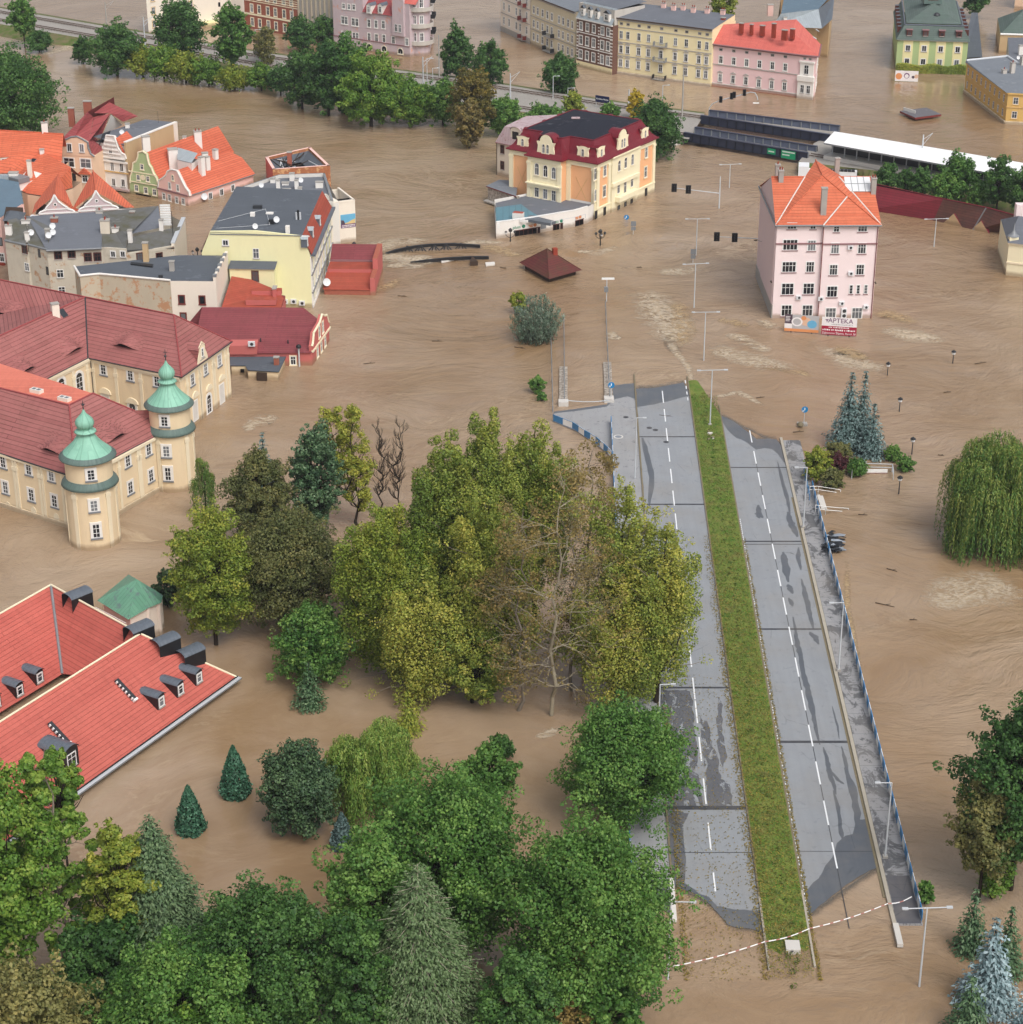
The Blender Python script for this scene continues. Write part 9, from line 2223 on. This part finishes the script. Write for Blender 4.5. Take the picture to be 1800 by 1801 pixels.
def poplar(label, x, by, yt, w, mat='leaf_poplar', plumes=7, leaf=.34, low=.3, bark='bark_dark', dens=1.0, tint=.45, lean=0.0, sparse=.0, group='poplars beside the bridge', tv=.15):
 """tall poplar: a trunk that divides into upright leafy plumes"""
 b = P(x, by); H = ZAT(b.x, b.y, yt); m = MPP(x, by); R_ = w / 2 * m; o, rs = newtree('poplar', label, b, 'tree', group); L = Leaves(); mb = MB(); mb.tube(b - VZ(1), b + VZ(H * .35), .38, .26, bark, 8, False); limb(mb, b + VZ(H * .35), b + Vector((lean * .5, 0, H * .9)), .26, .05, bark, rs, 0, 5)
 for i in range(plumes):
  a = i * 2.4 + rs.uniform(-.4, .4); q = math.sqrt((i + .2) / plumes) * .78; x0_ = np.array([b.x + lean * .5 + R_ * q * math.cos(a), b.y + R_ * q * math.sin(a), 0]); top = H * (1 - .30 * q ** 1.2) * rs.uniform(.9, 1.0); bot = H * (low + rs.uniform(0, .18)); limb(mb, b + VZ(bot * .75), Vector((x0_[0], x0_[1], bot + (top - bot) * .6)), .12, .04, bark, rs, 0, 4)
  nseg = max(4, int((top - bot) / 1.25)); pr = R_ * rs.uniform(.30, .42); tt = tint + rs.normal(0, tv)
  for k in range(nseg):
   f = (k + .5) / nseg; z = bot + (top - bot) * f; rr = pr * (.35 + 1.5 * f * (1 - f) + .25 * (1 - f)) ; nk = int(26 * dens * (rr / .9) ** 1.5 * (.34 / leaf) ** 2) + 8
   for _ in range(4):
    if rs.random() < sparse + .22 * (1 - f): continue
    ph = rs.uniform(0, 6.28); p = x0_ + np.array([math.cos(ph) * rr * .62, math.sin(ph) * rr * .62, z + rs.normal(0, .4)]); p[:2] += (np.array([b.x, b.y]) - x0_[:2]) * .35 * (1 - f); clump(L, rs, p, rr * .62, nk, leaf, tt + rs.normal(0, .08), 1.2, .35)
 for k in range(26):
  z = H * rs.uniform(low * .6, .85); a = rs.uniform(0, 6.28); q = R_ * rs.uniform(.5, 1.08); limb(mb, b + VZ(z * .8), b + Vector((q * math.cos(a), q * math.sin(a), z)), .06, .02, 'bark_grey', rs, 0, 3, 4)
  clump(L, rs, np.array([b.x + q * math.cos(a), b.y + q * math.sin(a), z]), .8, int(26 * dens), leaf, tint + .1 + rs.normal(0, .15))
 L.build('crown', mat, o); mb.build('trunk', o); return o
# foreground wood, lower left
B_ = broad
B_('big yellow-green tree crowding the left edge in front of the red roof', (-120, 100, 1315, 1740), 'leaf_fresh', 2, leaf=.36, tint=.5, n=60)
bare_tree('tall sparse tree with bare forked trunk before the corner of the red roof', 118, 1705, 1290, 190, 'bark_grey', 'leaf_fresh', 70, .36, 5, 'broadleaf_tree', tint=.55, r0=.32)
B_('thin pale green tree overlapping the lower corner of the red roof', (60, 150, 1300, 1480), 'leaf_fresh', 7, n=26, sparse=.3, leaf=.34, tint=.6)
B_('yellowing sparse tree just left of the grey-green fir', (150, 275, 1438, 1720), 'leaf_yellowgreen', 2, n=50, leaf=.32, sparse=.1, tint=.35)
B_('pale olive-yellow bushy tree in the bottom left corner', (-70, 168, 1690, 1960), 'leaf_pale', 1, n=56, leaf=.36)
B_('dark green bushes at the foot of the forked tree', (95, 270, 1600, 1800), 'leaf_dark', .2, n=30, leaf=.36, tint=.35)
conifer('tall grey-green fir rising above the foreground maples', 288, 1430, 1800, 265, 'needle_fir', 'fir', None, leaf=.38, droop=.25, dens=1.35, prof=.85)
B_('dark green maple right of the fir at the bottom of the view', (325, 600, 1535, 1860), 'leaf_dark', 1, n=66, leaf=.31, tint=.5)
B_('mid green maple at the bottom edge below the fir', (170, 440, 1645, 1960), 'leaf_maple', 1, n=66, leaf=.31, tint=.5)
B_('light green low tree at the very bottom edge left of the larch', (240, 400, 1760, 1980), 'leaf_fresh', .5, n=46, leaf=.36, tint=.35)
B_('large dark maple behind the larch, tallest of the wood', (640, 935, 1335, 1690), 'leaf_maple', 1.5, n=96, leaf=.31, tint=.42)
B_('broad bright maple between the fir and the larch', (565, 740, 1440, 1780), 'leaf_maple', 1.5, n=72, leaf=.31, tint=.58)
B_('spreading maple on the right of the wood touching the water', (885, 1195, 1432, 1790), 'leaf_maple', 1.0, n=96, leaf=.31, tint=.5)
B_('dark maple filling the gap under the larch', (560, 700, 1600, 1880), 'leaf_dark', .5, n=46, leaf=.31, tint=.45)
B_('deep green tree right of the larch at the bottom', (830, 985, 1660, 1900), 'leaf_dark', .5, n=50, leaf=.31, tint=.55)
conifer('pale grey-green larch with drooping feathery branches at the bottom centre', 742, 1508, 1950, 340, 'needle_larch', 'larch', None, 30, .32, .34, 'bark_pale', .8, 1.35, tipt=.4, bare=.10)
B_('yellow-brown autumn tree beside the dead tree at the bottom', (945, 1068, 1622, 1800), 'leaf_rust', 1, n=44, leaf=.34, tint=.4)
B_('russet shrubs at the bottom edge below the yellow-brown tree', (910, 1075, 1745, 1880), 'leaf_brown', .2, n=40, leaf=.34, tint=.6, name='shrub', cat='shrub')
B_('green-brown bush hanging over the post at the bottom edge', (1010, 1130, 1690, 1850), 'leaf_maple', .3, n=40, leaf=.36, tint=.35)
bare_tree('small dead tree with grey forked branches among the maples', 915, 1800, 1625, 95, 'bark_pale', None, 0, depth=5)
B_('round dark green maple beside the near left lane', (985, 1212, 1225, 1450), 'leaf_maple', 1.2, n=80, leaf=.31, tint=.42)
# park trees in the water, lower left centre
thuja('larger conical thuja alone in the water', 415, 1312, 1410, 54); thuja('smaller conical thuja left of the larger one', 336, 1382, 1474, 52); thuja('little blue thuja partly behind the bright maple', 603, 1430, 1500, 42, 'needle_blue')
B_('dense dark pine between the thujas and the willow', (455, 596, 1300, 1470), 'needle_dark', .1, 'pine', n=90, leaf=.3, tint=.5, lump=.2, dens=1.2)
willow('small yellow-green weeping willow behind the large maple', (566, 745, 1250, 1425), 'leaf_willow', 1700, .4, lobes=16)
conifer('little yellowish conifer standing alone above the willow', 719, 1212, 1300, 62, 'leaf_yellowgreen', 'young_conifer', None, leaf=.36, droop=.15)
B_('round clipped dark bush near the top of the wood', (858, 906, 1290, 1338), 'leaf_dark', .0, 'shrub', 'shrub', n=30, leaf=.3, tint=.5)
B_('dark loose bush left of the round clipped bush', (815, 908, 1300, 1412), 'leaf_maple', .0, 'shrub', 'shrub', n=40, leaf=.34, tint=.4)
conifer('bluish young spruce in front of the round green tree', 546, 1162, 1258, 74, 'needle_green', 'spruce', None, leaf=.38)
B_('round tree half yellow half green in the open water', (478, 627, 1058, 1206), 'leaf_maple', .1, n=64, leaf=.34, tint=.5, tvar=.3)
B_('yellow-green spreading tree right of the copper porch', (298, 446, 880, 1134), 'leaf_yellowgreen', .4, n=84, leaf=.30, tint=.28, tvar=.2)
B_('brownish-green broad tree in the middle of the park trees', (405, 606, 880, 1110), 'leaf_olive', .6, n=90, leaf=.30, tint=.22, tvar=.2, sparse=.06)
B_('dull olive tree behind the brownish-green one', (395, 516, 778, 960), 'leaf_olive', 1, n=60, leaf=.30, tint=.2, tvar=.22, sparse=.08)
conifer('blue spruce tip above the dull olive tree', 468, 757, 900, 60, 'needle_blue', 'spruce', None, leaf=.42)
B_('dark green pine with bare reddish trunk at the back of the park', (508, 604, 738, 930), 'needle_green', 2, 'pine', n=54, leaf=.34, tint=.5)
willow('narrow weeping birch beside the second tower', (337, 382, 788, 912), 'leaf_willowdark', 160, .34, name='weeping_birch', lobes=5)
B_('dark yew at the edge of the copper porch', (268, 318, 1000, 1068), 'needle_yew', 0, 'yew', n=26, leaf=.3, tint=.4)
bare_tree('yellowing sparse tree with bare top behind the poplars', 632, 930, 712, 100, 'bark_dark', 'leaf_yellowgreen', 12, .28, 6, 'broadleaf_tree', .3, .5, 2, .7, .2)
bare_tree('leafless dark tree just left of the poplars', 668, 900, 735, 70, 'bark_dark', None, 0, .3, 7, spread=.3, up=.6, r0=.12)
bare_tree('rightmost leafless dark tree beside the poplars', 702, 905, 742, 76, 'bark_dark', None, 0, .3, 7, spread=.3, up=.6, r0=.12)
B_('dim brown undergrowth between the park trees and the poplars', (585, 690, 920, 1080), 'leaf_olive', .3, 'shrub', 'shrub', n=36, leaf=.32, tint=.1, sparse=.3)
# poplars
poplar('yellow-green poplar at the left of the poplar group', 692, 1190, 868, 205, 'leaf_yellowgreen', 13, .28, .04, dens=1.5, tint=.32)
poplar('tall dark-trunked poplar second from the left', 790, 1165, 735, 160, 'leaf_poplar', 10, .28, .12, dens=1.6, tint=.3)
poplar('tallest poplar in the middle of the group', 855, 1150, 708, 180, 'leaf_poplar', 12, .28, .16, dens=1.6, tint=.25)
poplar('full poplar right of the tallest one', 940, 1130, 708, 165, 'leaf_poplar', 10, .28, .22, dens=1.5, tint=.28)
poplar('yellowing poplar in front of the tallest one', 862, 1215, 850, 190, 'leaf_poplar', 10, .28, .06, dens=1.2, tint=.45, sparse=.12)
poplar('low yellow poplar at the front of the group', 745, 1222, 985, 215, 'leaf_poplar', 12, .28, .02, dens=1.3, tint=.5, sparse=.05)
bare_tree('nearly leafless poplar with pale spreading branches', 970, 1258, 775, 330, 'bark_mid', 'leaf_brown', 9, .26, 6, 'poplar', .5, .05, 1, .5, .26)
bare_tree('second sparse poplar with dark trunk and brown leaves', 1028, 1185, 790, 220, 'bark_grey', 'leaf_brown', 10, .28, 6, 'poplar', .45, .25, 1, .55, .26)
bare_tree('thin dying poplar with a few leaves behind the pale one', 912, 1250, 880, 220, 'bark_grey', 'leaf_brown', 10, .28, 6, 'poplar', .5, .1, 1, .5, .22)
bare_tree('spindly half bare poplar left of the full right-hand ones', 1005, 1215, 860, 230, 'bark_grey', 'leaf_poplar', 9, .28, 6, 'poplar', .5, .15, 1, .5, .2)
poplar('tall poplar leaning over the left lane', 1092, 1215, 815, 150, 'leaf_poplar', 9, .28, .14, dens=1.2, tint=.45, sparse=.25)
poplar('poplar farthest right with branches over the dashed lane line', 1155, 1235, 900, 180, 'leaf_poplar', 10, .28, .06, dens=1.2, tint=.5, sparse=.25, lean=1.0)
poplar('low yellow poplar behind the round maple', 1085, 1245, 1000, 215, 'leaf_poplar', 10, .28, .03, dens=1.1, tint=.55, sparse=.25)
B_('low olive poplar scrub under the poplar trunks', (760, 900, 1060, 1240), 'leaf_poplar', .2, n=50, leaf=.28, tint=.35, tvar=.2, sparse=.2)
# right side
SP = 'blue spruces in the flooded park'
conifer('tallest blue spruce, left of the three', 1490, 652, 800, 78, 'needle_blue', 'spruce', SP, leaf=.46); conifer('slimmer blue spruce behind the tallest one', 1514, 650, 792, 58, 'needle_blue', 'spruce', SP, leaf=.46); conifer('shortest blue spruce in front at the right of the three', 1532, 706, 812, 62, 'needle_blue', 'spruce', SP, leaf=.46)
B_('bright yellow-green shrub at the head of the stairs', (1414, 1462, 782, 848), 'leaf_yellowgreen', 0, 'shrub', 'shrub', n=34, leaf=.3, tint=.45); B_('yellowish ground shrubs under the tallest spruce', (1450, 1500, 776, 816), 'leaf_olive', 0, 'shrub', 'shrub', n=26, leaf=.28, tint=.5)
B_('dark purple shrub among the green ones', (1453, 1498, 799, 832), 'leaf_purple', 0, 'shrub', 'shrub', n=26, leaf=.28); B_('small weeping brownish shrub by the stair rail', (1442, 1488, 820, 860), 'leaf_olive', 0, 'shrub', 'shrub', n=26, leaf=.28, tint=.3); B_('green shrub behind the white board', (1488, 1528, 806, 838), 'leaf_maple', 0, 'shrub', 'shrub', n=24, leaf=.28, tint=.4)
B_('low bright green bush right of the spruces', (1556, 1590, 783, 812), 'leaf_maple', 0, 'shrub', 'shrub', n=22, leaf=.28, tint=.6); B_('smaller green bush sinking in the water below the low bush', (1578, 1608, 800, 830), 'leaf_maple', 0, 'shrub', 'shrub', n=22, leaf=.28, tint=.5)
willow('large weeping willow at the right edge', (1662, 1870, 745, 968), 'leaf_willowdark', 3400, .46, lobes=26)
B_('dark olive tree cut by the right edge', (1700, 1900, 1215, 1540), 'leaf_dark', 2, n=80, leaf=.40, tint=.3); B_('lighter grey-green tree in front of the dark one at the right edge', (1674, 1800, 1352, 1545), 'leaf_olive', 3, n=54, leaf=.34, tint=.55, bark='bark_dark')
bare_tree('drooping twiggy tree in the shade below the grey-green tree', 1745, 1580, 1500, 110, 'bark_dark', 'leaf_fresh', 24, .3, 4, 'broadleaf_tree', .5, .0, 1, .5, .14)
conifer('dark green spruce at the right, behind the icy one', 1706, 1562, 1690, 76, 'needle_green', 'spruce', None, leaf=.42); conifer('second dark green spruce right of the icy one', 1768, 1592, 1730, 80, 'needle_green', 'spruce', None, leaf=.42); conifer('icy blue spruce in the lower right corner', 1736, 1612, 1800, 124, 'needle_icy', 'spruce', None, leaf=.5)
conifer('low dark green spruce at the bottom right', 1700, 1712, 1850, 100, 'needle_green', 'spruce', None, leaf=.42); conifer('pale blue spruce cut by the bottom right corner', 1795, 1728, 1890, 110, 'needle_icy', 'spruce', None, leaf=.46)
B_('small green weed bush at the end of the bridge railing', (1614, 1644, 1546, 1590), 'leaf_maple', 0, 'shrub', 'shrub', n=18, leaf=.3)
# river bank and far side
B_('large dark lime tree at the left edge above the orange roof', (-70, 96, 92, 240), 'leaf_dark', 1, n=70, leaf=.55, tint=.5); B_('tree on the railway bank in the top left corner', (14, 64, -6, 62), 'leaf_maple', 3, n=36, leaf=.6); B_('tall dense tree on the left bank before the white house', (270, 358, -2, 98), 'leaf_dark', 4, n=60, leaf=.6, tint=.4, bark='bark'); B_('slim leafy tree on the bank right of the tall dense one', (374, 442, 4, 116), 'leaf_maple', 4, n=50, leaf=.6, tint=.35, bark='bark_dark')
bk = 'bushes along the river bank'
for x0, x1, y0, y1, m, t_, lb in ((168, 238, 42, 124, 'leaf_dark', .5, 'dark loose bush on the bank beside the railway mast'), (228, 272, 82, 128, 'leaf_yellowgreen', .4, 'yellow-green bush on the bank below the track'), (262, 312, 80, 132, 'leaf_fresh', .4, 'bright green bush below the tall dense tree'), (300, 352, 92, 138, 'leaf_yellowgreen', .35, 'yellowish bush between two green ones on the bank'), (342, 390, 100, 142, 'leaf_fresh', .3, 'green bush at the foot of the slim tree'), (50, 86, 54, 84, 'leaf_dark', .4, 'small dark bush at the little culvert'), (132, 158, 66, 104, 'leaf_dark', .4, 'small bush right of the culvert'), (388, 436, 120, 150, 'leaf_yellowgreen', .3, 'low yellowish bush on the bare bank'), (440, 478, 112, 152, 'leaf_fresh', .3, 'low bush under the birches'), (474, 512, 116, 160, 'leaf_dark', .3, 'dark bush right of the birches'),
 (500, 560, 84, 182, 'leaf_dark', .5, 'grey-green tree at the left of the dense bank wood'), (540, 612, 66, 194, 'leaf_dark', .4, 'dark tree in the middle of the dense bank wood'), (570, 640, 58, 190, 'leaf_maple', .3, 'dark green tree behind the bright one of the bank wood'), (605, 698, 92, 214, 'leaf_fresh', .45, 'bright green round tree at the right of the dense bank wood'), (682, 758, 138, 212, 'leaf_fresh', .4, 'spreading light green bush by the water below the tracks'), (752, 806, 140, 212, 'leaf_maple', .5, 'green bush left of the brown chestnut'), (862, 912, 168, 232, 'leaf_maple', .5, 'green bush right of the brown chestnut'), (505, 548, 28, 84, 'leaf_dark', .4, 'dark round tree before the stone hall'), (552, 592, 28, 68, 'leaf_dark', .4, 'small dark tree between the stone hall and the lilac house'), (932, 985, 184, 214, 'leaf_maple', .5, 'low bush before the platform, behind the mansion roof'), (1060, 1088, 182, 206, 'leaf_maple', .5, 'low green bush peeping over the mansion roof'), (995, 1022, 160, 200, 'leaf_yellowgreen', .4, 'small yellowish sapling left of the station sign')):
 w_ = (x1 - x0) * .16; B_(lb, (x0 - w_, x1 + w_, y0, y1 + 4), m, .5, 'bush' if y1 - y0 < 75 else 'broadleaf_tree', 'bush' if y1 - y0 < 75 else 'tree', bk, n=34, leaf=.55, tint=t_)
B_('green-brown chestnut leaning over the river above its own drowned foot', (790, 872, 116, 236), 'leaf_rust', .5, n=56, leaf=.5, tint=.15, tvar=.2); B_('narrow brown lower crown of the chestnut at the water line', (798, 852, 172, 260), 'leaf_brown', .0, n=36, leaf=.5, tint=.3)
for x, yt, yb, w, lb in ((803, 42, 140, 62, 'pointed dark hornbeam beside the lilac house'), (986, 92, 168, 66, 'pointed dark hornbeam before the beige tenement')): B_(lb, (x - w / 2, x + w / 2, yt, yb), 'leaf_dark', .5, n=46, leaf=.55, tint=.35, shape=1.9)
B_('broad dark tree with ivy foot next to the pointed hornbeam', (830, 894, 70, 154), 'leaf_dark', .5, n=44, leaf=.55, tint=.4)
bare_tree('clump of white-stemmed birches on the bank', 472, 124, 50, 60, 'bark_birch', 'leaf_olive', 12, .5, 4, 'birch', .35, .5, 4, .6, .2)
B_('dark tree behind the right corner of the orange mansion', (1104, 1200, 172, 276), 'leaf_dark', .3, n=60, leaf=.5, tint=.4); B_('bright yellow shrub behind the mansion by the track', (1103, 1134, 156, 214), 'leaf_yellow', 1, 'bush', 'bush', n=26, leaf=.5)
bk = 'bushes on the railway slope behind the pink house'
for x0, x1, y0, y1, m, t_, lb in ((1540, 1582, 284, 340, 'leaf_dark', .5, 'dark bush nearest the pink house skylight'), (1576, 1612, 296, 342, 'leaf_dark', .5, 'second dark bush from the pink house'), (1602, 1640, 292, 346, 'leaf_dark', .45, 'dark bush left of the white mast'), (1632, 1690, 300, 356, 'leaf_maple', .5, 'lighter green bush in the middle of the slope'), (1652, 1722, 266, 350, 'leaf_maple', .3, 'tall spiky green bush before the platform roof'), (1700, 1742, 320, 362, 'leaf_maple', .6, 'light green bush above the weathered roof'), (1728, 1788, 272, 366, 'leaf_dark', .5, 'tall dark bush near the right edge'), (1775, 1830, 290, 380, 'leaf_dark', .5, 'dark bush cut by the right edge')): B_(lb, (x0, x1, y0, y1), m, .8, 'bush', 'bush', bk, n=38, leaf=.45, tint=t_)
B_('tree behind the yellow tenement roof', (1248, 1296, -30, 44), 'leaf_yellowgreen', 6, n=34, leaf=.6, tint=.3); B_('dark tree behind the green house', (1694, 1742, -40, 24), 'leaf_dark', 1, n=30, leaf=.6)
# silvery willow, drowned bushes
c, Rx, Rz = solve(893, 996, 508, 602, 0); o, rs = newtree('willow_bush', 'silvery willow bush breaking the water at the head of the steel handrails', Vector((c[0], c[1], 0)), 'bush'); L = Leaves(); mb = MB()
for i in range(60):
 a = i * 2.4; q = math.sqrt((i + .5) / 60); root = np.array([c[0] + Rx * .5 * q * math.cos(a), c[1] + Rx * .5 * q * math.sin(a), 0]); top = np.array([c[0] + Rx * .95 * q * math.cos(a), c[1] + Rx * .95 * q * math.sin(a), (1 - .55 * q * q) * Rz * 2.0 * rs.uniform(.75, 1.05)]); n = 95; t_ = rs.random((n, 1)) ** .7; pos = root + (top - root) * t_ + rs.normal(0, .38, (n, 3)) * (1.15 - t_ * .7); ax = (top - root) / np.linalg.norm(top - root); pos[:, 2] = np.abs(pos[:, 2]); L.add(pos, rs.normal(0, 1, (n, 3)) + np.array([0, -.3, .6]), .16, .5, .35 + rs.normal(0, .25, n) + rs.normal(0, .12), ax + rs.normal(0, .3, (n, 3)))
 mb.tube(Vector(root) - VZ(.5), Vector(top) * .9 + Vector(root) * .1, .05, .02, 'bark_dark', 4, False)
L.build('crown', 'leaf_silver', o); mb.build('stem', o)
B_('yellowish willow bush behind the silvery one', (896, 928, 510, 552), 'leaf_yellowgreen', 0, 'bush', 'bush', n=24, leaf=.34, tint=.5); B_('small green bush alone in the river left of the handrail', (930, 960, 660, 692), 'leaf_maple', 0, 'bush', 'bush', n=22, leaf=.3, tint=.5); B_('tiny green sprig in the water below the small bush', (944, 962, 688, 706), 'leaf_maple', 0, 'bush', 'bush', n=10, leaf=.28)
# ivy hedge under the green house
A, B = P(1576, 126), P(1698, 130); f = Fac(A, B); o = thing('hedge', 'yellow-green ivy hedge at the foot of the green house', 'hedge', A.lerp(B, .5)); rs = np.random.RandomState(77); L = Leaves(); n = 5200; u = rs.random(n) * f.L; z = rs.random(n) * 2.3; y = .3 + .25 * np.sin(u * 1.1) + rs.random(n) * .8; pos = np.array(f.A) + np.outer(u, np.array(f.d)) + np.outer(y, np.array(f.n)); pos[:, 2] = z * (.9 + .12 * np.sin(u * .9)); L.add(pos, np.array(f.n) + rs.normal(0, .5, (n, 3)) + np.array([0, 0, .5]), .42, .5, .45 + .25 * np.sin(u * .35) + rs.normal(0, .2, n)); L.build('foliage', 'leaf_yellowgreen', o)
# seedlings and litter on the median, weeds along the bridge
rs = np.random.RandomState(5); L = Leaves()
for k in range(95):
 Y = 300 - k * 1.55 + rs.normal(0, .3); p = np.array(rd(ML + 2.2 + rs.normal(0, .25), Y, .3)); clump(L, rs, p, .34, 22, .22, .15 + rs.normal(0, .2))
n = 9000; Y = rs.uniform(156, 300, n); cc_ = ML + .2 + rs.random(n) * (MR - ML - .4); pos = np.stack([cc_ + RS * Y, Y, np.full(n, .3) + rs.random(n) * .12], 1); L.add(pos, rs.normal(0, .6, (n, 3)) + np.array([0, 0, .8]), .1, .3, .5 + rs.normal(0, .2, n))
ms = bpy.data.objects.new('grass_tufts', None); COL.objects.link(ms); ms.location = (0, 0, 0); WL[ms.name] = VZ(0); g = L.build('grass', 'blade', ms); g.parent = None; struct(g, 'stuff'); bpy.data.objects.remove(ms)
L = Leaves(); n = 13000; Y = 250 - 95 * rs.random(n) ** .8; e_ = rs.randint(0, 6, n); cc_ = np.choose(e_, [ML - .35 + rs.normal(0, .25, n), LK + .35 + np.abs(rs.normal(0, .45, n)), MR + .3 + rs.normal(0, .3, n) * .4, ML - 4 + rs.normal(0, 2.4, n), ML + .2 + rs.random(n) * 4.0, ML + rs.random(n) ** 2 * 4.0]); ok = ~((e_ == 1) & (Y > 205)) & ~((e_ == 3) & (Y > 212)); Y, cc_ = Y[ok], cc_[ok]; n = len(Y); pos = np.stack([cc_ + RS * Y, Y, np.where(e_[ok] > 3, .36, .11)], 1); L.add(pos, rs.normal(0, .25, (n, 3)) + np.array([0, 0, 1.0]), .13, .18, .5 + rs.normal(0, .3, n))
ms = bpy.data.objects.new('tmp', None); COL.objects.link(ms); WL['tmp'] = VZ(0); g = L.build('leaf_litter', 'leaf_rust', ms); g.parent = None; struct(g, 'stuff'); bpy.data.objects.remove(ms)
# HAZE
m = bpy.data.materials.new('haze_air'); m.use_nodes = True; n_, l_ = m.node_tree.nodes, m.node_tree.links; n_.clear()
v_ = n_.new('ShaderNodeVolumePrincipled'); v_.inputs['Color'].default_value = (.86, .9, 1, 1); v_.inputs['Density'].default_value = 0.00011; v_.inputs['Anisotropy'].default_value = .2
l_.new(v_.outputs[0], n_.new('ShaderNodeOutputMaterial').inputs['Volume']); MATS['haze_air'] = m
mb = MB(); mb.box((-700, -300, -3), (1400, 0, 0), (0, 1700, 0), (0, 0, 130), 'haze_air'); struct(mb.build('haze'), 'stuff')
